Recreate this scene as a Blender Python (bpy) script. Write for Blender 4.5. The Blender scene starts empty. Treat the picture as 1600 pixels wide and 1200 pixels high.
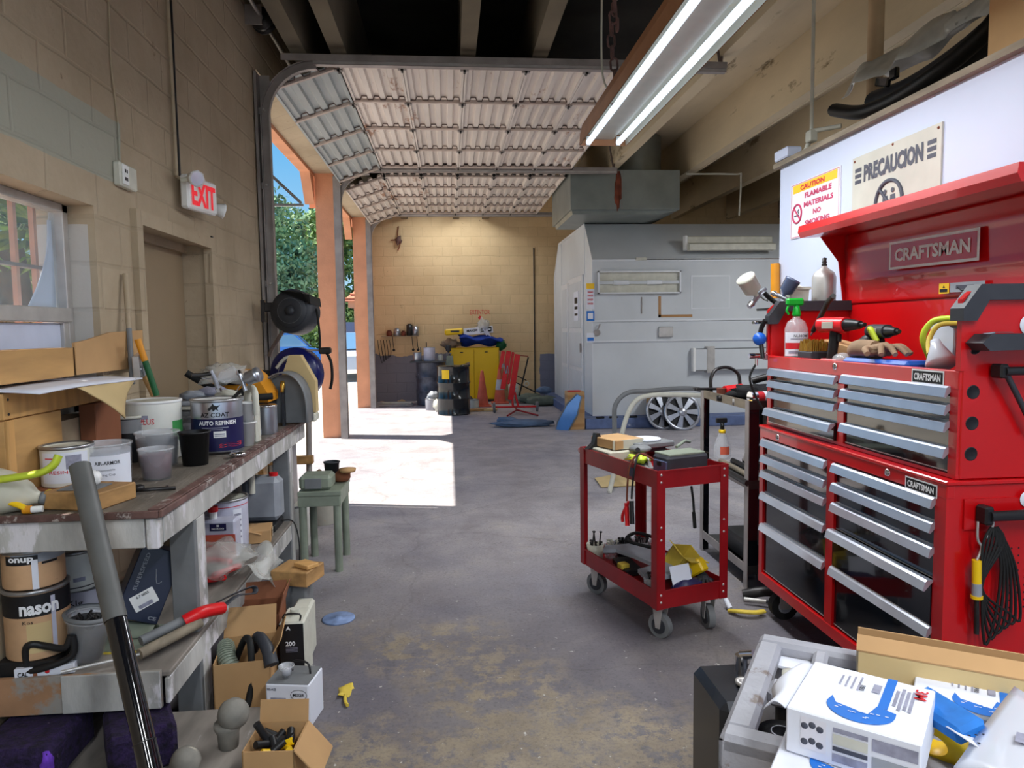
import bpy, math, random
from mathutils import Matrix, Vector, Euler, noise
random.seed(7)
R = math.radians
scene = bpy.context.scene
col = scene.collection

# ------------------------------------------------------------------ camera
cam_data = bpy.data.cameras.new('camera')
cam_data.sensor_fit = 'HORIZONTAL'
cam_data.sensor_width = 36.0
cam_data.lens = 36.0 * 1109.0 / 1600.0
cam_data.clip_start = 0.05
cam_data.clip_end = 400
cam = bpy.data.objects.new('camera', cam_data)
col.objects.link(cam)
c_f = Vector((0.08820777, 0.99307, -0.07766188))
c_r = Vector((0.99588537, -0.08954644, -0.01392001))
c_u = Vector((0.02077789, 0.07611447, 0.99688257))
m = Matrix.Identity(4)
for i in range(3):
    m[i][0] = c_r[i]; m[i][1] = c_u[i]; m[i][2] = -c_f[i]
m[2][3] = 1.5
cam.matrix_world = m
scene.camera = cam

# ------------------------------------------------------------------ sky, sun, exposure
scene.view_settings.view_transform = 'Standard'
scene.view_settings.look = 'None'
scene.view_settings.gamma = 1
scene.view_settings.use_curve_mapping = False
scene.view_settings.exposure = 0.0
world = bpy.data.worlds.new('sky')
scene.world = world
world.use_nodes = True
wn = world.node_tree.nodes; wl = world.node_tree.links
wn.clear()
w_out = wn.new('ShaderNodeOutputWorld'); w_bg = wn.new('ShaderNodeBackground')
w_tc = wn.new('ShaderNodeTexCoord'); w_sep = wn.new('ShaderNodeSeparateXYZ'); w_rmp = wn.new('ShaderNodeValToRGB')
wl.new(w_tc.outputs['Generated'], w_sep.inputs[0]); wl.new(w_sep.outputs[2], w_rmp.inputs[0])
w_rmp.color_ramp.elements[0].position = 0.0; w_rmp.color_ramp.elements[0].color = (0.52, 0.78, 0.95, 1)
w_rmp.color_ramp.elements[1].position = 0.7; w_rmp.color_ramp.elements[1].color = (0.055, 0.26, 0.72, 1)
e = w_rmp.color_ramp.elements.new(0.28); e.color = (0.10, 0.45, 0.88, 1)
wl.new(w_rmp.outputs[0], w_bg.inputs[0]); w_bg.inputs[1].default_value = 1.0
wl.new(w_bg.outputs[0], w_out.inputs[0])
sun_data = bpy.data.lights.new('sun', 'SUN'); sun_data.energy = 10.8; sun_data.angle = R(0.5); sun_data.color = (1, 0.95, 0.84)
sun = bpy.data.objects.new('sun', sun_data); col.objects.link(sun)
sun.rotation_euler = Vector((1.0, -0.25, -1.86)).to_track_quat('-Z', 'Y').to_euler()
LAMP_NEAR, LAMP_FILL = 68, 88          # watts of the hung fixture and of the unseen added ones

# ------------------------------------------------------------------ materials
def lin(c):
    out = []
    for v in c[:3]:
        v /= 255.0
        out.append(v / 12.92 if v <= 0.04045 else ((v + 0.055) / 1.055) ** 2.4)
    return (*out, 1)
MATS = {}
def mat(name, rgb, rough=.6, metal=0, var=.12, scale=9, spots=None, sp_lo=.62, sp_scale=14, bump=.0, bscale=40, emit=0, alpha=1, trans=0, coat=0, ior=1.45, stretch=None):
    m = bpy.data.materials.new(name); m.use_nodes = True
    n = m.node_tree.nodes; l = m.node_tree.links
    b = n['Principled BSDF']
    b.inputs['Roughness'].default_value = rough; b.inputs['Metallic'].default_value = metal
    b.inputs['IOR'].default_value = ior
    if coat: b.inputs['Coat Weight'].default_value = coat
    c = lin(rgb)
    tc = n.new('ShaderNodeTexCoord'); src = tc.outputs['Object']
    if stretch:
        mp = n.new('ShaderNodeMapping'); mp.inputs['Scale'].default_value = stretch
        l.new(src, mp.inputs[0]); src = mp.outputs[0]
    if var or spots:
        nz = n.new('ShaderNodeTexNoise'); nz.inputs['Scale'].default_value = scale; nz.inputs['Detail'].default_value = 5
        l.new(src, nz.inputs['Vector'])
        rp = n.new('ShaderNodeValToRGB')
        rp.color_ramp.elements[0].position = .3; rp.color_ramp.elements[1].position = .7
        rp.color_ramp.elements[0].color = (*[max(0, v * (1 - var * 1.6)) for v in c[:3]], 1)
        rp.color_ramp.elements[1].color = (*[min(1, v * (1 + var * 1.2)) for v in c[:3]], 1)
        l.new(nz.outputs['Fac'], rp.inputs[0]); last = rp.outputs[0]
        if spots:
            nz2 = n.new('ShaderNodeTexNoise'); nz2.inputs['Scale'].default_value = sp_scale; nz2.inputs['Detail'].default_value = 6
            nz2.inputs['Roughness'].default_value = .7
            l.new(src, nz2.inputs['Vector'])
            r2 = n.new('ShaderNodeValToRGB'); r2.color_ramp.elements[0].position = sp_lo; r2.color_ramp.elements[1].position = sp_lo + .06
            l.new(nz2.outputs['Fac'], r2.inputs[0])
            mx = n.new('ShaderNodeMix'); mx.data_type = 'RGBA'
            l.new(r2.outputs[0], mx.inputs[0]); l.new(last, mx.inputs[6]); mx.inputs[7].default_value = lin(spots)
            last = mx.outputs[2]
        l.new(last, b.inputs['Base Color'])
    else:
        b.inputs['Base Color'].default_value = c
    if bump:
        nb = n.new('ShaderNodeTexNoise'); nb.inputs['Scale'].default_value = bscale; nb.inputs['Detail'].default_value = 4
        l.new(src, nb.inputs['Vector'])
        bp = n.new('ShaderNodeBump'); bp.inputs['Strength'].default_value = bump; bp.inputs['Distance'].default_value = .01
        l.new(nb.outputs['Fac'], bp.inputs['Height']); l.new(bp.outputs[0], b.inputs['Normal'])
    if emit:
        b.inputs['Emission Color'].default_value = c; b.inputs['Emission Strength'].default_value = emit
    if alpha < 1: b.inputs['Alpha'].default_value = alpha
    if trans: b.inputs['Transmission Weight'].default_value = trans
    MATS[name] = m
    return m

def block_mat(name, base, dark, patches=(), bump=.4, mort=.012):
    """Painted concrete block: brick pattern in the wall's own metres, with weathering; patches = (axis tests, colour)."""
    m = bpy.data.materials.new(name); m.use_nodes = True
    n = m.node_tree.nodes; l = m.node_tree.links; b = n['Principled BSDF']; b.inputs['Roughness'].default_value = .85
    g = n.new('ShaderNodeNewGeometry'); sp = n.new('ShaderNodeSeparateXYZ'); l.new(g.outputs['Position'], sp.inputs[0])
    ad = n.new('ShaderNodeMath'); ad.operation = 'ADD'; l.new(sp.outputs[0], ad.inputs[0]); l.new(sp.outputs[1], ad.inputs[1])
    cb = n.new('ShaderNodeCombineXYZ'); l.new(ad.outputs[0], cb.inputs[0]); l.new(sp.outputs[2], cb.inputs[1])
    wob = n.new('ShaderNodeTexNoise'); wob.inputs['Scale'].default_value = 3; l.new(cb.outputs[0], wob.inputs['Vector'])
    wm = n.new('ShaderNodeVectorMath'); wm.operation = 'MULTIPLY_ADD'; wm.inputs[1].default_value = (.03, .03, 0)
    l.new(wob.outputs['Color'], wm.inputs[0]); l.new(cb.outputs[0], wm.inputs[2])
    br = n.new('ShaderNodeTexBrick'); br.inputs['Scale'].default_value = 1; br.inputs['Mortar Size'].default_value = mort
    br.inputs['Mortar Smooth'].default_value = .7; br.inputs['Brick Width'].default_value = .406; br.inputs['Row Height'].default_value = .203
    br.inputs['Color1'].default_value = (1, 1, 1, 1); br.inputs['Color2'].default_value = (.86, .86, .86, 1); br.inputs['Mortar'].default_value = (.78, .78, .78, 1)
    l.new(wm.outputs[0], br.inputs['Vector'])
    nz = n.new('ShaderNodeTexNoise'); nz.inputs['Scale'].default_value = 1.3; nz.inputs['Detail'].default_value = 8; nz.inputs['Roughness'].default_value = .65
    l.new(g.outputs['Position'], nz.inputs['Vector'])
    rp = n.new('ShaderNodeValToRGB'); rp.color_ramp.elements[0].position = .35; rp.color_ramp.elements[1].position = .7
    rp.color_ramp.elements[0].color = lin(dark); rp.color_ramp.elements[1].color = lin(base); l.new(nz.outputs['Fac'], rp.inputs[0])
    last = rp.outputs[0]
    for tests, colr in patches:
        mask = None
        for ax, lo, hi, rag in tests:
            nr = n.new('ShaderNodeTexNoise'); nr.inputs['Scale'].default_value = 4.5; nr.inputs['Detail'].default_value = 3; l.new(g.outputs['Position'], nr.inputs['Vector'])
            s1 = n.new('ShaderNodeMath'); s1.operation = 'MULTIPLY_ADD'; s1.inputs[1].default_value = rag; l.new(nr.outputs['Fac'], s1.inputs[0]); l.new(sp.outputs[ax], s1.inputs[2])
            a = n.new('ShaderNodeMath'); a.operation = 'GREATER_THAN'; l.new(s1.outputs[0], a.inputs[0]); a.inputs[1].default_value = lo + rag * .5
            c2 = n.new('ShaderNodeMath'); c2.operation = 'LESS_THAN'; l.new(s1.outputs[0], c2.inputs[0]); c2.inputs[1].default_value = hi + rag * .5
            mu = n.new('ShaderNodeMath'); mu.operation = 'MULTIPLY'; l.new(a.outputs[0], mu.inputs[0]); l.new(c2.outputs[0], mu.inputs[1])
            if mask is None: mask = mu.outputs[0]
            else:
                m2 = n.new('ShaderNodeMath'); m2.operation = 'MULTIPLY'; l.new(mask, m2.inputs[0]); l.new(mu.outputs[0], m2.inputs[1]); mask = m2.outputs[0]
        mx = n.new('ShaderNodeMix'); mx.data_type = 'RGBA'; l.new(mask, mx.inputs[0]); l.new(last, mx.inputs[6]); mx.inputs[7].default_value = lin(colr); last = mx.outputs[2]
    mb = n.new('ShaderNodeMix'); mb.data_type = 'RGBA'; mb.blend_type = 'MULTIPLY'; mb.inputs[0].default_value = .38
    l.new(last, mb.inputs[6]); l.new(br.outputs['Color'], mb.inputs[7])
    # thin dark chips
    ck = n.new('ShaderNodeTexNoise'); ck.inputs['Scale'].default_value = 7; ck.inputs['Detail'].default_value = 9; ck.inputs['Roughness'].default_value = .75; l.new(g.outputs['Position'], ck.inputs['Vector'])
    cr = n.new('ShaderNodeValToRGB'); cr.color_ramp.elements[0].position = .30; cr.color_ramp.elements[1].position = .36
    cr.color_ramp.elements[0].color = (.55, .5, .45, 1); cr.color_ramp.elements[1].color = (1, 1, 1, 1); l.new(ck.outputs['Fac'], cr.inputs[0])
    mc = n.new('ShaderNodeMix'); mc.data_type = 'RGBA'; mc.blend_type = 'MULTIPLY'; mc.inputs[0].default_value = 1
    l.new(mb.outputs[2], mc.inputs[6]); l.new(cr.outputs[0], mc.inputs[7]); l.new(mc.outputs[2], b.inputs['Base Color'])
    b1 = n.new('ShaderNodeBump'); b1.inputs['Strength'].default_value = bump; b1.inputs['Distance'].default_value = .012; b1.invert = True
    l.new(br.outputs['Fac'], b1.inputs['Height'])
    n3 = n.new('ShaderNodeTexNoise'); n3.inputs['Scale'].default_value = 30; n3.inputs['Detail'].default_value = 4; l.new(g.outputs['Position'], n3.inputs['Vector'])
    b2 = n.new('ShaderNodeBump'); b2.inputs['Strength'].default_value = .35; b2.inputs['Distance'].default_value = .006
    l.new(n3.outputs['Fac'], b2.inputs['Height']); l.new(b1.outputs[0], b2.inputs['Normal']); l.new(b2.outputs[0], b.inputs['Normal'])
    MATS[name] = m
    return m

def floor_mat():
    m = bpy.data.materials.new('shop_floor'); m.use_nodes = True
    n = m.node_tree.nodes; l = m.node_tree.links; b = n['Principled BSDF']
    g = n.new('ShaderNodeNewGeometry'); P = g.outputs['Position']
    def nz(scale, det, rough=.6, dist=0):
        t = n.new('ShaderNodeTexNoise'); t.inputs['Scale'].default_value = scale; t.inputs['Detail'].default_value = det
        t.inputs['Roughness'].default_value = rough; t.inputs['Distortion'].default_value = dist; l.new(P, t.inputs['Vector']); return t.outputs['Fac']
    def ramp(f, pts):
        r = n.new('ShaderNodeValToRGB'); els = r.color_ramp.elements
        els[0].position, els[0].color = pts[0][0], lin(pts[0][1]) if len(pts[0][1]) == 3 else pts[0][1]
        els[1].position, els[1].color = pts[-1][0], lin(pts[-1][1])
        for p, c in pts[1:-1]:
            e = els.new(p); e.color = lin(c)
        l.new(f, r.inputs[0]); return r.outputs[0]
    def mix(f, a, c, mode='MIX'):
        x = n.new('ShaderNodeMix'); x.data_type = 'RGBA'; x.blend_type = mode
        if isinstance(f, float): x.inputs[0].default_value = f
        else: l.new(f, x.inputs[0])
        l.new(a, x.inputs[6])
        if isinstance(c, tuple): x.inputs[7].default_value = c
        else: l.new(c, x.inputs[7])
        return x.outputs[2]
    W = (255, 255, 255); K = (0, 0, 0)
    base = ramp(nz(1.1, 9, .65, .4), [(.3, (84, 80, 88)), (.48, (106, 101, 106)), (.62, (122, 116, 116)), (.75, (138, 130, 124))])
    # tan worn patches where the grey coating has gone, broken up
    sp = n.new('ShaderNodeSeparateXYZ'); l.new(P, sp.inputs[0])
    tan = ramp(nz(5, 9, .7, .5), [(.3, (120, 108, 94)), (.7, (154, 140, 118))])
    f1 = ramp(nz(.55, 3, .5), [(.50, K), (.58, W)]); f2 = ramp(nz(9, 8, .75), [(.47, K), (.55, W)])
    fm = n.new('ShaderNodeMath'); fm.operation = 'MULTIPLY'; l.new(f1, fm.inputs[0]); l.new(f2, fm.inputs[1])
    c = mix(fm.outputs[0], base, tan)
    # the floor colour turns paler past the benches, towards the back
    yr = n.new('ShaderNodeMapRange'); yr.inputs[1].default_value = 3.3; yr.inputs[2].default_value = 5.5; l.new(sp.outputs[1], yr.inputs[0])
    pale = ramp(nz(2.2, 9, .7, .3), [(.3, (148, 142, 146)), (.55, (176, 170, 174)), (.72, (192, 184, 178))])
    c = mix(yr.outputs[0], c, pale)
    # worn tan band by the near edge
    wn_ = n.new('ShaderNodeTexNoise'); wn_.inputs['Scale'].default_value = 3.2; wn_.inputs['Detail'].default_value = 8; wn_.inputs['Roughness'].default_value = .7; l.new(P, wn_.inputs['Vector'])
    ws = n.new('ShaderNodeMath'); ws.operation = 'MULTIPLY_ADD'; ws.inputs[1].default_value = -1.6; l.new(wn_.outputs['Fac'], ws.inputs[0]); l.new(sp.outputs[1], ws.inputs[2])
    wr = ramp(ws.outputs[0], [(0, W), (1, K)]);
    wmr = n.new('ShaderNodeMapRange'); wmr.inputs[1].default_value = 1.95; wmr.inputs[2].default_value = 1.7; l.new(ws.outputs[0], wmr.inputs[0])
    wx = n.new('ShaderNodeMapRange'); wx.inputs[1].default_value = 1.2; wx.inputs[2].default_value = .8; l.new(sp.outputs[0], wx.inputs[0])
    wmul = n.new('ShaderNodeMath'); wmul.operation = 'MULTIPLY'; l.new(wmr.outputs[0], wmul.inputs[0]); l.new(wx.outputs[0], wmul.inputs[1])
    wm3 = n.new('ShaderNodeMath'); wm3.operation = 'MULTIPLY'; l.new(wmul.outputs[0], wm3.inputs[0]); l.new(ramp(nz(14, 8, .8), [(.42, K), (.5, W)]), wm3.inputs[1])
    c = mix(wm3.outputs[0], c, tan)
    # blue grey and brown casts of old paint and oil, fine grain
    c = mix(ramp(nz(.7, 4, .5, .6), [(.50, K), (.66, (140, 140, 140))]), c, lin((92, 98, 128)))
    c = mix(ramp(nz(1.5, 8, .75, .5), [(.54, K), (.66, (130, 130, 130))]), c, lin((104, 92, 78)))
    c = mix(.55, c, ramp(nz(60, 8, .8), [(.35, (150, 150, 150)), (.5, W), (.66, W)]), 'MULTIPLY')
    # grime, scuffs, specks, cracks
    c = mix(ramp(nz(2.6, 10, .75, 1.2), [(.60, K), (.72, (150, 150, 150))]), c, lin((70, 64, 66)))
    c = mix(ramp(nz(26, 8, .8, 1), [(.57, K), (.63, (190, 190, 190))]), c, lin((96, 88, 86)))
    c = mix(ramp(nz(34, 4, .6), [(.68, K), (.70, W)]), c, lin((190, 186, 180)))
    c = mix(ramp(nz(7, 9, .85, 2), [(.62, K), (.67, (200, 200, 200))]), c, lin((165, 160, 156)))
    vo = n.new('ShaderNodeTexVoronoi'); vo.feature = 'DISTANCE_TO_EDGE'; vo.inputs['Scale'].default_value = .55
    wv = n.new('ShaderNodeVectorMath'); wv.operation = 'MULTIPLY_ADD'; wv.inputs[1].default_value = (.35, .35, 0)
    nn = n.new('ShaderNodeTexNoise'); nn.inputs['Scale'].default_value = 2; nn.inputs['Detail'].default_value = 5; l.new(P, nn.inputs['Vector']); l.new(nn.outputs['Color'], wv.inputs[0]); l.new(P, wv.inputs[2])
    l.new(wv.outputs[0], vo.inputs['Vector'])
    c = mix(ramp(vo.outputs['Distance'], [(0.0, (120, 120, 120)), (.006, K)]), c, lin((62, 56, 52)))
    l.new(c, b.inputs['Base Color'])
    rr = n.new('ShaderNodeMapRange'); rr.inputs[3].default_value = .38; rr.inputs[4].default_value = .75; l.new(nz(2.1, 7, .7), rr.inputs[0]); l.new(rr.outputs[0], b.inputs['Roughness'])
    bp = n.new('ShaderNodeBump'); bp.inputs['Strength'].default_value = .25; bp.inputs['Distance'].default_value = .006; l.new(nz(22, 8, .7), bp.inputs['Height']); l.new(bp.outputs[0], b.inputs['Normal'])
    MATS['floor'] = m

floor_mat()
block_mat('wall_block', (190, 172, 146), (168, 150, 124), patches=[([(1, 1.0, 3.60, .03), (2, 2.20, 2.49, .02)], (164, 162, 146)), ([(0, -1.78, -1.56, .0), (1, 3.2, 3.34, .0), (2, 0.0, 1.98, .02)], (196, 192, 186))])
block_mat('wall_back_block', (230, 202, 158), (214, 184, 140), patches=[([(0, -2.0, .62, .05), (2, 0.0, .98, .28)], (132, 132, 144)), ([(0, 1.95, 2.4, .1), (2, 0.0, .95, .05)], (128, 130, 150))], bump=.35)
mat('peach', (228, 160, 122), .8, var=.08, scale=3, spots=(196, 150, 126), sp_lo=.66, sp_scale=5, bump=.3)
mat('concrete_tee', (204, 188, 158), .85, var=.14, scale=1.2, spots=(128, 110, 84), sp_lo=.6, sp_scale=1.6, bump=.3, bscale=20, stretch=(1, .35, 1))
mat('steel_galv', (150, 146, 142), .42, .75, var=.12)
mat('steel_track', (160, 152, 148), .5, .35, var=.15, scale=6)
mat('steel_bar', (120, 104, 98), .5, .4, var=.12)
mat('steel_pale', (196, 192, 188), .38, .5, var=.1)
mat('steel_dark', (62, 60, 60), .4, .7, var=.25)
mat('chrome', (210, 210, 214), .12, 1, var=0)
mat('satin', (196, 200, 212), .32, .75, var=.05)
mat('black_gloss', (14, 15, 20), .09, 0, var=0, coat=.6)
mat('black_plastic', (26, 26, 28), .45, 0, var=.15)
mat('black_rubber', (22, 22, 22), .75, 0, var=.2)
mat('charcoal', (52, 54, 60), .5, 0, var=.12)
mat('chest_red', (196, 8, 14), .3, 0, var=.06, scale=3, coat=.35)
mat('cart_red', (150, 16, 24), .42, 0, var=.14, scale=5, spots=(96, 40, 44), sp_lo=.66, sp_scale=9)
mat('bright_red', (214, 24, 30), .35, 0, var=.08)
mat('door_white', (222, 212, 204), .55, .1, var=.08, scale=2, spots=(168, 130, 108), sp_lo=.60, sp_scale=3.0, stretch=(1, .35, 1))
mat('door_grey', (182, 188, 188), .5, .1, var=.06, scale=2)
mat('door_rail', (206, 190, 180), .5, .2, var=.08)
mat('booth_white', (206, 210, 214), .5, 0, var=.05, scale=1.5, spots=(176, 176, 172), sp_lo=.70, sp_scale=5)
mat('booth_trim', (220, 222, 226), .4, .1, var=.03)
mat('duct_steel', (142, 148, 144), .42, .55, var=.1, scale=3)
mat('rust', (120, 62, 44), .9, 0, var=.3)
mat('rust_chain', (120, 92, 88), .7, .4, var=.3)
mat('panel_white', (200, 208, 230), .5, 0, var=.03, scale=1.5, spots=(200, 204, 214), sp_lo=.70, sp_scale=2.5)
mat('white', (236, 236, 234), .5, 0, var=.04)
mat('paper', (226, 228, 238), .7, 0, var=.02)
mat('off_white', (206, 204, 190), .5, 0, var=.08, spots=(150, 140, 124), sp_lo=.66)
mat('label_grey', (150, 150, 168), .6, 0, var=.15, scale=60)
mat('enamel', (176, 172, 160), .3, 0, var=.05, spots=(196, 168, 110), sp_lo=.64, sp_scale=5)
mat('enamel_back', (178, 126, 88), .45, 0, var=.08)
mat('tube_light', (222, 240, 255), .4, 0, var=0, emit=1.5)
mat('sign_white', (226, 224, 232), .5, 0, var=.02)
mat('sign_aged', (196, 194, 182), .6, 0, var=.08, scale=4, spots=(170, 164, 146), sp_lo=.66, sp_scale=6)
mat('sign_yellow', (246, 196, 40), .5, 0, var=.03)
mat('text_red', (206, 34, 44), .5, 0, var=0)
mat('text_grey', (74, 76, 88), .6, 0, var=.1)
mat('text_black', (18, 18, 22), .5, 0, var=0)
mat('text_white', (240, 240, 242), .5, 0, var=0)
mat('magenta', (196, 60, 100), .5, 0, var=0)
mat('exit_red', (226, 40, 52), .5, 0, var=0, emit=.5)
mat('wood', (176, 134, 84), .65, 0, var=.2, scale=4, stretch=(6, 1, 6))
mat('wood_grey', (138, 126, 108), .75, 0, var=.2, scale=4, stretch=(5, 1, 5), spots=(176, 172, 164), sp_lo=.64, sp_scale=7)
mat('wood_pale', (192, 164, 130), .8, 0, var=.12, scale=4)
mat('ply', (192, 148, 92), .6, 0, var=.12, scale=3, stretch=(1, 1, 6))
mat('plank', (200, 152, 92), .6, 0, var=.14, scale=3, stretch=(1, 8, 1))
mat('cardboard', (186, 146, 100), .8, 0, var=.08, scale=4)
mat('cardboard_dark', (140, 86, 58), .85, 0, var=.15, scale=4)
mat('cardboard_pale', (206, 180, 130), .8, 0, var=.05, scale=4)
mat('tape', (170, 126, 80), .4, 0, var=.05)
mat('stained_board', (104, 82, 62), .7, 0, var=.5, scale=5)
mat('bench_top', (116, 108, 98), .6, 0, var=.22, scale=6, spots=(160, 150, 140), sp_lo=.62, sp_scale=9, stretch=(3, .6, 1), bump=.3)
mat('bench_paint', (176, 174, 170), .6, 0, var=.32, scale=6, spots=(216, 212, 216), sp_lo=.54, sp_scale=7, bump=.3, stretch=(1, 1, .4))
mat('bench_edge', (106, 78, 72), .55, 0, var=.35, scale=12, spots=(168, 158, 152), sp_lo=.54, sp_scale=18)
mat('dusty_globe', (134, 130, 122), .85, 0, var=.22, scale=12)
mat('stained_card', (170, 128, 94), .8, 0, var=.2, scale=4, spots=(150, 144, 136), sp_lo=.5, sp_scale=3)
mat('shelf_board', (134, 126, 118), .75, 0, var=.28, scale=5, spots=(160, 154, 150), sp_lo=.6, sp_scale=8, stretch=(2, .5, 1))
mat('can_white', (222, 222, 214), .45, 0, var=.05, spots=(166, 160, 150), sp_lo=.68)
mat('can_lid', (168, 168, 170), .3, .8, var=.15)
mat('can_silver', (178, 182, 192), .3, .85, var=.06)
mat('can_navy', (28, 26, 74), .4, 0, var=.1)
mat('can_orange', (206, 164, 124), .5, 0, var=.12, spots=(150, 96, 70), sp_lo=.68)
mat('can_kbody', (196, 196, 214), .45, 0, var=.1)
mat('green_label', (70, 156, 84), .5, 0, var=.05)
mat('clear_plastic', (222, 224, 228), .18, 0, var=0, alpha=.32)
mat('sleeve_grey', (92, 92, 90), .5, 0, var=.12)
mat('clear_bag', (216, 216, 210), .12, 0, var=0, alpha=.38)
mat('frosted', (212, 208, 190), .35, 0, var=.05, alpha=.86)
mat('pink_paint', (120, 52, 78), .3, 0, var=.2)
mat('lime', (196, 214, 60), .35, 0, var=.05)
mat('yellow', (240, 196, 20), .4, 0, var=.05, scale=3)
mat('yellow_dull', (214, 186, 70), .6, 0, var=.12)
mat('amber', (216, 142, 28), .4, 0, var=.05)
mat('blue', (30, 92, 190), .35, 0, var=.06)
mat('blue_foam', (28, 110, 190), .7, 0, var=.25, scale=14)
mat('blue_cloth', (26, 58, 150), .85, 0, var=.15)
mat('blue_reel', (16, 22, 92), .3, 0, var=.1)
mat('print_blue', (26, 110, 200), .5, 0, var=.03)
mat('navy_box', (38, 44, 66), .3, 0, var=.06)
mat('green_bright', (20, 170, 50), .35, 0, var=.05)
mat('green_dark', (24, 92, 50), .45, 0, var=.1)
mat('purple_foam', (34, 20, 56), .95, 0, var=.5, scale=40, spots=(120, 100, 130), sp_lo=.66, sp_scale=60, bump=1, bscale=80)
mat('purple_spray', (98, 50, 170), .8, 0, var=.25, scale=40)
mat('poly_grey', (150, 154, 162), .5, 0, var=.1)
mat('cart_grey', (162, 162, 170), .5, 0, var=.12, scale=7, spots=(118, 106, 100), sp_lo=.60, sp_scale=9, bump=.3)
mat('grey_mid', (118, 120, 122), .55, 0, var=.1)
mat('grey_green', (132, 140, 124), .5, 0, var=.12)
mat('bin_metal', (48, 50, 56), .22, .3, var=.25, scale=6, spots=(120, 122, 128), sp_lo=.68, sp_scale=10)
mat('drum_black', (20, 22, 24), .22, 0, var=.1, coat=.4)
mat('drum_used', (74, 78, 92), .4, .2, var=.3, spots=(140, 150, 166), sp_lo=.64, sp_scale=6)
mat('cab_yellow', (238, 194, 10), .35, 0, var=.04, scale=2)
mat('cone_orange', (206, 96, 72), .6, 0, var=.12)
mat('cone_white', (196, 196, 204), .6, 0, var=.12)
mat('bag_blue', (92, 112, 140), .75, 0, var=.12)
mat('bag_green', (104, 112, 98), .8, 0, var=.15)
mat('mirror_blue', (96, 150, 216), .15, .3, var=.05)
mat('rag', (156, 128, 102), .9, 0, var=.2)
mat('glove_black', (16, 15, 18), .8, 0, var=.3)
mat('plastic_sheet', (198, 198, 192), .35, 0, var=.12)
mat('brass', (196, 156, 70), .35, .8, var=.2)
mat('floor_blue', (94, 110, 150), .6, 0, var=.15, spots=(186, 190, 200), sp_lo=.66, sp_scale=8)
mat('poly_disc', (120, 140, 178), .6, 0, var=.2, scale=20)
mat('glass', (200, 220, 225), .05, 0, var=0, alpha=.16)
mat('frost_pane', (206, 214, 236), .5, 0, var=.06, scale=4, alpha=.93)
mat('car_blue', (30, 120, 210), .2, .2, var=0, coat=.6)
mat('car_grey', (86, 96, 124), .25, .2, var=0, coat=.5)
mat('car_white', (214, 218, 228), .25, 0, var=0, coat=.5)
mat('car_glass', (120, 160, 190), .08, .2, var=0)
mat('pavement', (190, 184, 174), .85, 0, var=.12, scale=2, spots=(150, 144, 136), sp_lo=.62, sp_scale=5, bump=.2)
mat('bark', (92, 76, 62), .9, 0, var=.25)
mat('leaf', (128, 160, 92), .7, 0, var=.5, scale=1.2)
mat('leaf_blue', (146, 178, 130), .7, 0, var=.5, scale=1.0)
mat('palm', (120, 150, 56), .6, 0, var=.45, scale=3)
mat('palm_dry', (168, 150, 110), .8, 0, var=.3)
mat('roof_tile', (226, 140, 104), .7, 0, var=.12, scale=6)
mat('bar_paint', (196, 140, 112), .7, 0, var=.1)
mat('tan_cloth', (150, 130, 110), .9, 0, var=.15)
M = lambda k: MATS[k]

# ------------------------------------------------------------------ mesh building
def rotm(rx=0, ry=0, rz=0):
    return Euler((R(rx), R(ry), R(rz))).to_matrix()
def basis(d):
    d = Vector(d).normalized()
    a = Vector((0, 0, 1)) if abs(d.z) < .95 else Vector((1, 0, 0))
    x = a.cross(d).normalized(); y = d.cross(x).normalized()
    return x, y, d
def smooth_path(pts, k=6, closed=False):
    P = [Vector(p) for p in pts]; n = len(P); out = []
    rng = range(n) if closed else range(n - 1)
    for i in rng:
        if closed: p0, p1, p2, p3 = P[i - 1], P[i], P[(i + 1) % n], P[(i + 2) % n]
        else: p0, p1, p2, p3 = P[max(i - 1, 0)], P[i], P[i + 1], P[min(i + 2, n - 1)]
        for j in range(k):
            t = j / k
            out.append(.5 * ((2 * p1) + (-p0 + p2) * t + (2 * p0 - 5 * p1 + 4 * p2 - p3) * t * t + (-p0 + 3 * p1 - 3 * p2 + p3) * t ** 3))
    if not closed: out.append(P[-1])
    return out
ROOTM = {}
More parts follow.
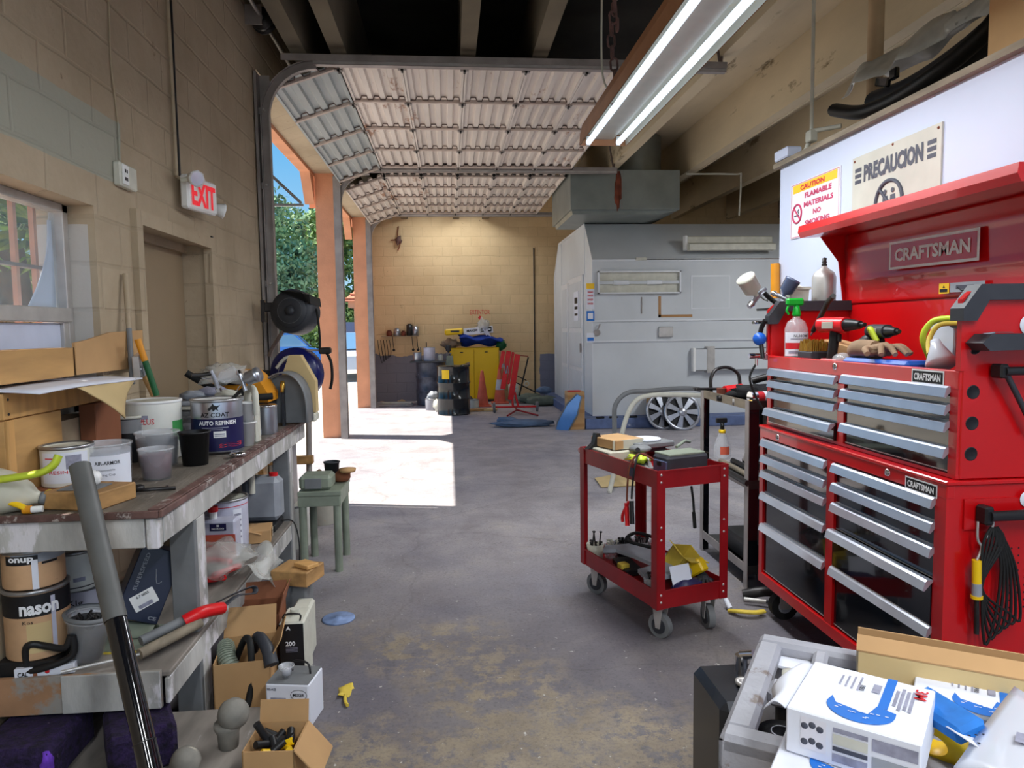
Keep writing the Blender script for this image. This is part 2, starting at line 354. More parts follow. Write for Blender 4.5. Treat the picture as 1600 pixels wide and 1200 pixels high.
class MB:
    def __init__(s): s.v = []; s.f = []; s.m = []; s.sm = []; s.mats = []; s.T = Matrix.Identity(4)
    def mi(s, k):
        if k not in s.mats: s.mats.append(k)
        return s.mats.index(k)
    def add(s, vs, fs, k, smooth=False):
        o = len(s.v); s.v += [s.T @ Vector(v) for v in vs]; mi = s.mi(k)
        for f in fs: s.f.append([o + i for i in f]); s.m.append(mi); s.sm.append(smooth)
        return s
    def at(s, loc=(0, 0, 0), rx=0, ry=0, rz=0):
        s.T = Matrix.Translation(loc) @ rotm(rx, ry, rz).to_4x4(); return s
    def box(s, c, d, k, bev=0, rx=0, ry=0, rz=0):
        hx, hy, hz = d[0] / 2, d[1] / 2, d[2] / 2; Mx = rotm(rx, ry, rz); c = Vector(c)
        if bev <= 0:
            vs = [(x * hx, y * hy, z * hz) for z in (-1, 1) for y in (-1, 1) for x in (-1, 1)]
            fs = [(0, 2, 3, 1), (4, 5, 7, 6), (0, 1, 5, 4), (2, 6, 7, 3), (0, 4, 6, 2), (1, 3, 7, 5)]
        else:
            b = min(bev, hx * .49, hy * .49, hz * .49); vs = []; idx = {}
            for sx in (-1, 1):
                for sy in (-1, 1):
                    for sz in (-1, 1):
                        for ax in range(3):
                            p = [sx * (hx - b), sy * (hy - b), sz * (hz - b)]; p[ax] = (sx * hx, sy * hy, sz * hz)[ax]
                            idx[sx, sy, sz, ax] = len(vs); vs.append(tuple(p))
            fs = []
            for ax in range(3):
                a, b2 = [(1, 2), (0, 2), (0, 1)][ax]
                for sg in (-1, 1):
                    q = []
                    for u, w in ((-1, -1), (1, -1), (1, 1), (-1, 1)):
                        t = [0, 0, 0]; t[ax] = sg; t[a] = u; t[b2] = w; q.append(idx[t[0], t[1], t[2], ax])
                    fs.append(q)
            for ax in range(3):
                a, b2 = [(1, 2), (0, 2), (0, 1)][ax]
                for u in (-1, 1):
                    for w in (-1, 1):
                        q = []
                        for sg, fa in ((-1, a), (-1, b2), (1, b2), (1, a)):
                            t = [0, 0, 0]; t[ax] = sg; t[a] = u; t[b2] = w; q.append(idx[t[0], t[1], t[2], fa])
                        fs.append(q)
            for sx in (-1, 1):
                for sy in (-1, 1):
                    for sz in (-1, 1): fs.append([idx[sx, sy, sz, ax] for ax in range(3)])
            cen = Vector((0, 0, 0)); fx = []
            for f in fs:
                a0, a1, a2 = Vector(vs[f[0]]), Vector(vs[f[1]]), Vector(vs[f[2]])
                nn = (a1 - a0).cross(a2 - a0); mid = sum((Vector(vs[i]) for i in f), Vector()) / len(f)
                fx.append(f if nn.dot(mid) > 0 else f[::-1])
            fs = fx
        return s.add([c + Mx @ Vector(v) for v in vs], fs, k)
    def bb(s, x0, x1, y0, y1, z0, z1, k, bev=0):
        return s.box(((x0 + x1) / 2, (y0 + y1) / 2, (z0 + z1) / 2), (abs(x1 - x0), abs(y1 - y0), abs(z1 - z0)), k, bev)
    def cyl(s, p0, p1, r0, k, r1=None, n=18, caps=True, sm=True):
        p0, p1 = Vector(p0), Vector(p1); r1 = r0 if r1 is None else r1; x, y, d = basis(p1 - p0)
        vs = []
        for p, r in ((p0, r0), (p1, r1)):
            for i in range(n):
                a = 2 * math.pi * i / n; vs.append(p + x * (r * math.cos(a)) + y * (r * math.sin(a)))
        fs = [(i, (i + 1) % n, n + (i + 1) % n, n + i) for i in range(n)]
        s.add(vs, fs, k, sm)
        if caps: s.add(vs, [list(range(n))[::-1], list(range(n, 2 * n))], k)
        return s
    def lathe(s, prof, k, c=(0, 0, 0), n=26, ax=(0, 0, 1), sm=True, arc=1.0, a0=0):
        x, y, d = basis(ax); c = Vector(c); 
        if abs(Vector(ax).normalized().z) > .99: x, y = Vector((1, 0, 0)), Vector((0, 1, 0)) * (1 if ax[2] > 0 else -1)
        vs = []; cols = n if arc >= 1 else n + 1
        for r, z in prof:
            for i in range(cols):
                a = a0 + 2 * math.pi * arc * i / n; vs.append(c + x * (r * math.cos(a)) + y * (r * math.sin(a)) + d * z)
        fs = []
        for j in range(len(prof) - 1):
            for i in range(n):
                i2 = (i + 1) % n if arc >= 1 else i + 1
                fs.append((j * cols + i, j * cols + i2, (j + 1) * cols + i2, (j + 1) * cols + i))
        return s.add(vs, fs, k, sm)
    def tube(s, pts, r, k, n=8, smooth=0, closed=False, caps=True, r1=None, flat=1.0):
        P = smooth_path(pts, smooth, closed) if smooth else [Vector(p) for p in pts]
        m_ = len(P); vs = []; prev = None
        for i, p in enumerate(P):
            if closed: d = P[(i + 1) % m_] - P[i - 1]
            else: d = P[min(i + 1, m_ - 1)] - P[max(i - 1, 0)]
            if d.length < 1e-9: d = Vector((0, 0, 1))
            d.normalize()
            if prev is None: x, y, _ = basis(d)
            else:
                x = prev - d * prev.dot(d)
                x = x.normalized() if x.length > 1e-6 else basis(d)[0]
                y = d.cross(x)
            prev = x; rr = r if r1 is None else r + (r1 - r) * i / max(1, m_ - 1)
            for j in range(n):
                a = 2 * math.pi * j / n; vs.append(p + x * (rr * math.cos(a)) + y * (rr * flat * math.sin(a)))
        fs = []; L = m_ if closed else m_ - 1
        for i in range(L):
            for j in range(n):
                i2 = (i + 1) % m_; fs.append((i * n + j, i * n + (j + 1) % n, i2 * n + (j + 1) % n, i2 * n + j))
        s.add(vs, fs, k, True)
        if caps and not closed: s.add(vs, [list(range(n))[::-1], list(range((m_ - 1) * n, m_ * n))], k)
        return s
    def prism(s, poly, o, u, w, t, k):
        """poly in the plane (o,u,w), thickness t along u x w"""
        o, u, w = Vector(o), Vector(u).normalized(), Vector(w).normalized(); nrm = u.cross(w).normalized(); n = len(poly)
        vs = [o + u * a + w * b for a, b in poly] + [o + u * a + w * b + nrm * t for a, b in poly]
        ar = sum(poly[i][0] * poly[(i + 1) % n][1] - poly[(i + 1) % n][0] * poly[i][1] for i in range(n))
        A, B = list(range(n)), list(range(n, 2 * n)); fs = [A[::-1], B] + [(i, (i + 1) % n, n + (i + 1) % n, n + i) for i in range(n)]
        if (ar > 0) == (t > 0): pass
        else: fs = [f[::-1] for f in fs]
        return s.add(vs, fs, k)
    def sphere(s, c, r, k, sc=(1, 1, 1), n=16, nz=0, seed=0):
        vs = []; c = Vector(c); h = n // 2
        for j in range(h + 1):
            t = math.pi * j / h
            for i in range(n):
                a = 2 * math.pi * i / n; d = Vector((math.sin(t) * math.cos(a), math.sin(t) * math.sin(a), math.cos(t)))
                q = 1 + (nz * noise.noise(d * 2.3 + Vector((seed, seed, 0))) if nz else 0)
                vs.append(c + Vector((d.x * sc[0], d.y * sc[1], d.z * sc[2])) * (r * q))
        fs = [(j * n + i, (j + 1) * n + i, (j + 1) * n + (i + 1) % n, j * n + (i + 1) % n) for j in range(h) for i in range(n)]
        return s.add(vs, fs, k, True)
    def sheet(s, fn, nu, nv, t, k, sm=True):
        """thick sheet through fn(u,v)"""
        top = [[Vector(fn(i / nu, j / nv)) for j in range(nv + 1)] for i in range(nu + 1)]
        vs = []; W = nv + 1
        for i in range(nu + 1):
            for j in range(nv + 1):
                a = top[min(i + 1, nu)][j] - top[max(i - 1, 0)][j]; b = top[i][min(j + 1, nv)] - top[i][max(j - 1, 0)]
                nn = a.cross(b); nn = nn.normalized() if nn.length > 1e-9 else Vector((0, 0, 1)); vs.append((top[i][j], nn))
        V = [p + q * (t / 2) for p, q in vs] + [p - q * (t / 2) for p, q in vs]; N = len(vs); fs = []
        for i in range(nu):
            for j in range(nv):
                a, b, c_, d = i * W + j, (i + 1) * W + j, (i + 1) * W + j + 1, i * W + j + 1
                fs.append((a, b, c_, d)); fs.append((N + d, N + c_, N + b, N + a))
        for i in range(nu):
            for jj in (0, nv):
                a, b = i * W + jj, (i + 1) * W + jj; fs.append((a, N + a, N + b, b) if jj == 0 else (b, N + b, N + a, a))
        for j in range(nv):
            for ii in (0, nu):
                a, b = ii * W + j, ii * W + j + 1; fs.append((b, N + b, N + a, a) if ii == 0 else (a, N + a, N + b, b))
        return s.add(V, fs, k, sm)
    def text(s, body, o, u, w, h, width, k, bold=.02, lift=.0015, bend=None, align='c'):
        """body fitted in width x h; o = centre, u = reading direction, w = up; bend=(centre, radius) wraps round a can"""
        cu = bpy.data.curves.new('t', 'FONT'); cu.body = body; cu.resolution_u = 2; cu.offset = bold
        ob = bpy.data.objects.new('t', cu); col.objects.link(ob)
        me = bpy.data.meshes.new_from_object(ob.evaluated_get(bpy.context.evaluated_depsgraph_get()))
        V = [v.co.copy() for v in me.vertices]; F = [list(p.vertices) for p in me.polygons]
        bpy.data.objects.remove(ob); bpy.data.curves.remove(cu); bpy.data.meshes.remove(me)
        if not V: return s
        x0, x1 = min(v.x for v in V), max(v.x for v in V); y0, y1 = min(v.y for v in V), max(v.y for v in V)
        sx = width / (x1 - x0); sy = h / (y1 - y0); u, w, o = Vector(u).normalized(), Vector(w).normalized(), Vector(o); nn = u.cross(w).normalized()
        out = []
        for v in V:
            a = (v.x - (x0 + x1) / 2) * sx; b = (v.y - (y0 + y1) / 2) * sy
            if bend is None: out.append(o + u * a + w * b + nn * lift)
            else:
                rr = bend + lift; th = a / bend; out.append(o - nn * bend + nn * (rr * math.cos(th)) + u * (rr * math.sin(th)) + w * b)
        return s.add(out, F, k)
    def quad(s, o, u, w, wd, ht, k, lift=.001, bend=None, n=1, th=.0):
        """a flat or wrapped label centred at o"""
        u, w, o = Vector(u).normalized(), Vector(w).normalized(), Vector(o); nn = u.cross(w).normalized(); n = max(n, int(wd / bend / .09) + 2 if bend else 1)
        vs = []
        for i in range(n + 1):
            a = -wd / 2 + wd * i / n
            for b in (-ht / 2, ht / 2):
                if bend is None: vs.append(o + u * a + w * b + nn * lift)
                else: vs.append(o - nn * bend + nn * ((bend + lift) * math.cos(a / bend)) + u * ((bend + lift) * math.sin(a / bend)) + w * b)
        return s.add(vs, [(2 * i, 2 * i + 2, 2 * i + 3, 2 * i + 1) for i in range(n)], k, bool(bend))
    def build(s, name, parent=None, label=None, cat=None, group=None, kind=None, local=False):
        """links everything collected as ONE mesh object; geometry given in world space unless local"""
        me = bpy.data.meshes.new(name); ob = bpy.data.objects.new(name, me)
        if parent is not None:
            ob.parent = parent; T = Matrix.Identity(4) if local else ROOTM[parent.name].inverted(); V = [T @ v for v in s.v]; ROOTM[ob.name] = ROOTM[parent.name]
        elif local: V = s.v; ROOTM[ob.name] = Matrix.Identity(4)
        else:
            xs = [v.x for v in s.v]; ys = [v.y for v in s.v]; zs = [v.z for v in s.v]
            o = Vector(((min(xs) + max(xs)) / 2, (min(ys) + max(ys)) / 2, min(zs))); V = [v - o for v in s.v]; ob.location = o; ROOTM[ob.name] = Matrix.Translation(o)
        me.from_pydata([tuple(v) for v in V], [], s.f)
        for k in s.mats: me.materials.append(MATS[k])
        me.polygons.foreach_set('material_index', s.m); me.polygons.foreach_set('use_smooth', s.sm); me.update()
        col.objects.link(ob)
        tag(ob, label, cat, group, kind)
        return ob
def tag(ob, label=None, cat=None, group=None, kind=None):
    if label: ob['label'] = label
    if cat: ob['category'] = cat
    if group: ob['group'] = group
    if kind: ob['kind'] = kind
    return ob
def thing(name, label, cat, loc=(0, 0, 0), rz=0, group=None, rx=0, ry=0):
    o = bpy.data.objects.new(name, None); o.empty_display_size = .05; col.objects.link(o); o.location = loc; o.rotation_euler = (R(rx), R(ry), R(rz))
    ROOTM[o.name] = Matrix.Translation(loc) @ Euler((R(rx), R(ry), R(rz))).to_matrix().to_4x4()
    return tag(o, label, cat, group)
def dup(root, loc, rz=None, label=None, group=None):
    r = root.copy(); col.objects.link(r); r.location = loc
    if rz is not None: r.rotation_euler = (0, 0, R(rz))
    if label: r['label'] = label
    if group: r['group'] = group
    for ch in list(root.children):
        c = ch.copy(); col.objects.link(c); c.parent = r
        for g in list(ch.children):
            d = g.copy(); col.objects.link(d); d.parent = c
    return r
def struct(name, mb): return mb.build(name, kind='structure')
def wobble(p, a=.01, f=8, s=0):
    p = Vector(p); q = p * f + Vector((s, s * .7, s * 1.3)); return p + Vector((noise.noise(q), noise.noise(q + Vector((9, 0, 0))), noise.noise(q + Vector((0, 9, 0))))) * a
XU, YU, ZU = Vector((1, 0, 0)), Vector((0, 1, 0)), Vector((0, 0, 1))

# ================================================================== the building
XW = -1.53; XO = -1.78; YB = 15.1; ZC = 4.4
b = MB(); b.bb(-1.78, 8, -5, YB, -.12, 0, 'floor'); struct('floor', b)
b = MB(); b.bb(-60, -1.79, -30, 60, -.16, -.015, 'pavement'); b.bb(-1.785, 30, -30, -5.01, -.16, -.015, 'pavement'); struct('ground', b)
# left wall with window opening, exit door recess and two garage openings
b = MB(); k = 'wall_block'
WY0, WY1, WZ0, WZ1 = 1.9, 3.30, 1.16, 2.06
DY0, DY1, DZ = 3.71, 4.78, 2.06
b.bb(XO, XW, -5, WY0, 0, ZC, k)
b.bb(XO, XW, WY0, WY1, 0, WZ0, k); b.bb(XO, XW, WY0, WY1, WZ1, ZC, k)
b.bb(XO, XW, WY1, DY0, 0, ZC, k)
b.bb(XO, XW, DY0, DY1, DZ, ZC, k)
b.bb(XO, XW, DY1, 6.18, 0, ZC, k)
b.bb(XO, XW, 6.18, 10.12, 3.66, ZC, k); b.bb(XO, XW, 10.12, 10.42, 3.66, ZC, k)
b.bb(XO, XW, 10.42, 13.95, 3.66, ZC, k); b.bb(XO, XW, 13.95, YB, 3.66, ZC, k)
struct('wall_left', b)
# peach painted piers, jambs and eaves outside
b = MB(); b.bb(-1.78, -1.53, 10.12, 10.42, 0, 3.66, 'peach'); struct('trim_1', b)
b = MB(); b.bb(-1.78, -1.53, 13.95, YB, 0, 3.66, 'peach'); struct('trim_2', b)
b = MB(); b.bb(-1.92, -1.785, 6.0, YB, 3.62, 4.3, 'peach')
for y in (6.18, 10.42):                     # clipped opening corners
    pass
for y0, y1 in ((6.18, 10.12), (10.42, 13.95)):
    b.prism([(0, 0), (-.32, 0), (0, -.42)], (-1.92, y1, 3.66), (0, 1, 0), (0, 0, 1), .13, 'peach')
    b.prism([(0, 0), (.32, 0), (0, -.42)], (-1.92, y0, 3.66), (0, 1, 0), (0, 0, 1), .13, 'peach')
struct('trim_3', b)
b = MB(); b.bb(-1.92, -1.785, -5, 1.75, 0, 4.3, 'peach'); b.bb(-1.92, -1.785, 3.58, 6.18, 0, 4.3, 'peach'); b.bb(-1.92, -1.785, 1.75, 3.58, 2.2, 4.3, 'peach'); b.bb(-1.92, -1.785, 1.75, 3.58, 0, 1.0, 'peach')
struct('trim_4', b)
b = MB(); b.bb(-1.785, 8, YB, YB + .2, -.1, ZC + .3, 'wall_back_block'); struct('wall_back', b)
b = MB(); b.bb(8, 8.2, -5, YB, 0, ZC, 'wall_block'); struct('wall_outer', b)
# precast double tee ceiling
mat('concrete_shaded', (112, 102, 84), .9, var=.15, scale=1.5)  # darker copy of the tee concrete: shade above the raised doors as colour
mat('deck_shaded', (52, 50, 46), .95, var=.3, scale=1.5)  # deck over the doors, its shade put into the base colour
b = MB(); b.bb(2.0, 8.2, -5, YB + .1, ZC, ZC + .12, 'concrete_tee'); b.bb(-1.78, 1.999, -5, YB + .1, ZC, ZC + .12, 'deck_shaded')
for x in (-1.25, -.92, .15, .76, 2.38, 3.60, 4.82, 6.04, 7.2):
    w = .13; kt = 'concrete_shaded' if x < 2 else 'concrete_tee'
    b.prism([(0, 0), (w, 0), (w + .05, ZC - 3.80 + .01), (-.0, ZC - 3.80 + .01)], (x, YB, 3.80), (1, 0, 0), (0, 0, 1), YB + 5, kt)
    b.prism([(0, 0), (.03, 0), (.02, .05), (-.02, .05)], (x - .02 + w + .03, YB, 3.80), (1, 0, 0), (0, 0, 1), YB + 5, 'concrete_tee') if x in (3.60,) else None
struct('ceiling', b)
# white partition beside the tool chest (the office box)
b = MB(); b.bb(2.15, 2.27, -1.5, 4.48, 0, 2.50, 'panel_white'); b.bb(2.27, 5.2, 4.36, 4.48, 0, 2.50, 'panel_white')
struct('wall_right', b)
b = MB(); b.bb(2.11, 2.27, -1.5, 4.5, 2.50, 2.53, 'wood_grey'); b.bb(2.27, 5.2, -1.5, 4.48, 2.50, 2.53, 'wood_grey'); struct('trim_5', b)
b = MB(); b.bb(2.10, 2.20, 4.30, 4.47, 2.535, 2.60, 'panel_white', .008); b.build('junction_cover', label='small white box on the far top corner of the white partition', cat='junction box')

# exit door in its steel frame
b = MB()
b.bb(XW - .02, XW + .03, DY0 - .05, DY0 + .02, 0, DZ + .05, 'wall_block'); b.bb(XW - .02, XW + .03, DY1 - .02, DY1 + .05, 0, DZ + .05, 'wall_block')
b.bb(XW - .02, XW + .03, DY0 + .02, DY1 - .02, DZ - .02, DZ + .05, 'wall_block')
b.bb(-1.70, -1.66, DY0, DY1, DZ - .05, DZ, 'wall_block')
struct('trim_6', b)
mat('door_paint', (150, 130, 104), .55, 0, var=.04, scale=2)
b = MB(); b.bb(-1.735, -1.69, DY0 + .005, DY1 - .005, 0, DZ - .005, 'door_paint'); door = b.build('door_1', kind='structure')
b = MB(); b.bb(-1.69, -1.68, DY0 + .05, DY0 + .17, 1.30, 1.60, 'steel_pale', .004)
for z in (1.35, 1.55): b.cyl((-1.68, DY0 + .11, z), (-1.67, DY0 + .11, z), .012, 'steel_dark')
b.build('latch_plate', door)
b = MB(); b.tube([(-1.68, DY0 + .11, 1.40), (-1.62, DY0 + .11, 1.40), (-1.62, DY0 + .11, 1.50), (-1.68, DY0 + .11, 1.50)], .012, 'steel_pale', smooth=4); b.build('door_handle', door)
b = MB(); b.bb(XW, XW + .012, DY1 + .06, DY1 + .085, .5, 2.13, 'steel_dark'); struct('trim_7', b)

# window: aluminium frame, clear upper pane, frosted lower sash
b = MB(); xw0, xw1 = -1.70, -1.64
def al(y0, y1, z0, z1, x0=xw0, x1=xw1): b.bb(x0, x1, y0, y1, z0, z1, 'steel_pale', .003)
al(WY0, WY1, WZ1 - .035, WZ1); al(WY0, WY1, WZ0, WZ0 + .035); al(WY1 - .045, WY1, WZ0, WZ1); al(WY0, WY0 + .045, WZ0, WZ1)
al(WY0 + .04, WY1 - .04, 1.555, 1.615, -1.69, -1.625)
al(WY1 - .085, WY1 - .045, WZ0 + .03, 1.56, -1.68, -1.64)
win = b.build('window_1', kind='structure')
b = MB(); b.bb(-1.677, -1.673, WY0 + .04, WY1 - .04, 1.60, WZ1 - .03, 'glass'); b.build('upper_pane', win)
b = MB(); b.bb(-1.662, -1.656, WY0 + .04, WY1 - .08, WZ0 + .03, 1.55, 'frost_pane'); b.build('frosted_pane', win)
b = MB()
def film(u, v):
    z = 1.61 + v * .38; y = 3.25 - u * (.20 * (1 - v) ** 1.8 + .012); return (-1.685 - .012 * math.sin(3 * u), y, z)
b.sheet(film, 6, 10, .003, 'frost_pane'); b.build('torn_film', win, label='curling white film on the pane')
# window bars outside
t = thing('window_grille', 'peach painted iron bars outside the left window', 'window bars', (-1.74, 2.5, 1.1))
for y in (2.20, 2.37, 2.54, 2.71, 2.88, 3.07, 3.21):
    b = MB(); b.bb(-1.75, -1.73, y - .01, y + .012, 1.13, 2.08, 'bar_paint'); b.build('bar', t)
for z in (1.36, 1.78):
    b = MB(); b.bb(-1.76, -1.722, 1.91, 3.29, z, z + .014, 'steel_bar'); b.build('cross_rail', t)

# ------------------------------------------------------------------ overhead doors, rolled up under the ceiling
def zig(x0, n, pitch, z, d=.032):
    pts = []
    for i in range(n):
        a = x0 + i * pitch; pts += [(a, z), (a + pitch * .38, z), (a + pitch * .5, z + d), (a + pitch * .88, z + d)]
    pts.append((x0 + n * pitch, z)); return pts
def overhead_door(y0, y1, label):
    t = thing('overhead_door', label, 'garage door', (-1.4, (y0 + y1) / 2, 3.6)); L = y1 - y0
    sx = [-.86 + .525 * i for i in range(7)]
    secs = [((-1.42, 3.50), (-.865, 3.69))] + [((x, 3.705), (x + .52, 3.705)) for x in sx[:5]]
    for si, (a, c) in enumerate(secs):
        km = 'door_grey' if si == 0 and y0 < 7 else 'door_white'
        ang = math.atan2(c[1] - a[1], c[0] - a[0]); W = math.hypot(c[0] - a[0], c[1] - a[1])
        b = MB(); b.T = Matrix.Translation((a[0], 0, a[1])) @ Matrix.Rotation(-ang, 4, 'Y')
        z = zig(0.02, 4, (W - .04) / 4, .022, .034)
        n = len(z); vs = [(p[0], y, p[1]) for y in (y0, y1) for p in z] + [(p[0], y, p[1] + .004) for y in (y0, y1) for p in z]
        fs = [(i, n + i, n + i + 1, i + 1) for i in range(n - 1)] + [(2 * n + i, 2 * n + i + 1, 3 * n + i + 1, 3 * n + i) for i in range(n - 1)]
        b.add(vs, fs, km)
        b.bb(0, .02, y0, y1, 0, .06, km); b.bb(W - .02, W, y0, y1, 0, .06, km)
        pn = b.build('door_panel', t)
        ns = 5 if y0 < 7 else 5
        for j in range(ns):
            y = y0 + .02 + (L - .07) * j / (ns - 1); b = MB(); b.T = Matrix.Translation((a[0], 0, a[1])) @ Matrix.Rotation(-ang, 4, 'Y')
            b.bb(0, W, y, y + .035, -.006, .012, 'door_rail')
            zz = zig(0.02, 4, (W - .04) / 4, .014, .034); b.tube([(p[0], y - .004, p[1]) for p in zz], .006, 'steel_bar', n=5)  # dark zigzag tube stands in for the shadow gap behind the stile
            b.bb(0, W, y + .012, y + .022, .0, .03, 'door_rail')
            b.build('stile', pn)
        for j in range(ns):
            if si == len(secs) - 1: break
            y = y0 + .02 + (L - .07) * j / (ns - 1); b = MB()
            b.box((c[0], y + .018, c[1] - .016), (.07, .045, .014), 'steel_track', .003); b.cyl((c[0], y - .01, c[1] - .028), (c[0], y + .045, c[1] - .028), .011, 'steel_dark', n=10)
            b.build('hinge', pn)
        b = MB()
        for yy in (y0 - .035, y1 + .005): b.cyl((c[0], yy, c[1] + .01), (c[0], yy + .03, c[1] + .01), .022, 'steel_dark', n=12)
        b.build('roller', pn)
    return t
overhead_door(6.18, 9.95, 'raised white ribbed overhead door nearest the camera with one grey section')
overhead_door(10.48, 13.8, 'raised white ribbed overhead door nearest the back wall')
def track(y, side, label, y_end=None):
    t = thing('door_track', label, 'door track', (-1.42, y, 0))
    s = side
    b = MB()
    cur = [(-1.45, y, 0.0), (-1.45, y, 2.2), (-1.45, y, 3.25)] + [(-1.45 + .42 * (1 - math.cos(a)), y, 3.25 + .42 * math.sin(a)) for a in [R(10 * i) for i in range(1, 10)]]
    # channel section swept as flat ribbons
    def ribbon(off_y, hw, pts, th):
        vs = []
        for i, p in enumerate(pts):
            d = (Vector(pts[min(i + 1, len(pts) - 1)]) - Vector(pts[max(i - 1, 0)])).normalized(); nn = Vector((d.z, 0, -d.x))
            for sg, oy in ((-1, 0), (1, 0), (1, th), (-1, th)): vs.append(Vector(p) + nn * (hw * sg) + Vector((0, off_y + oy, 0)))
        fs = []
        for i in range(len(pts) - 1):
            for j in range(4): fs.append((i * 4 + j, i * 4 + (j + 1) % 4, i * 4 + 4 + (j + 1) % 4, i * 4 + 4 + j))
        b.add(vs, fs, 'steel_track')
    ribbon(0, .032, cur, .006 * s)
    for off in (-.032, .032):
        pts = []
        for i, p in enumerate(cur):
            d = (Vector(cur[min(i + 1, len(cur) - 1)]) - Vector(cur[max(i - 1, 0)])).normalized(); pts.append(Vector(p) + Vector((d.z, 0, -d.x)) * off)
        ribbon(-.022, .004, pts, .05)
    b.build('vertical_track', t)
    b = MB(); b.bb(-1.52, -1.50, y - .05, y + .07, 0, 3.6, 'steel_track'); b.bb(-1.50, -1.42, y + .06 * s, y + .066 * s, 0, 3.6, 'steel_track')
    for z in (.4, 1.1, 1.9, 2.7, 3.3): b.box((-1.47, y + .03 * s, z), (.06, .07, .05), 'steel_track'); b.cyl((-1.45, y + .05, z), (-1.45, y - .05, z), .008, 'steel_pale', n=8)
    b.build('wall_angle', t)
    b = MB()
    b.bb(-1.05, 2.42, y - .03, y + .03, 3.665, 3.672, 'steel_track'); b.bb(-1.05, 2.42, y - .03, y - .024, 3.672, 3.73, 'steel_pale'); b.bb(-1.30, 2.42, y - .04, y + .02, 3.735, 3.742, 'steel_bar'); b.bb(-1.30, 2.42, y - .046, y - .04, 3.69, 3.742, 'steel_track')
    b.build('overhead_track', t)
    for xx, dx in ((2.38, -.12), (2.38, .06)):
        b = MB(); b.tube([(xx, y, 3.70), (xx + dx, y, 4.38)], .012, 'steel_bar', n=6); b.build('hanger', t)
    return t
track(6.10, 1, 'steel door track arching up from the near edge of the first bay')
track(10.06, -1, 'steel door track on the peach pier between the two bays')
track(13.90, -1, 'steel door track on the far peach pier by the back wall')
t = thing('torsion_shaft', 'steel shaft with dark cable drum above the first bay', 'door shaft', (-1.40, 6.0, 3.9))
b = MB(); b.cyl((-1.42, 5.0, 3.98), (-1.42, 9.9, 3.98), .016, 'steel_pale', n=10); b.build('shaft', t)
b = MB()
b.lathe([(0, -.03), (.085, -.03), (.095, 0), (.065, .01), (.065, .04), (.095, .05), (.095, .06), (0, .06)], 'steel_dark', (-1.42, 6.0, 3.98), ax=(0, 1, 0)); b.build('cable_drum', t)
b = MB(); b.bb(-1.528, -1.40, 5.9, 5.91, 3.9, 4.05, 'steel_track'); b.build('bearing_plate', t)
# near jamb steelwork with brackets
t = thing('jamb_steelwork', 'tall steel angles and arms at the edge of the first bay', 'steelwork', (-1.50, 6.22, 0))
b = MB(); b.bb(-1.53, -1.50, 6.19, 6.27, 0, 3.55, 'steel_track'); b.build('angle', t)
b = MB(); b.bb(-1.60, -1.54, 6.30, 6.36, 1.2, 3.5, 'steel_pale'); b.build('angle', t)
b = MB(); b.prism([(0, 0), (.30, 0), (.30, .02), (0, .02)], (-1.50, 6.24, 2.56), (1, 0, 0), (0, 0, 1), -.03, 'steel_pale'); b.build('arm', t)
b = MB(); b.tube([(-1.50, 6.22, 2.86), (-1.21, 6.22, 2.58)], .014, 'steel_pale', n=6); b.build('brace', t)

# ------------------------------------------------------------------ hung fluorescent fixture with chain
def fixture(x, y0, y1, z, label, vis=True, power=0):
    t = thing('fluorescent_fixture', label, 'light fixture', (x, (y0 + y1) / 2, z))
    b = MB(); L = y1 - y0
    prof = [(-.165, -.03), (-.160, .05), (-.145, .11), (.145, .11), (.160, .05), (.165, -.03)]
    th = [(-.160, -.03), (-.155, .04), (-.05, .045), (.05, .045), (.155, .04), (.160, -.03)]
    for i in range(5):
        a, c = th[i], th[i + 1]
        b.add([(x + a[0], y0, z + a[1]), (x + c[0], y0, z + c[1]), (x + c[0], y1, z + c[1]), (x + a[0], y1, z + a[1])], [(0, 3, 2, 1)], 'enamel')
        a, c = prof[i], prof[i + 1]
        b.add([(x + a[0], y0, z + a[1]), (x + c[0], y0, z + c[1]), (x + c[0], y1, z + c[1]), (x + a[0], y1, z + a[1])], [(0, 1, 2, 3)], 'enamel_back')
    b.bb(x - .07, x + .07, y0, y1, z + .012, z + .05, 'enamel')
    b.build('reflector', t)
    for yy in (y0 + .004, y1 - .004):
        b = MB(); b.prism([(p[0] * .98, p[1]) for p in prof], (x, yy, z), (1, 0, 0), (0, 0, 1), .006, 'enamel_back'); b.build('end_cap', t)
    for sx in (-.105, .105):
        b = MB(); b.cyl((x + sx, y0 + .03, z - .012), (x + sx, y1 - .03, z - .012), .019, 'tube_light', n=14); b.build('fluorescent_tube', t)
        for yy in (y0 + .015, y1 - .015):
            b = MB(); b.bb(x + sx - .014, x + sx + .014, yy - .012, yy + .012, z - .03, z + .03, 'white'); b.build('lamp_holder', t)
    if power:
        ld = bpy.data.lights.new('fluorescent_glow', 'AREA'); ld.shape = 'RECTANGLE'; ld.size = .24; ld.size_y = L - .1; ld.energy = power; ld.color = (.93, .97, 1)
        lo = bpy.data.objects.new('fluorescent_glow', ld); col.objects.link(lo); lo.parent = t; lo.location = (0, 0, -.04)
    return t
fixture(1.10, 2.50, 4.98, 2.79, 'rusty enamel fluorescent fixture with two lit tubes hung on a chain', power=LAMP_NEAR)
for (x, y) in ((1.3, -1.6), (-.2, -3.2)):  # unseen fixtures added behind the camera to fill the shop with light
    fixture(x, y, y + 2.44, 3.3, 'added fluorescent fill fixture over the shop entrance at x %.1f' % x if False else ('added fluorescent fill fixture behind the camera on the tool chest side' if x > 1 else 'added fluorescent fill fixture behind the camera near the shop entrance'), power=LAMP_FILL)
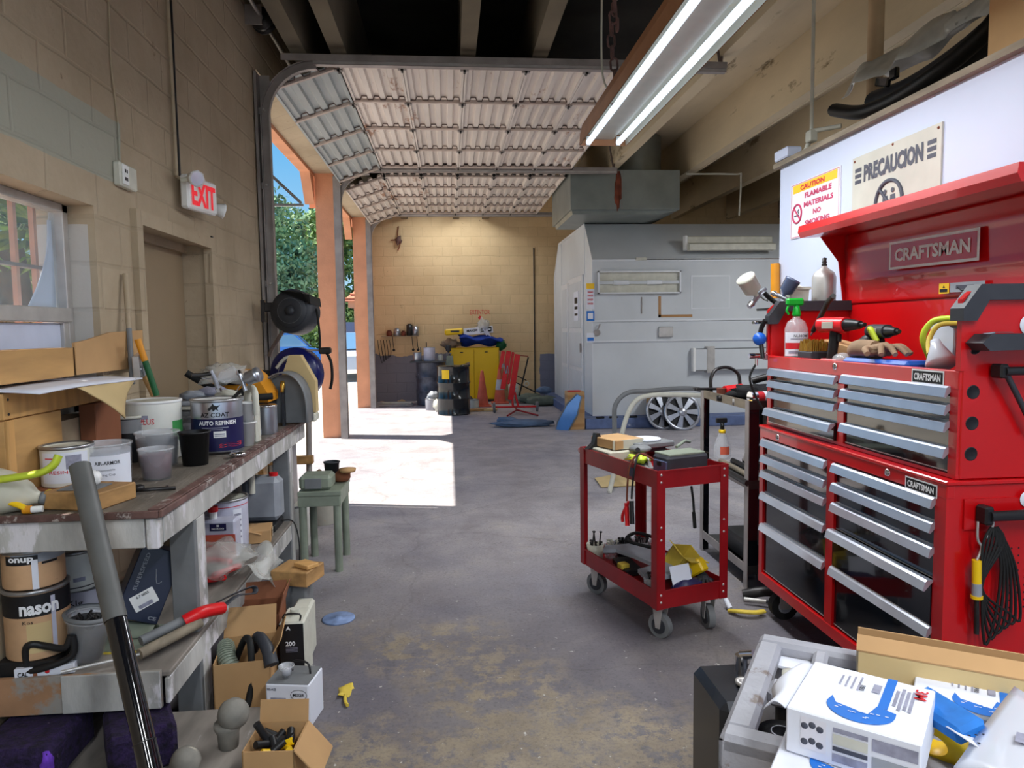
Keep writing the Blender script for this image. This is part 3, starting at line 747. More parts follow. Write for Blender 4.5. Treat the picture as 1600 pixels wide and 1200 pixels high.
fixture(5.1, 6.0, 8.4, 3.3, 'added fluorescent fill fixture over the floor behind the white partition', power=LAMP_FILL * 1.4)  # unseen fixture added to brighten the booth front and back wall
for (x, lb) in ((-.35, 'short added fill fixture on the ceiling above the drums'), (.52, 'short added fill fixture on the ceiling above the yellow cabinet')):  # unseen fixtures added above the door line to brighten the back wall
    fixture(x, 13.95, 14.55, 3.96, lb, power=13)
ch = thing('hanging_chain', 'rusty heavy chain holding the far end of the lit fluorescent fixture', 'chain', (1.03, 4.35, 2.9))
def link(c, ax, r=.022, l=.05, w=.007):
    c = Vector(c); ax = Vector(ax); pts = []
    for i in range(12):
        a = 2 * math.pi * i / 12; pts.append(c + ax * (r * math.cos(a)) + ZU * (r * math.sin(a) + (l / 2 if math.sin(a) > 0 else -l / 2) * .6))
    b = MB(); b.tube(pts, w, 'rust_chain', n=6, closed=True); b.build('chain_link', ch)
cx, cy = (1.015, 4.3, 3.067)[0], 4.30
for i in range(22):
    z = 2.86 + i * .068
    if z > 4.36: break
    link((cx + .012 * math.sin(i * .9), cy, z), (1, 0, 0) if i % 2 else (.5, .86, 0))
for i in range(12):
    z = 3.30 + i * .09
    if z > 4.36: break
    link((cx + .03 - .02 * math.sin(i * 1.3), cy + .02, z), (.8, .6, 0) if i % 2 else (0, 1, 0), .02, .06)
b = MB(); b.tube([(cx - .06, cy, 4.39), (cx - .065, cy, 3.6), (cx - .07, cy, 3.1), (cx - .05, cy, 2.95), (cx + .0, cy, 2.90)], .006, 'off_white', n=6, smooth=5); b.build('cord', ch)
b = MB(); b.tube([(cx, cy, 2.93), (cx + .04, cy, 2.90), (cx + .045, cy, 2.86), (cx + .02, cy, 2.84)], .009, 'rust_chain', n=8, smooth=5); b.build('hook', ch)

# ------------------------------------------------------------------ wall fittings, left
b = MB(); b.tube([(-1.51, 4.241, 3.344), (-1.51, 4.247, 2.828), (-1.51, 4.245, 2.387)], .010, 'wall_block', n=8); b.tube([(-1.515, 4.304, 3.371), (-1.515, 4.3, 2.845), (-1.515, 4.309, 2.401)], .007, 'steel_dark', n=6)
b.build('conduit', label='twin electrical conduit running down the left wall to the exit sign', cat='conduit')
b = MB(); b.tube([(-1.522, 3.542, 3.033), (-1.522, 3.531, 2.744), (-1.522, 3.565, 2.494), (-1.522, 3.562, 2.317)], .004, 'wall_block', n=6, smooth=4); b.build('wall_cable', label='thin painted cable running down to the wall outlet', cat='cable')
t = thing('wall_outlet', 'beige painted double outlet box above the window corner', 'outlet', (-1.53, 3.595, 2.271))
b = MB(); b.bb(-1.53, -1.495, 3.50, 3.68, 2.19, 2.30, 'off_white', .006); b.build('outlet_box', t)
b = MB(); b.bb(-1.495, -1.488, 3.515, 3.575, 2.20, 2.29, 'white', .003)
for z in (2.225, 2.262): b.bb(-1.488, -1.487, 3.53, 3.545, z - .008, z + .008, 'text_black'); b.bb(-1.488, -1.487, 3.552, 3.56, z - .008, z + .008, 'text_black')
b.build('socket_plate', t)
t = thing('exit_sign', 'white exit sign with red letters and twin lamps over the door', 'exit sign', (-1.50, 4.4, 2.2))
b = MB(); b.box((-1.44, 4.39, 2.305), (.055, .31, .19), 'white', .012, rz=-12); b.build('sign_body', t)
b = MB(); b.text('EXIT', (-1.411, 4.384, 2.300), (.208, .978, 0), ZU, .135, .25, 'exit_red', bold=.03, lift=.002); bt = b
b.build('lettering', t)
for (y, z, tz) in ((4.20, 2.365, -35), (4.62, 2.26, 30)):
    b = MB(); b.lathe([(0, -.03), (.03, -.03), (.046, .02), (.048, .03), (0, .03)], 'white', (-1.40, y, z), ax=(.75, -.62 if y < 4.4 else .5, -.2), n=8)
    b.lathe([(0, .031), (.040, .031)], 'can_silver', (-1.40, y, z), ax=(.75, -.62 if y < 4.4 else .5, -.2), n=8)
    b.T = Matrix.Identity(4); b.cyl((-1.47, y, z - .01), (-1.42, y, z), .014, 'off_white', n=8); b.build('lamp_head', t)

# ================================================================== left side: work bench and everything on it
TB = .92
t = thing('workbench', 'long painted plywood workbench along the left wall', 'workbench', (-1.25, 3.6, 0))
b = MB(); b.bb(-1.525, -.955, 2.385, 4.79, TB - .022, TB, 'bench_top', .004); b.build('bench_top', t)
b = MB(); b.bb(-1.525, -.955, 2.372, 2.384, TB - .022, TB + .003, 'bench_edge', .003); b.bb(-.954, -.944, 2.372, 4.79, TB - .020, TB + .004, 'bench_edge', .003); b.bb(-.995, -.957, 2.39, 4.79, TB, TB + .006, 'bench_edge', .002); b.build('edge_moulding', t)
b = MB(); b.bb(-1.525, -1.01, 2.392, 2.412, .795, TB - .023, 'bench_paint', .003); b.build('front_apron', t)
b = MB(); b.bb(-1.005, -.965, 2.39, 2.43, .79, TB - .023, 'bench_paint', .004); b.build('corner_block', t)
b = MB(); b.bb(-.985, -.962, 2.432, 4.78, .80, TB - .023, 'bench_paint', .003); b.build('side_apron', t)
for (x, y, w) in ((-1.06, 2.72, .115), (-1.06, 4.30, .115)):
    b = MB(); b.bb(x, -.968, y, y + .03, 0, .795, 'grey_mid', .003); b.bb(-.985, -.968, y + .03, y + .12, 0, .795, 'bench_paint', .003); b.build('leg', t)
for y in (2.632, 4.66):
    b = MB(); b.bb(-1.52, -1.44, y, y + .08, 0, .795, 'grey_mid', .003); b.build('leg', t)
b = MB(); b.bb(-1.04, -1.02, 4.35, 4.78, .38, .79, 'navy_box'); b.build('end_panel', t)
b = MB(); b.bb(-1.525, -.958, 2.41, 4.30, .345, .365, 'shelf_board', .004); b.build('lower_shelf', t)
b = MB(); b.bb(-1.525, -.985, 2.395, 2.409, .245, .372, 'stained_card'); b.bb(-1.30, -.985, 2.388, 2.396, .245, .374, 'bench_paint', .004); b.bb(-.975, -.960, 2.40, 4.28, .255, .344, 'bench_paint', .003); b.build('shelf_apron', t)
b = MB(); b.bb(-1.52, -.69, 1.75, 2.66, 0, .09, 'shelf_board', .006); b.build('floor_board', label='grimy board lying on the floor under the near end of the workbench', cat='board')

def can(name, label, cat, c, r, h, body, rim='can_lid', lid='can_lid', group=None, openn=False, bail=False, tilt=None):
    """paint can or tub: body, rim, lid"""
    t = thing(name, label, cat, c, group=group, rx=tilt[0] if tilt else 0, ry=tilt[1] if tilt else 0)
    o = ROOTM[t.name]
    b = MB(); b.T = o
    b.lathe([(0, 0), (r * .985, 0), (r, .004), (r, h - .008), (r * .985, h)], body, n=72); b.build('can_body', t)
    b = MB(); b.T = o
    b.lathe([(r, h - .012), (r + .004, h - .009), (r + .004, h), (r - .004, h + .002), (r - .010, h - .004)], rim, n=72); b.build('rim', t)
    if lid:
        b = MB(); b.T = o
        b.lathe([(r - .010, h - .004), (r - .014, h - .007), (r * .55, h - .006), (0, h - .005)], lid, n=32); b.build('lid', t)
    if bail:
        b = MB(); b.T = o
        b.tube([(r * math.cos(a), -(r + .01) * abs(math.sin(a)) * .5 - .0, h * .75 - abs(math.sin(a)) * h * .35) for a in [math.pi * i / 12 for i in range(13)]], .0025, 'steel_pale', n=6); b.build('bail_handle', t)
    return t, o
def on_can(t, o, r, fns, name='label', deg=0):
    """printed label wrapped round a can; deg = direction the label faces (0 = towards -y)"""
    b = MB(); b.T = o @ Matrix.Rotation(R(deg), 4, 'Z')
    for f in fns:
        kind = f[0]
        if kind == 'q': _, x, z, w, h, k, lf = f; a = x / r; b.quad((r * math.sin(a), -r * math.cos(a), z), (math.cos(a), math.sin(a), 0), ZU, w, h, k, lift=lf, bend=r)
        else: _, s_, x, z, w, h, k, bd = f; a = x / r; b.text(s_, (r * math.sin(a), -r * math.cos(a), z), (math.cos(a), math.sin(a), 0), ZU, h, w, k, bold=bd, lift=.0022, bend=r)
    return b.build(name, t)
def cup(name, label, cat, c, r0, r1, h, k, fill=None, fz=.5, group=None, wall=.003, rx=0, ry=0):
    t = thing(name, label, cat, c, group=group, rx=rx, ry=ry); o = ROOTM[t.name]
    b = MB(); b.T = o
    b.lathe([(0, .001), (r0, .001), (r1, h), (r1 + .004, h), (r1 + .004, h - .006), (r1, h - .007)], k, n=30)
    b.lathe([(r1 - wall, h), (r0 - wall, .006), (0, .006)], k, n=30); b.build('cup_wall', t)
    if fill:
        rf = r0 + (r1 - r0) * fz - wall * 1.5
        b = MB(); b.T = o; b.lathe([(0, .008), (r0 - wall * 1.4, .008), (rf, h * fz), (0, h * fz)], fill, n=26); b.build('contents', t)
    return t, o

# --- cans and cups standing on the bench
r = .118; t, o = can('paint_can', 'silver and navy AUTO REFINISH gallon can on the bench', 'paint can', (-1.134, 3.567, TB), r, .262, 'can_silver', lid='white')
on_can(t, o, r, [('q', 0, .095, .52, .155, 'can_navy', .0012), ('t', 'AZ COAT', .0, .192, .13, .022, 'text_black', .02), ('t', 'AUTO REFINISH', .012, .153, .175, .021, 'text_white', .03),
    ('q', .0, .130, .12, .004, 'label_grey', .002), ('q', -.01, .122, .09, .003, 'label_grey', .002), ('q', .02, .098, .055, .030, 'white', .002), ('q', .02, .099, .046, .006, 'label_grey', .0026), ('q', .02, .090, .046, .004, 'label_grey', .0026),
    ('t', '\u2248', .075, .045, .12, .022, 'text_red', .03)], deg=12)
b = MB(); b.T = o @ Matrix.Rotation(R(12), 4, 'Z')        # leaping animal mark
pts = [(-.03, .0), (-.012, .014), (-.006, .026), (.0, .016), (.012, .012), (.028, .018), (.014, .002), (.018, -.012), (.006, -.004), (-.006, -.014), (-.010, -.002), (-.024, -.010)]
b.prism(pts, (0.0, -r - .0005, .222), (1, 0, 0), (0, 0, 1), .002, 'text_black'); b.build('emblem', t)
r = .122; t, o = can('paint_bucket', 'large white bucket marked PLUS behind the mixing cups', 'bucket', (-1.39, 3.46, TB), r, .27, 'can_white', rim='white', lid='off_white')
on_can(t, o, r, [('t', 'PLUS', -.02, .180, .06, .026, 'text_red', .01), ('q', -.05, .20, .07, .018, 'label_grey', .001), ('q', -.06, .17, .06, .003, 'label_grey', .001), ('q', -.05, .185, .05, .004, 'text_black', .002), ('q', .135, .13, .09, .09, 'green_label', .0015)], deg=18)
r = .085; t, o = can('paint_can', 'small white quart can with a stained label beside the plywood crate', 'paint can', (-1.405, 2.72, .955), r, .145, 'can_white', lid='off_white')
on_can(t, o, r, [('q', .0, .07, .16, .11, 'paper', .001), ('q', -.05, .105, .03, .004, 'text_red', .002), ('q', .03, .09, .05, .05, 'label_grey', .0015), ('t', 'RESIN', -.02, .055, .06, .012, 'text_red', .01)], deg=20)
b = MB(); b.bb(-1.49, -1.30, 2.62, 2.84, TB, .953, 'cardboard_dark', .002); b.build('cardboard_scrap', label='flat brown cardboard scrap under the small white can', cat='cardboard')
r = .062; t, o = can('plastic_jar', 'dark jar with a ribbed clear lid left of the PLUS bucket', 'jar', (-1.455, 3.36, TB), r, .21, 'black_plastic', rim='off_white', lid='off_white')
on_can(t, o, r, [('q', 0, .165, .33, .06, 'clear_plastic', .003), ('q', 0, .09, .12, .07, 'text_black', .003)])
r = .063; t, o = can('paint_can', 'silver quart can standing near the far end of the bench', 'paint can', (-1.05, 4.15, TB), r, .165, 'can_silver', rim='chrome', lid='can_lid')
on_can(t, o, r, [('q', -.075, .08, .025, .15, 'can_navy', .001), ('q', -.02, .02, .02, .03, 'paper', .002)])
# mixing cups
t, o = cup('mixing_cup', 'big clear mixing cup with printed label at the bench front', 'cup', (-1.31, 2.80, TB), .087, .092, .170, 'clear_plastic', 'paper', .86)
on_can(t, o, .0925, [('q', 0, .07, .21, .125, 'paper', .0015), ('t', 'AIR-ARMOR', .012, .105, .085, .014, 'text_black', .02), ('t', 'Disposable', .005, .078, .06, .010, 'text_grey', .0), ('t', 'Mixing Cup', .005, .060, .06, .011, 'text_grey', .0), ('q', .0, .035, .055, .004, 'label_grey', .002), ('q', .0, .028, .05, .003, 'label_grey', .002)] + [('q', -.065, .02 + .012 * i, .012, .0015, 'text_grey', .002) for i in range(10)], deg=22)
t, o = cup('mixing_cup', 'small mixing cup stained with wine red paint', 'cup', (-1.173, 2.925, TB), .052, .064, .125, 'clear_plastic', 'pink_paint', .8)
t, o = cup('mixing_cup', 'empty black plastic cup in front of the refinish can', 'cup', (-1.125, 3.22, TB), .052, .064, .148, 'black_plastic')
t, o = cup('mixing_cup', 'clear tub of bluish liquid between the red cup and the PLUS bucket', 'cup', (-1.29, 3.24, TB), .078, .09, .15, 'clear_plastic', 'poly_grey', .8)
t, o = cup('mixing_cup', 'wide clear tub with crumpled film over its rim behind the black cup', 'cup', (-1.33, 3.80, TB), .085, .10, .16, 'clear_plastic', 'can_kbody', .7)
# stack of paper cups
for i, dz in enumerate((0, .10)):
    t, o = cup('paper_cup', ('lower' if i == 0 else 'upper') + ' white paper cup stacked beside the refinish can', 'cup', (-1.035, 3.72, TB + dz), .028, .042, .125, 'white', group=None)
b = MB(); b.tube([(-1.05, 3.80, 1.10), (-1.045, 3.79, 1.185), (-1.02, 3.76, 1.215), (-.985, 3.70, 1.19), (-.98, 3.69, 1.08)], .021, 'off_white', n=10, smooth=5, r1=.015)
b.bb(-1.09, -1.00, 3.78, 3.85, TB, 1.12, 'off_white', .01); b.build('spray_bottle', label='white sprayer bottle with a hooked spout by the paper cups', cat='spray bottle')
# white jug lying down
t = thing('plastic_jug', 'translucent white jug lying at the left end of the bench', 'jug', (-1.42, 2.52, TB))
b = MB(); b.lathe([(0, 0), (.07, .0), (.076, .02), (.072, .06), (.045, .12), (.022, .145), (.018, .16), (0, .16)], 'frosted', (-1.512, 2.43, .999), n=26, ax=(.62, .12, -.16)); b.build('jug_body', t)
b = MB(); b.lathe([(0, .157), (.022, .157), (.022, .175), (0, .175)], 'grey_mid', (-1.512, 2.43, .999), ax=(.62, .12, -.16), n=18); b.build('cap', t)
# lime and yellow plastic tools
b = MB(); b.tube([(-1.465, 2.36, 1.041), (-1.368, 2.36, 1.052), (-1.3, 2.36, 1.064), (-1.267, 2.37, 1.086), (-1.255, 2.38, 1.115)], .024, 'lime', n=10, smooth=6, flat=.5); b.build('scraper', label='lime green curved plastic handle on the bench corner', cat='tool')
t = thing('utility_knife', 'yellow handled blade in front of the lime green tool', 'knife', (-1.42, 2.41, TB))
b = MB(); b.tube([(-1.44, 2.402, .965), (-1.40, 2.40, .952), (-1.375, 2.40, .937)], .013, 'yellow', n=8, smooth=4, flat=.7); b.build('handle', t)
b = MB(); b.cyl((-1.385, 2.40, .935), (-1.362, 2.402, .935), .014, 'amber', n=12); b.cyl((-1.362, 2.402, .935), (-1.33, 2.41, .935), .011, 'white', n=12); b.build('tip', t)
b = MB(); b.lathe([(0, 0), (.018, 0), (.02, .02), (.012, .03), (0, .03)], 'white', (-1.335, 2.50, .945), ax=(-.3, -.8, .4), n=14); b.cyl((-1.39, 2.56, .95), (-1.34, 2.51, .95), .018, 'yellow_dull', r1=.014, n=12); b.build('glue_tube', label='dull yellow tube with a white cap lying by the wooden block', cat='tube')
b = MB(); b.box((-1.235, 2.52, TB + .03), (.21, .19, .058), 'wood', .004, rz=-14); b.box((-1.245, 2.51, TB + .0615), (.13, .10, .003), 'grey_mid', 0, rz=-5); b.build('wood_block', label='thick square wooden block near the bench corner', cat='block')
b = MB(); b.sphere((-1.225, 2.53, TB + .088), .022, 'white', (1.1, .8, 1.1), nz=.5, seed=3); b.tube([(-1.24, 2.52, TB + .07), (-1.26, 2.50, TB + .067)], .008, 'white', n=8); b.build('putty_lump', label='white lump of filler on the wooden block', cat='filler')
b = MB(); b.tube([(-1.13, 2.66, TB + .012), (-1.09, 2.66, TB + .014), (-1.02, 2.70, TB + .008)], .007, 'steel_dark', n=8, smooth=3); b.sphere((-1.135, 2.66, TB + .02), .02, 'steel_dark', (1, 1, .7), nz=.4); b.box((-1.05, 2.70, TB + .012), (.01, .04, .008), 'steel_dark', 0, rz=20); b.build('spring_clip', label='small dark metal clip on the bench by the red cup', cat='clip')
t = thing('ladle', 'steel ladle with a shiny bowl at the bench edge', 'ladle', (-1.02, 3.38, TB))
b = MB(); b.sphere((-.985, 3.36, TB + .018), .040, 'chrome', (1, .8, .4)); b.build('bowl', t)
b = MB(); b.tube([(-1.02, 3.39, TB + .02), (-1.10, 3.42, TB + .012), (-1.16, 3.42, TB + .012)], .006, 'steel_dark', n=8, smooth=3); b.build('handle', t)
# pile on top of the refinish can and behind
t = thing('sheet_pile', 'stack of pale trays and rags behind the refinish can', 'tray pile', (-1.30, 3.95, TB))
b = MB(); b.bb(-1.46, -1.20, 3.85, 4.15, TB, TB + .18, 'grey_mid', .01); b.bb(-1.48, -1.18, 3.82, 4.18, TB + .18, TB + .205, 'off_white', .005); b.bb(-1.45, -1.13, 3.80, 4.10, TB + .205, TB + .225, 'poly_grey', .004); b.build('tray', t)
for i, (x, y, z, r_, k) in enumerate(((-1.36, 3.9, 1.17, .05, 'poly_grey'), (-1.27, 3.95, 1.18, .06, 'label_grey'), (-1.18, 3.9, 1.17, .045, 'off_white'))):
    b = MB(); b.sphere((x, y, z), r_, k, (1.4, 1, .5), nz=.6, seed=i); b.build('rag', t)
def spray_gun(c, label, rz=0, cupk='can_silver', s=1.0, tilt=0):
    t = thing('spray_gun', label, 'spray gun', c, rz, ry=tilt); o = ROOTM[t.name] @ Matrix.Scale(s, 4)
    b = MB(); b.T = o; b.tube([(-.07, 0, .06), (-.02, 0, .065), (.05, 0, .06)], .014, 'can_silver', n=10); b.cyl((.05, 0, .06), (.075, 0, .06), .02, 'chrome', r1=.014, n=14); b.build('gun_body', t)
    b = MB(); b.T = o; b.tube([(-.05, 0, .06), (-.065, 0, .0), (-.085, 0, -.05)], .013, 'steel_dark', n=8, smooth=3); b.build('grip', t)
    b = MB(); b.T = o; b.tube([(-.02, 0, .05), (-.03, 0, .02), (-.045, 0, .0)], .004, 'chrome', n=6); b.build('trigger', t)
    b = MB(); b.T = o; b.lathe([(.012, .07), (.014, .085), (.045, .11), (.048, .18), (.05, .182), (.05, .195), (0, .2)], cupk, n=20); b.build('cup', t)
    return t
spray_gun((-1.20, 3.62, 1.245), 'silver spray gun lying on the lid of the refinish can', 30, 'clear_plastic', .8, 70)
spray_gun((-1.06, 3.62, 1.245), 'chrome spray gun at the right edge of the refinish can lid', 160, 'can_silver', .75, -70)
t = thing('crumpled_bag', 'crumpled clear bag heaped on the pale trays', 'plastic bag', (-1.2, 4.0, 1.2))
b = MB(); b.sphere((-1.26, 4.12, 1.27), .10, 'clear_bag', (1.3, 1, .55), n=22, nz=.8, seed=8); b.build('bag_body', t)
# amber case on grey bin, strap
b = MB(); b.bb(-1.37, -1.07, 4.20, 4.52, TB, 1.09, 'charcoal', .01); b.build('grey_bin', label='low charcoal bin under the amber tool case', cat='bin')
t = thing('tool_case', 'amber plastic tool case with a dark clasp on the charcoal bin', 'tool case', (-1.22, 4.35, 1.09))
b = MB(); b.prism([(-.17, 0), (.17, 0), (.17, .05), (.11, .15), (.07, .185), (-.13, .185), (-.17, .15)], (-1.22, 4.22, 1.092), (1, 0, 0), (0, 0, 1), -.24, 'amber'); b.build('case_body', t)
b = MB(); b.bb(-1.32, -1.20, 4.208, 4.222, 1.20, 1.24, 'steel_dark', .003); b.bb(-1.305, -1.215, 4.202, 4.210, 1.212, 1.230, 'steel_pale', .003); b.build('clasp', t)
b = MB(); b.tube([(-1.46, 4.10, 1.28), (-1.40, 4.12, 1.235), (-1.30, 4.165, 1.17), (-1.20, 4.175, 1.15), (-1.10, 4.17, 1.13), (-1.02, 4.2, 1.13)], .020, 'black_rubber', n=10, smooth=5); b.build('air_hose', label='thick black rubber hose draped over the amber tool case', cat='hose')
# grey moulded hood and paper bag at the far end
t = thing('plastic_hood', 'arched grey plastic hood with a brass nozzle at the bench far end', 'plastic part', (-1.02, 4.5, TB))
b = MB()
def hood(u, v):
    a = math.pi * u; return (-1.02 + .145 * math.cos(a), 4.42 + .2 * v, TB + .02 + .31 * max(0, math.sin(a)) ** .6)
b.sheet(hood, 20, 3, .008, 'grey_mid'); b.build('hood_shell', t)
b = MB(); b.prism([(.14 * math.cos(R(a)), .30 * max(0, math.sin(R(a))) ** .6) for a in range(0, 181, 12)], (-1.02, 4.50, TB + .015), (1, 0, 0), (0, 0, 1), -.01, 'grey_mid'); b.bb(-1.03, -1.015, 4.46, 4.5, TB + .0, TB + .24, 'charcoal'); b.build('inner_panel', t)
b = MB(); b.lathe([(0, 0), (.012, 0), (.016, .03), (.010, .05), (.010, .07), (0, .07)], 'brass', (-1.01, 4.42, TB + .28), ax=(0, -.3, -1), n=14); b.build('nozzle', t)
b = MB(); b.prism([(-.13, 0), (.13, 0), (.13, .20), (.04, .37), (-.03, .37), (-.10, .18)], (-.99, 4.66, TB + .06), (1, 0, 0), (0, 0, 1), -.09, 'cardboard_pale'); b.build('paper_bag', label='tall tan paper bag peaking behind the grey hood', cat='bag')
b = MB(); b.bb(-1.10, -.86, 4.64, 4.76, TB, TB + .055, 'off_white', .01); b.build('foam_pad', label='thin pale pad under the paper bag', cat='pad')

# --- crates and cardboard against the wall under the window
b = MB(); b.bb(-1.527, -1.492, 2.51, 2.865, TB, 1.214, 'ply', .003); b.bb(-1.492, -1.482, 2.51, 2.55, TB, 1.214, 'plank', .002); b.build('plywood_crate', label='lower plywood crate side standing on the bench under the window', cat='crate')
b = MB(); b.bb(-1.62, -1.484, 2.50, 3.285, 1.217, 1.306, 'plank', .003)
for y in (2.525,):
    for z in (1.235, 1.285): b.cyl((-1.486, y, z), (-1.482, y, z), .005, 'steel_dark', n=8)
b.build('timber_plank', label='thick timber plank laid on the plywood crate', cat='plank')
b = MB(); b.bb(-1.525, -1.46, 3.06, 3.285, TB, 1.214, 'cardboard_dark', .003); b.build('dark_box', label='dark brown box under the far end of the timber plank', cat='box')
b = MB(); b.bb(-1.62, -1.492, 2.49, 2.98, 1.335, 1.449, 'ply', .003); b.build('plywood_crate', label='upper plywood crate on the cardboard sheet beside the window', cat='crate')
b = MB(); b.prism([(0, 0), (.64, 0), (.64, .180), (.30, .17), (.1, .14), (0, .13)], (-1.505, 3.00, 1.338), (0, 1, 0), (0, 0, 1), .012, 'cardboard'); b.prism([(0, 0), (.30, 0), (.27, .145), (.1, .125), (0, .11)], (-1.501, 3.00, 1.339), (0, 1, 0), (0, 0, 1), .004, 'stained_board'); b.build('leaning_cardboard', label='soot stained cardboard panel leaning on the wall by the door', cat='cardboard')
t = thing('cardboard_sheet', 'bent cardboard sheet with a drooping corner over the timber plank', 'cardboard', (-1.4, 2.8, 1.33))
b = MB(); b.sheet(lambda u, v: (-1.61 + .25 * v, 2.49 + u * .80, 1.318 + .004 * math.sin(5 * u) - (.012 * v * v)), 10, 4, .006, 'paper'); b.build('sheet', t)
b = MB()
def flap(u, v):
    y = 2.74 + u * .50; w = 1 - abs(u - .5) * 2; return (-1.365 + .05 * v * w + .02 * math.sin(6 * u) * v, y, 1.304 - .145 * v * w)
b.sheet(flap, 10, 5, .005, 'cardboard_pale'); b.build('folded_flap', t)
# tool handles standing by the door
def handle(label, p0, p1, r0, k, k2=None, cut=.5, name='long_tool'):
    t = thing(name, label, 'handle', p0); p0, p1 = Vector(p0), Vector(p1); q = p0.lerp(p1, cut)
    b = MB(); b.tube([p0, q], r0, k, n=10); b.build('shaft', t)
    b = MB(); b.tube([q, p1], r0 * 1.05, k2 or k, n=10); b.build('grip', t); return t
handle('green handle with a yellow end leaning on the exit door', (-1.36, 3.434, 1.212), (-1.42, 3.405, 1.476), .014, 'green_dark', 'amber', .62)
handle('bare brown wooden handle crossing behind the green one', (-1.4, 3.498, 1.207), (-1.45, 3.445, 1.387), .013, 'wood', 'wood', .5)
handle('long grey pole leaning on the wall left of the exit door', (-1.46, 3.421, 1.269), (-1.51, 3.528, 1.783), .012, 'grey_mid', 'wall_block', .5)
b = MB(); b.T = Matrix.Translation((-1.44, 3.452, 1.356)); b.box((0, 0, 0), (.03, .12, .10), 'steel_pale', .004, rz=10, rx=8); b.box((.02, 0, -.02), (.02, .07, .05), 'can_silver', .004, rx=30); b.build('putty_knife', label='grey metal scraper head by the tool handles', cat='tool')

# --- leaning steel pole in front of the bench
t = thing('steel_pole', 'long black steel bar leaning on the near bench corner', 'steel bar', (-.64, 1.72, 0))
p0, p1 = Vector((-.66, 1.70, 0)), Vector((-1.175, 2.345, 1.084)); d = (p1 - p0).normalized()
q1 = p0.lerp(p1, .62)
b = MB(); b.tube([p0, q1], .029, 'black_gloss', n=18); b.tube([p0.lerp(p1, .36), p0.lerp(p1, .362)], .0305, 'steel_dark', n=18); b.build('lower_tube', t)
b = MB(); b.tube([q1, p1], .0315, 'sleeve_grey', n=18, caps=False); b.tube([p1, q1], .027, 'black_rubber', n=18, caps=False); b.build('sleeve', t)

# --- lower shelf contents
ZS = .366
b = MB(); b.bb(-1.52, -1.33, 2.42, 2.66, ZS, ZS + .05, 'black_plastic', .004); b.build('plastic_tray', label='flat black tray under the black banded can', cat='tray')
r = .097; t, o = can('paint_can', 'big black banded can with white lettering on the lower shelf', 'paint can', (-1.428, 2.515, ZS + .052), r, .235, 'can_orange')
on_can(t, o, r, [('q', 0, .185, .5, .075, 'text_black', .001), ('t', 'nason', .035, .172, .115, .034, 'text_white', .04), ('q', .03, .075, .07, .10, 'cardboard_pale', .001), ('t', 'Kos', .0, .132, .03, .012, 'text_black', 0), ('q', .075, .12, .014, .18, 'can_kbody', .0016)], deg=12)
r = .092; t, o = can('paint_can', 'orange labelled can stacked on the big black banded can', 'paint can', (-1.43, 2.515, ZS + .292), r, .130, 'can_orange')
on_can(t, o, r, [('q', .06, .105, .2, .03, 'poly_grey', .001), ('t', 'onup', -.01, .100, .075, .022, 'text_white', .04), ('q', -.01, .100, .10, .03, 'text_black', .0012), ('q', .03, .05, .018, .10, 'paper', .0015), ('q', .075, .085, .05, .008, 'text_black', .0016)], deg=12)
r = .080; t, o = can('paint_can', 'bluish can with a handwritten K behind the steel bar', 'paint can', (-1.44, 2.84, ZS), r, .17, 'can_kbody', lid='can_lid')
on_can(t, o, r, [('q', -.06, .12, .04, .03, 'print_blue', .001), ('q', -.05, .07, .05, .07, 'cardboard_pale', .001), ('t', 'Klg', .01, .115, .05, .028, 'text_black', -.0), ('q', .0, .08, .06, .008, 'label_grey', .001)], deg=0)
r = .078; t, o = can('paint_can', 'white can on top of the can with the handwritten K', 'paint can', (-1.445, 2.80, ZS + .172), r, .15, 'can_white', lid='white')
on_can(t, o, r, [('q', 0, .015, .4, .004, 'text_black', .001), ('q', -.03, .06, .06, .04, 'grey_green', .001), ('q', .05, .045, .04, .015, 'label_grey', .001)])
t, o = cup('mixing_cup', 'clear cup of grimy bolts leaning on the lower shelf', 'cup', (-1.27, 2.50, ZS + .014), .048, .075, .155, 'clear_plastic', 'steel_dark', .9, ry=8)
b = MB(); b.T = o
for i in range(16): a = i * 2.4; rr = .045 * math.sqrt(i / 16); b.cyl((rr * math.cos(a), rr * math.sin(a), .138), (rr * math.cos(a) + .02 * math.cos(i), rr * math.sin(a) + .02 * math.sin(i), .150), .005, 'steel_dark', n=6)
b.build('bolts', t)
b = MB(); b.T = o; b.lathe([(.070, .15), (.08, .155), (.085, .165), (.075, .17)], 'grey_mid', n=24, arc=.7, a0=1.5); b.build('lifted_lid', t)
b = MB(); b.T = Matrix.Translation((-.065, -.020, .0)); b.box((-1.30, 2.45, ZS + .017), (.18, .030, .033), 'paper', .002, rz=8); b.box((-1.325, 2.431, ZS + .017), (.012, .002, .031), 'cardboard_dark', 0, rz=8); b.sphere((-1.29, 2.436, ZS + .017), .008, 'text_red', (1, .2, 1)); b.text('CAL', (-1.36, 2.424, ZS + .015), (1, .14, 0), ZU, .016, .03, 'text_black', bold=.02); b.build('sandpaper_carton', label='small stained white carton on the lower shelf front', cat='carton')
t = thing('grinder_guard', 'black plastic bracket in front of the black banded can', 'bracket', (-1.37, 2.43, ZS))
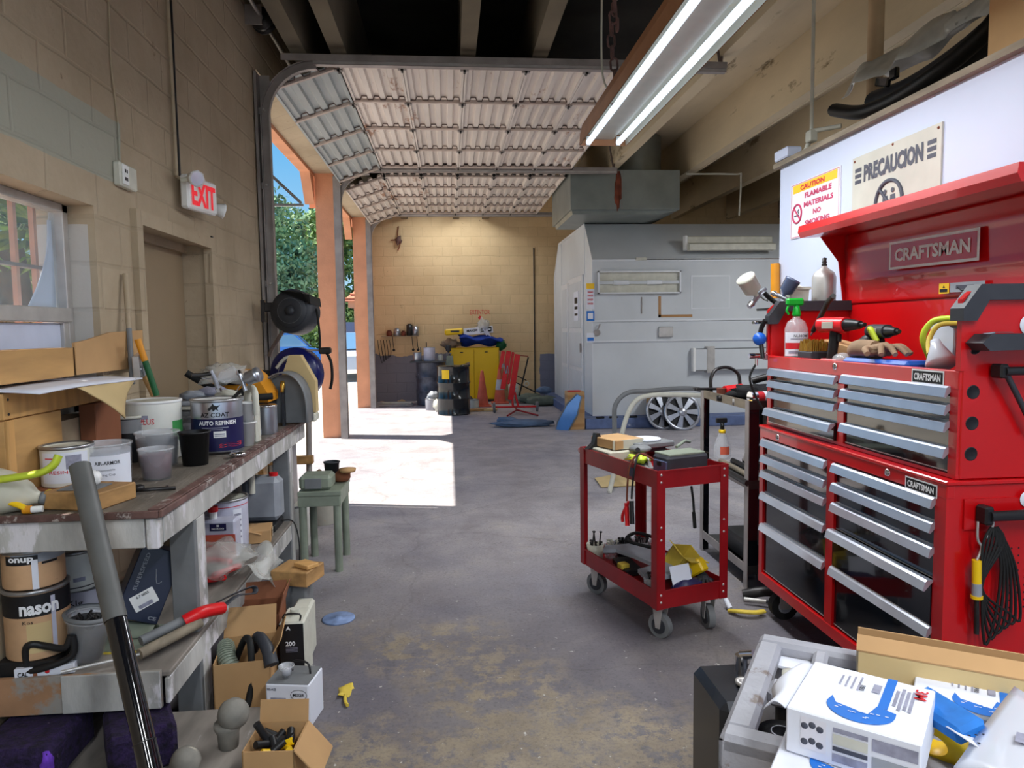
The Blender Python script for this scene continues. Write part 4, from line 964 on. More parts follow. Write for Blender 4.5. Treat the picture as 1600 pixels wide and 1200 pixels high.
b = MB(); b.tube([(-1.42, 2.43, ZS), (-1.42, 2.42, ZS + .09), (-1.40, 2.42, ZS + .11), (-1.37, 2.43, ZS + .10), (-1.30, 2.425, ZS + .09), (-1.28, 2.43, ZS + .13)], .012, 'black_plastic', n=8, smooth=4); b.tube([(-1.42, 2.42, ZS + .02), (-1.36, 2.415, ZS + .03), (-1.28, 2.43, ZS + .06), (-1.275, 2.43, ZS + .13)], .012, 'black_plastic', n=8, smooth=4); b.build('bracket_frame', t)
t = thing('carton', 'navy blue glossy carton tipped on its corner on the lower shelf', 'carton', (-1.14, 2.80, ZS))
b = MB(); Tc = Matrix.Translation((-1.17, 2.78, ZS + .185)) @ rotm(-8, 24, 24).to_4x4(); b.T = Tc; b.box((0, 0, 0), (.15, .16, .27), 'navy_box', .003); b.build('carton_body', t)
b = MB(); b.T = Tc; b.quad((.00, -.0805, -.055), (1, 0, 1), (-1, 0, 1), .085, .06, 'white'); b.text('6.7 0055', (-.012, -.0815, -.04), (1, 0, 1), (-1, 0, 1), .010, .045, 'text_black'); b.quad((.012, -.0815, -.07), (1, 0, 1), (-1, 0, 1), .05, .014, 'label_grey'); b.build('white_label', t)
b = MB(); b.T = Tc; b.text('SUPERSPEED', (-.045, -.081, .04), (0, 0, 1), (-1, 0, 0), .014, .14, 'poly_grey', bold=.01); b.text('CE', (.05, -.081, -.115), (1, 0, 0), ZU, .013, .03, 'poly_grey'); b.tube([(.0, -.081, .06), (.02, -.081, .01), (.035, -.081, .02)], .0015, 'poly_grey', n=4, smooth=3); b.build('print', t)
b = MB(); b.T = Matrix.Translation((-1.25, 2.93, ZS + .055)); b.lathe([(0, -.04), (.05, -.04), (.055, 0), (.052, .01), (0, .012)], 'grey_green', ax=(.1, -1, .2), n=22); b.lathe([(0, .01), (.024, .012), (.024, .025), (0, .026)], 'cone_orange', ax=(.1, -1, .2), n=16); b.build('grease_gun_end', label='round grey cap with a red button beside the navy carton', cat='cap')
b = MB(); b.cyl((-1.28, 3.10, ZS + .0), (-1.28, 3.10, ZS + .19), .05, 'can_navy', n=22); b.cyl((-1.28, 3.10, ZS + .19), (-1.28, 3.10, ZS + .23), .024, 'bright_red', n=14); b.quad((-1.27, 3.0495, ZS + .15), (1, .1, 0), ZU, .03, .03, 'paper'); b.build('bottle', label='dark blue bottle with a red cap behind the navy carton', cat='bottle')
b = MB(); b.bb(-1.30, -1.08, 2.56, 2.80, ZS, ZS + .004, 'yellow_dull'); b.bb(-1.295, -1.09, 2.57, 2.79, ZS + .004, ZS + .008, 'grey_green'); b.build('sanding_sheet', label='yellow edged sanding sheet under the navy carton', cat='sheet')
b = MB(); b.sheet(lambda u, v: (-1.24 + .12 * u, 2.66 + .09 * v, ZS + .012 + .05 * math.sin(math.pi * v) * (1 - .4 * u)), 6, 8, .006, 'grey_green'); b.build('rubber_boot', label='folded grey green rubber piece on the lower shelf', cat='rubber')
# hedge-clamp style tool with wooden handle and red grip
t = thing('bar_clamp', 'bar clamp with brown wooden handle and red head across the lower shelf', 'clamp', (-1.0, 2.6, ZS))
a0, a1, a2, a3 = Vector((-1.29, 2.375, ZS + .03)), Vector((-1.08, 2.47, ZS + .035)), Vector((-.94, 2.66, ZS + .06)), Vector((-.90, 2.78, ZS + .065))
b = MB(); b.tube([a0, a1], .006, 'steel_pale', n=8); b.build('bar', t)
b = MB(); b.tube([a1, a1.lerp(a2, .1), a2], .019, 'wood_grey', n=10); b.build('handle', t)
b = MB(); b.tube([a1 + Vector((-.02, .06, .02)), a2 + Vector((-.03, .02, .02))], .018, 'grey_mid', n=10); b.build('second_handle', t)
b = MB(); b.tube([a2 + Vector((-.05, -.02, .015)), a2 + Vector((0, .02, .03)), a3 + Vector((0.0, 0, .0))], .024, 'bright_red', n=10, smooth=4, flat=1.0); b.build('red_head', t)
b = MB(); b.tube([a3, a3 + Vector((.03, .10, .01)), (-.85, 3.05, ZS + .02), (-.86, 3.06, ZS + .045), (-.92, 2.95, ZS + .05), a3 + Vector((-.02, .01, .02))], .012, 'charcoal', n=8, smooth=5, flat=.3); b.build('strap', t)
# plastic bag of red handled tools
t = thing('plastic_bag', 'clear plastic bag with red handled tools hanging off the lower shelf', 'plastic bag', (-1.0, 3.3, ZS))
b = MB(); b.sphere((-1.09, 3.35, ZS + .085), .15, 'clear_bag', (1.0, 1.2, .42), n=26, nz=.55, seed=2); b.build('bag_body', t)
b = MB(); b.sheet(lambda u, v: wobble((-.97 + .13 * u, 3.20 + .36 * v, ZS + .05 - .12 * u * (1 - abs(v - .5)) + .06 * math.sin(3 * u)), .05, 9), 10, 10, .002, 'clear_bag'); b.build('bag_mouth', t)
for i, (x, y, rz) in enumerate(((-1.10, 3.22, 20), (-1.04, 3.30, 60), (-1.12, 3.42, -20))):
    b = MB(); b.box((x, y, ZS + .03 + .01 * i), (.16, .032, .025), 'bright_red', .01, rz=rz); b.box((x - .02, y - .03, ZS + .05), (.10, .008, .004), 'chrome', 0, rz=rz + 25); b.build('red_tool', t)
r = .118; t, o = can('paint_can', 'pale gallon can with printed panels behind the red fluid tin', 'paint can', (-1.20, 3.82, ZS), r, .27, 'can_kbody', lid='off_white')
on_can(t, o, r, [('q', .03, .12, .05, .20, 'paper', .001)] + [('q', .03, .07 + .03 * i, .04, .012, 'label_grey', .0015) for i in range(5)] + [('q', .0, .235, .4, .004, 'text_red', .001)], deg=35)
t = thing('fluid_tin', 'rectangular tin with a blue badge and red fluid label', 'tin', (-1.17, 3.62, ZS))
b = MB(); b.bb(-1.27, -1.08, 3.60, 3.69, ZS, ZS + .20, 'can_kbody', .012); b.build('tin_body', t)
b = MB(); b.quad((-1.175, 3.598, ZS + .065), XU, ZU, .185, .125, 'bright_red'); b.quad((-1.175, 3.598, ZS + .10), XU, ZU, .185, .05, 'cone_orange', lift=.0015); b.quad((-1.165, 3.598, ZS + .165), XU, ZU, .08, .035, 'can_navy'); b.text('NOROO', (-1.165, 3.597, ZS + .158), XU, ZU, .008, .06, 'text_white'); b.quad((-1.165, 3.597, ZS + .173), XU, ZU, .012, .010, 'white', lift=.002); b.build('tin_label', t)
b = MB(); b.cyl((-1.20, 3.645, ZS + .20), (-1.20, 3.645, ZS + .235), .018, 'white', n=14); b.cyl((-1.20, 3.645, ZS + .235), (-1.20, 3.645, ZS + .26), .024, 'bright_red', n=16); b.build('cap', t)
t = thing('jerry_can', 'grey plastic jerry can at the far end of the lower shelf', 'jerry can', (-1.06, 4.22, ZS))
b = MB(); b.bb(-1.20, -.985, 4.12, 4.26, ZS + .045, ZS + .30, 'poly_grey', .03); b.build('can_body', t)
b = MB(); b.cyl((-1.03, 4.19, ZS + .30), (-1.03, 4.19, ZS + .318), .025, 'bright_red', n=16); b.build('cap', t)
b = MB(); b.tube([(-1.13, 4.10, ZS + .22), (-1.13, 4.09, ZS + .36), (-1.17, 4.09, ZS + .385), (-1.24, 4.09, ZS + .36), (-1.29, 4.09, ZS + .30)], .018, 'off_white', n=8, smooth=4); b.build('spout', t)
b = MB(); b.bb(-1.27, -1.00, 4.05, 4.27, ZS, ZS + .042, 'black_plastic', .005)
for x in (-1.22, -1.13, -1.05): b.cyl((x, 4.05, ZS + .022), (x, 4.044, ZS + .022), .012, 'poly_grey', n=14)
b.build('power_strip', label='black power strip under the grey jerry can', cat='power strip')
b = MB(); b.tube([(-1.0, 4.2, ZS + .03), (-.93, 4.20, ZS + .02), (-.89, 4.15, ZS - .09), (-.885, 4.10, .12), (-.89, 4.05, .008), (-.80, 3.9, .006)], .004, 'black_rubber', n=6, smooth=6); b.build('extension_cable', label='thin black cord drooping from the shelf end to the floor', cat='cord')
t = thing('cardboard_box', 'small open cardboard box with a label on the lower shelf', 'cardboard box', (-1.05, 3.92, ZS))
b = MB(); b.box((-1.06, 3.93, ZS + .035), (.14, .17, .068), 'cardboard', .002, rz=10); b.build('box_body', t)
b = MB(); b.sheet(lambda u, v: (-1.13 + .11 * u, 3.83 + .17 * v, ZS + .072 - .02 * u * u + .0), 4, 2, .003, 'cardboard'); b.build('flap', t)
b = MB(); b.quad((-.986, 3.945, ZS + .04), (-.17, .98, 0), ZU, .06, .045, 'off_white'); b.quad((-.985, 3.945, ZS + .046), (-.17, .98, 0), ZU, .04, .008, 'text_black'); b.quad((-.985, 3.945, ZS + .03), (-.17, .98, 0), ZU, .04, .008, 'text_black'); b.build('shipping_label', t)
b = MB(); b.bb(-1.40, -1.22, 4.0, 4.28, ZS, ZS + .33, 'charcoal', .01); b.build('dark_case', label='dark case in the shadow behind the grey jerry can', cat='case')

# --- under the bench and on the floor beside it
def blockfoam(x0, x1, y0, y1, z0, z1, k): b = MB(); b.bb(x0, x1, y0, y1, z0, z1, k, .02); return b
b = MB(); b.box((-1.05, 2.37, .163), (.20, .24, .142), 'purple_foam', .015, rz=28); b.build('sanding_block', label='dark purple speckled foam block nearest the bench corner', cat='foam block')
b = MB(); b.bb(-1.50, -1.25, 2.20, 2.50, .092, .232, 'purple_foam', .02); b.sphere((-1.262, 2.215, .165), .055, 'purple_spray', (.35, .35, 1.0), nz=.4); b.build('sanding_block', label='purple foam block with a bright purple patch at the left edge', cat='foam block')
def knob(c, s, label, twist):
    t = thing('filter_globe', label, 'filter', c); b = MB(); b.T = Matrix.Translation(c) @ rotm(twist, 10, 0).to_4x4()
    b.sphere((0, 0, .115 * s), .052 * s, 'dusty_globe', n=22, nz=.06); b.build('globe', t)
    b = MB(); b.T = Matrix.Translation(c); b.lathe([(0, 0), (.032 * s, 0), (.036 * s, .05 * s), (.045 * s, .07 * s), (.045 * s, .085 * s), (0, .09 * s)], 'dusty_globe', n=22); b.build('collar', t)
knob((-.775, 2.40, .092), 1.0, 'pale grey globe on a collar beside the white tin', 0)
knob((-.885, 2.26, .03), .9, 'grey dusty globe on the board in front of the purple foam', 0)
def openbox(name, label, c, w, d, h, rz, k='cardboard', flaps=(), inner='cardboard_dark', th=.004):
    t = thing(name, label, 'cardboard box', c, rz); o = ROOTM[t.name]; b = MB(); b.T = o
    b.bb(-w / 2, w / 2, -d / 2, d / 2, 0, th, k); b.bb(-w / 2, w / 2, -d / 2, -d / 2 + th, 0, h, k); b.bb(-w / 2, w / 2, d / 2 - th, d / 2, 0, h, k); b.bb(-w / 2, -w / 2 + th, -d / 2, d / 2, 0, h, k); b.bb(w / 2 - th, w / 2, -d / 2, d / 2, 0, h, k)
    b.build('box_body', t)
    for side, ln, ang in flaps:
        b = MB(); b.T = o; ca, sa = math.cos(R(ang)) * ln, math.sin(R(ang)) * ln
        if side == 'f': P = [(-w / 2, -d / 2, h), (w / 2, -d / 2, h), (w / 2, -d / 2 - ca, h + sa), (-w / 2, -d / 2 - ca, h + sa)]
        if side == 'b': P = [(w / 2, d / 2, h), (-w / 2, d / 2, h), (-w / 2, d / 2 + ca, h + sa), (w / 2, d / 2 + ca, h + sa)]
        if side == 'r': P = [(w / 2, -d / 2, h), (w / 2, d / 2, h), (w / 2 + ca, d / 2, h + sa), (w / 2 + ca, -d / 2, h + sa)]
        if side == 'l': P = [(-w / 2, d / 2, h), (-w / 2, -d / 2, h), (-w / 2 - ca, -d / 2, h + sa), (-w / 2 - ca, d / 2, h + sa)]
        P = [Vector(p) for p in P]; b.sheet(lambda u, v: P[0].lerp(P[1], u).lerp(P[3].lerp(P[2], u), v), 2, 2, .004, k, sm=False); b.build('flap', t)
    return t, o
t, o = openbox('cardboard_box', 'open cardboard box of hoses under the bench beside the black tin', (-.845, 2.88, 0), .21, .26, .22, 8, flaps=(('b', .12, 60), ('r', .09, 60)))
b = MB()
b.tube([(-.95, 2.98, .16), (-.93, 2.90, .22), (-.90, 2.82, .20), (-.86, 2.80, .14)], .030, 'grey_green', n=14, smooth=8)
hp = smooth_path([(-.95, 2.98, .16), (-.93, 2.90, .22), (-.90, 2.82, .20), (-.86, 2.80, .14)], 9)
for i in range(1, len(hp) - 1):
    hd = (hp[i + 1] - hp[i - 1]).normalized() * .0028; b.cyl(hp[i] - hd, hp[i] + hd, .035, 'grey_green', n=14)
b.build('corrugated_hose', label='grey corrugated hose curling out of the hose box', cat='hose')
b = MB(); b.tube([(-.90, 2.92, .15), (-.84, 2.86, .27), (-.80, 2.79, .26), (-.80, 2.76, .10), (-.82, 2.70, .012), (-.84, 2.66, .012)], .013, 'black_rubber', n=8, smooth=6); b.tube([(-.82, 2.9, .2), (-.79, 2.86, .275), (-.74, 2.80, .25), (-.715, 2.76, .20)], .018, 'charcoal', n=8, smooth=6, r1=.03); b.build('rubber_hose', label='black rubber hose hanging over the side of the hose box', cat='hose')
t, o = openbox('cardboard_box', 'dark reddish cardboard box behind the hose box under the bench', (-.87, 3.19, 0), .20, .20, .27, 4, 'cardboard_dark', flaps=(('r', .09, 75), ('b', .08, 60)))
t, o = openbox('cardboard_box', 'narrow open cardboard box of black fittings at the photo bottom edge', (-.575, 2.24, 0), .16, .17, .21, -4, flaps=(('r', .12, -50), ('b', .07, 78)))
for i in range(12):
    a = i * 2.4
    b = MB(); p = Vector((-.575 + .045 * math.cos(a) * (i % 3) / 2, 2.24 + .05 * math.sin(a) * (i % 4) / 3, .17 + .004 * (i % 5)))
    b.cyl(p, p + Vector((.05 * math.cos(i), .05 * math.sin(i), .02)), .012, 'black_plastic' if i % 5 else 'yellow', n=10); b.build('fitting', label=None, cat=None, parent=None) if False else b.build('fitting', t)
b = MB(); b.tube([(-.60, 2.25, .18), (-.635, 2.24, .255)], .012, 'black_plastic', n=10); b.build('probe', t)
t = thing('solvent_tin', 'black and silver solvent tin numbered 200 beside the bench', 'tin', (-.69, 3.05, 0))
b = MB(); b.bb(-.742, -.637, 3.0, 3.17, 0, .27, 'off_white', .008); b.build('tin_body', t)
b = MB(); b.quad((-.6895, 2.999, .132), XU, ZU, .100, .262, 'text_black'); b.text('200', (-.695, 2.998, .178), XU, ZU, .020, .04, 'text_white', bold=.03)
b.text('A', (-.702, 2.998, .245), XU, ZU, .016, .02, 'text_white', bold=.05)
for z in (.160, .154, .148, .142): b.quad((-.69, 2.998, z), XU, ZU, .05, .002, 'label_grey', lift=.001)
b.build('label', t)
b = MB(); b.tube([(-.72, 3.01, .272), (-.72, 3.01, .30), (-.655, 3.01, .30), (-.655, 3.01, .272)], .004, 'steel_dark', n=6, smooth=3); b.cyl((-.69, 3.09, .27), (-.69, 3.09, .295), .022, 'off_white', n=18); b.build('handle', t)
b = MB(); b.bb(-.74, -.655, 3.20, 3.36, 0, .24, 'off_white', .012); b.build('plastic_jug', label='slim off-white jug behind the tin numbered 200', cat='jug')
b = MB(); b.bb(-.86, -.70, 3.38, 3.56, 0, .30, 'grey_mid', .01); b.bb(-.86, -.64, 3.30, 3.50, .302, .316, 'charcoal', .004) if False else None; b.build('grey_tin', label='flat topped grey tin under the sawn wood block', cat='tin')
t = thing('wood_offcut', 'sawn square wooden block on top of the grey tin', 'wood block', (-.72, 3.42, .302))
b = MB(); b.box((-.745, 3.42, .34), (.19, .17, .07), 'wood', .004, rz=-18); b.build('block_body', t)
b = MB(); b.box((-.70, 3.40, .387), (.10, .07, .02), 'plank', .003, rz=-40); b.build('offcut', t)
t = thing('thinner_tin', 'white rectangular tin with a black carrying handle on the floor', 'tin', (-.62, 2.72, 0), -10)
o = ROOTM[t.name]
b = MB(); b.T = o; b.bb(-.085, .085, -.075, .075, 0, .175, 'paper', .006); b.bb(-.082, .082, -.072, .072, .175, .177, 'grey_mid'); b.build('tin_body', t)
b = MB(); b.T = o; b.text('MIXER', (.045, -.0755, .135), XU, ZU, .013, .045, 'text_black', bold=.02); b.tube([(.045 + .032 * math.cos(a), -.0765, .135 + .020 * math.sin(a)) for a in [R(30 * i) for i in range(12)]], .001, 'text_black', n=4, closed=True); b.text('902-ACE', (.05, -.0755, .085), XU, ZU, .013, .045, 'text_black', bold=.03)
b.quad((.05, -.0752, .068), XU, ZU, .045, .005, 'label_grey'); b.text('902-ACE', (-.060, -.0755, .155), XU, ZU, .010, .035, 'text_grey', bold=.03); b.quad((-.035, -.0752, .11), XU, ZU, .06, .025, 'label_grey'); b.lathe([(0, .0005), (.014, .001)], 'charcoal', (.02, -.0752, .045), ax=(0, -1, 0)); b.build('label', t)
b = MB(); b.T = o; b.tube([(-.02, .03, .176), (-.015, .03, .215), (.045, .02, .215), (.06, .01, .176)], .004, 'black_plastic', n=6, smooth=4); b.build('carry_handle', t)
t, o = cup('paper_cup', 'small white cup standing on the white tin with the black handle', 'cup', (-.645, 2.70, .180), .018, .026, .045, 'clear_plastic', 'paper', .6)
b = MB(); b.lathe([(0, 0), (.085, 0), (.085, .006), (.078, .009), (.02, .009), (.018, .014), (0, .014)], 'poly_disc', (-0.601, 3.673, 0.0), n=32); b.build('polishing_pad', label='round blue grey pad lying flat on the floor by the bench', cat='pad')
b = MB(); b.sheet(lambda u, v: wobble((-.48 + .055 * u, 2.86 + .09 * v, .012 + .02 * math.sin(4 * u) * math.sin(3 * v)), .03, 14, 4), 8, 8, .004, 'yellow_dull'); b.tube([(-.45, 2.86, .01), (-.445, 2.81, .012), (-.43, 2.775, .01)], .007, 'yellow_dull', n=7, smooth=4); b.build('rubber_glove', label='crumpled yellow rubber glove piece on the open floor', cat='glove')

# --- small table, bucket and stand past the bench end
t = thing('side_table', 'low grey green table standing past the bench end', 'table', (-.86, 4.6, 0))
b = MB(); b.bb(-.945, -.68, 4.84, 5.25, .485, .515, 'grey_green', .004); b.build('table_top', t)
T0 = [(-.71, 4.87), (-.71, 5.20), (-.92, 5.20), (-.92, 4.87)]
for x, y in T0: b = MB(); b.cyl((x, y, 0), (x, y, .42), .024, 'grey_green', n=14); b.build('leg', t)
b = MB(); b.bb(-.945, -.69, 4.845, 4.86, .42, .485, 'grey_green', .003); b.bb(-.70, -.685, 4.86, 5.24, .42, .485, 'grey_green', .003); b.build('apron', t)
t.location = (-.86, 4.16, 0)
b = MB(); b.bb(-.94, -.74, 4.42, 4.60, .517, .61, 'grey_green', .02); b.bb(-.90, -.80, 4.412, 4.42, .53, .595, 'grey_mid', .003); b.build('drill_case', label='grey green plastic case on the low table', cat='case')
t, o = cup('paper_cup', 'brown stained cup behind the case on the low table', 'cup', (-.78, 4.70, .517), .04, .05, .13, 'charcoal', 'rag', .8)
for i, (x, y) in enumerate(((-.72, 4.70), (-.69, 4.66))):
    b = MB(); b.lathe([(0, 0), (.045, 0), (.06, .02), (.06, .05), (.03, .07), (0, .07)], 'cardboard_dark', (x, y, .517 + .0), n=20) if i == 0 else b.lathe([(0, 0), (.05, 0), (.055, .02), (0, .03)], 'cardboard', (x + .02, y - .02, .588), n=20)
    b.build('filter_cup', label=('rust brown dish at the low table corner', 'flat tan dish resting on the rust brown dish')[i], cat='dish')
b = MB(); b.tube([(-.94, 4.66, .53), (-.90, 4.66, .55), (-.85, 4.70, .575)], .016, 'rag', n=8, smooth=4, r1=.028); b.build('brush', label='worn brown brush lying behind the case on the low table', cat='brush')
r = .12; t, o = can('bucket', 'white bucket under the bench far end behind the low table', 'bucket', (-1.12, 5.02, 0), r, .30, 'can_white', lid='off_white', bail=True)
r = .11; t, o = can('bucket', 'yellowish bucket on the floor behind the low table legs', 'bucket', (-1.02, 5.6, 0), r, .29, 'enamel', lid='off_white')
t = thing('jack_stand', 'tall grey steel post with a knob past the bench end', 'stand', (-1.13, 5.55, 0))
b = MB(); b.cyl((-1.095, 5.5, 0.263)[:2] + (0,), (-1.072, 5.5, 0.907), .022, 'steel_track', n=12); b.build('post', t)
b = MB(); c = Vector((-1.076, 5.5, 0.946)); b.lathe([(0, -.03), (.05, -.03), (.055, 0), (.035, .02), (.02, .05), (0, .05)], 'steel_dark', c, n=14); b.build('knob', t)
b = MB(); b.bb(-1.45, -1.04, 5.42, 5.48, .50, .56, 'wood', .004); b.build('cross_bar', t)
b = MB(); b.bb(-1.44, -1.40, 5.40, 5.50, 0, .56, 'wood', .004); b.build('leg', t)

# --- two hose reels on the wall end
def reel(c, label, k, rim, r0, width, hub, bracket, rz=0, rx=0):
    t = thing('hose_reel', label, 'hose reel', c, rz, rx=rx); o = ROOTM[t.name]
    b = MB(); b.T = o; b.lathe([(0, -width / 2), (r0 * .9, -width / 2), (r0, -width / 2 + .03), (r0, width / 2 - .03), (r0 * .9, width / 2), (0, width / 2)], k, n=36, ax=(0, 1, 0)); b.build('drum_shell', t)
    b = MB(); b.T = o; b.lathe([(r0 * .52, -.004), (r0 * .56, -.012), (r0 * .60, -.004)], rim, (0, -width / 2, 0), n=32, ax=(0, 1, 0)); b.lathe([(r0 * .25, -.006), (r0 * .75, -.014), (r0 * .78, 0)], k, (0, -width / 2, 0), n=32, ax=(0, 1, 0)); b.build('side_disc', t)
    b = MB(); b.T = o; b.lathe([(0, -.03), (r0 * .17, -.03), (r0 * .2, 0)], hub, (0, -width / 2, 0), n=20, ax=(0, 1, 0)); b.build('hub', t)
    return t, o
c1 = Vector((-1.193, 5.75, 1.652)); t, o = reel(c1, 'dark grey hose reel on a swing bracket by the wall end', 'charcoal', 'grey_mid', .175, .20, 'charcoal', None, rz=-12, rx=-6)
b = MB(); b.T = o; b.prism([(-.10, .16), (.16, .12), (.17, .05), (.10, .14)], (0, -.12, 0), (1, 0, 0), (0, 0, 1), -.22, 'black_plastic'); b.build('hose_guide', t)
b = MB(); p = (-1.438, 5.75, 1.665); b.box((p[0] + .0, 5.75, p[2]), (.03, .06, .17), 'steel_dark'); b.box((p[0] + .09, 5.75, p[2] + .03), (.16, .05, .07), 'steel_dark', .006); b.box((p[0] + .12, 5.75, p[2] - .05), (.12, .05, .035), 'steel_dark', .006); b.build('bracket', t)
b = MB(); q0, q1 = Vector((-1.284, 5.7, 1.786)), Vector((-1.142, 5.7, 1.81)); b.tube([q0, q1], .018, 'black_plastic', n=8); b.build('roller_arm', t)
b = MB(); b.tube([c1 + Vector((.17, -.05, .02)), (-0.995, 5.6, 1.588), (-0.986, 5.6, 1.44), (-0.985, 5.58, 1.366)], .009, 'black_rubber', n=7, smooth=6); b.build('hose_tail', t)
b = MB(); b.tube([(-1.24, 5.68, 1.567), (-1.374, 5.7, 1.37), (-1.4, 5.72, 1.314)], .016, 'steel_bar', n=8); b.build('stay_rod', t)
c2 = Vector((-1.173, 5.62, 1.175)); t, o = reel(c2, 'navy blue hose reel below the dark grey one', 'blue_reel', 'off_white', .205, .14, 'cone_orange', None, rz=-14)
b = MB(); p = (-0.941, 5.55, 1.352); b.box(p, (.09, .07, .05), 'steel_dark', .01); b.tube([p, (-1.076, 5.55, 1.359)], .008, 'steel_track', n=7); b.build('outlet_arm', t)
b = MB(); b.tube([p, (-0.893, 5.5, 1.27), (-0.887, 5.5, 1.147), (-0.904, 5.5, 1.06)], .011, 'black_rubber', n=8, smooth=6); b.build('hose_tail', t, label='black hose end hanging from the arm')
b = MB(); b.tube([(-1.298, 5.5, 1.229), (-1.229, 5.48, 1.301), (-1.168, 5.48, 1.3), (-1.161, 5.5, 1.226)], .012, 'off_white', n=8, smooth=5); b.build('carry_handle', t)
b = MB(); p = Vector((-1.36, 5.66, 1.096)); b.bb(-1.535, c2.x, 5.64, 5.70, c2.z - .03, c2.z + .03, 'steel_dark'); b.build('bracket', t)

# ================================================================== right side: tool chest, carts
CX, CY0, CY1 = 1.59, 2.12, 3.50
t = thing('rolling_cabinet', 'red lower roll cabinet with black drawers and long silver pulls', 'tool cabinet', (1.85, 2.81, 0))
b = MB(); R_ = 'chest_red'
b.bb(CX + .03, 2.09, CY0 + .004, CY1 - .004, .19, .975, R_)                    # carcass
b.bb(CX + .001, CX + .03, CY0 + .001, CY0 + .055, .171, .979, R_); b.bb(CX + .001, CX + .03, CY1 - .04, CY1 - .001, .171, .979, R_)
b.bb(CX + .002, CX + .03, 2.79, 2.85, .172, .978, R_); b.bb(CX, CX + .03, CY0, CY1, .93, .98, R_, .003); b.bb(CX, CX + .03, CY0, CY1, .17, .225, R_, .003)
b.bb(CX - .004, 2.10, CY0 - .006, CY1 + .006, .975, .99, R_, .004)
b.bb(CX + .06, 2.06, CY0 - .004, CY0 + .01, .83, .93, R_)
b.build('cabinet_body', t)
b = MB()
for i in range(11):
    for j in range(9): b.lathe([(0, 0), (.0035, 0)], 'text_black', (1.80 + i * .025, CY0 + .0025, .56 + j * .025), ax=(0, -1, 0), n=8)
b.T = Matrix.Identity(4); b.build('peg_holes', t)
def drawer(t, y0, y1, z0, z1, x, pz, off=0, name='drawer'):
    """black fronted drawer, silver pull along its top edge"""
    b = MB(); b.bb(x - off, x + .02, y0, y1, z0, z1, 'black_gloss'); b.bb(x - off + .0005, x + .3, y0 + .004, y1 - .004, z0 + .01, z1 - .008, 'charcoal') if off else None; dr = b.build(name, t)
    b = MB(); b.prism([(.004, .018), (.004, .012), (-.026, -.020), (-.032, -.018), (-.024, .012), (-.016, .018)], (x - off, y1 + .006, z1 - .012), (1, 0, 0), (0, 0, 1), (y1 - y0 + .012), 'satin')
    b.build('drawer_pull', dr)
    b = MB(); b.bb(x - off - .001, x - off + .002, y0, y1, z0 + .002, z0 + .006, 'steel_pale'); b.build('lower_lip', dr)
    return dr
fz = [.918, .836, .758, .643, .480, .228]; nz_ = [.918, .836, .752, .640, .480, .228]
for i in range(5):
    drawer(t, 2.853, CY1 - .042, fz[i + 1] + .004, fz[i], CX + .012, fz[i], off=0)
    drawer(t, CY0 + .057, 2.787, nz_[i + 1] + .004, nz_[i], CX + .012, nz_[i], off=.015 if i == 3 else 0)
for y, z in ((3.30, .955), (2.43, .957)):
    b = MB(); b.lathe([(0, -.008), (.012, -.006), (.014, 0)], 'chrome', (CX, y, z), ax=(1, 0, 0), n=18); b.T = Matrix.Identity(4); b.build('lock', t)
def badge(parent, o, u, w, wd, ht, back, txt='CRAFTSMAN', frame='text_white', name='badge', tc='text_white'):
    b = MB(); u, w = Vector(u), Vector(w)
    b.quad(o, u, w, wd, ht, frame, lift=.001); b.quad(o, u, w, wd * .93, ht * .78, back, lift=.0018); b.text(txt, o, u, w, ht * .50, wd * .82, tc, bold=.035, lift=.003); return b.build(name, parent)
badge(t, (CX, 2.245, .945), (0, -1, -.0), ZU, .165, .045, 'text_black')
b = MB(); b.box((1.70, CY0 - .03, .885), (.03, .05, .06), 'black_plastic', .006); b.box((2.02, CY0 - .03, .885), (.03, .05, .06), 'black_plastic', .006); b.tube([(1.70, CY0 - .05, .885), (2.02, CY0 - .05, .885)], .017, 'black_plastic', n=12); b.build('side_handle', t)
for (x, y) in ((1.68, 3.40), (1.68, 2.24), (2.02, 3.40), (2.02, 2.24)):
    b = MB(); b.cyl((x, y - .022, .07), (x, y + .022, .07), .07, 'black_rubber', n=26); cs = b.build('caster', t)
    b = MB(); b.cyl((x, y - .024, .07), (x, y + .024, .07), .035, 'poly_grey', n=20); b.bb(x - .03, x + .03, y - .034, y - .028, .06, .165, 'steel_pale'); b.bb(x - .03, x + .03, y + .028, y + .034, .06, .165, 'steel_pale'); b.bb(x - .045, x + .045, y - .04, y + .04, .165, .172, 'steel_pale'); b.build('fork', cs)

UX = 1.63; UZ = .992
t = thing('tool_chest', 'red top tool chest with raised lid and dented inner panel', 'tool chest', (1.85, 2.81, UZ))
b = MB()
b.bb(UX + .03, 2.07, CY0 + .02, CY1 - .0, UZ, 1.30, R_)
b.bb(UX + .001, UX + .03, CY0 + .016, CY0 + .055, UZ, 1.34, R_); b.bb(UX + .001, UX + .03, CY1 - .03, CY1 + .009, UZ, 1.34, R_); b.bb(UX + .002, UX + .03, 2.80, 2.85, UZ, 1.32, R_)
b.bb(UX, UX + .03, CY0 + .015, CY1 + .01, 1.283, 1.345, R_, .003); b.bb(UX, UX + .03, CY0 + .015, CY1 + .01, UZ, UZ + .012, R_)
b.bb(UX + .01, 2.07, CY0 + .012, CY0 + .030, UZ, 1.575, R_, .003)                # near end panel
b.bb(UX + .01, 2.07, CY1 - .008, CY1 + .010, UZ, 1.575, R_, .003)                # far end panel
b.bb(2.055, 2.072, CY0 + .012, CY1 + .01, UZ, 1.60, R_)
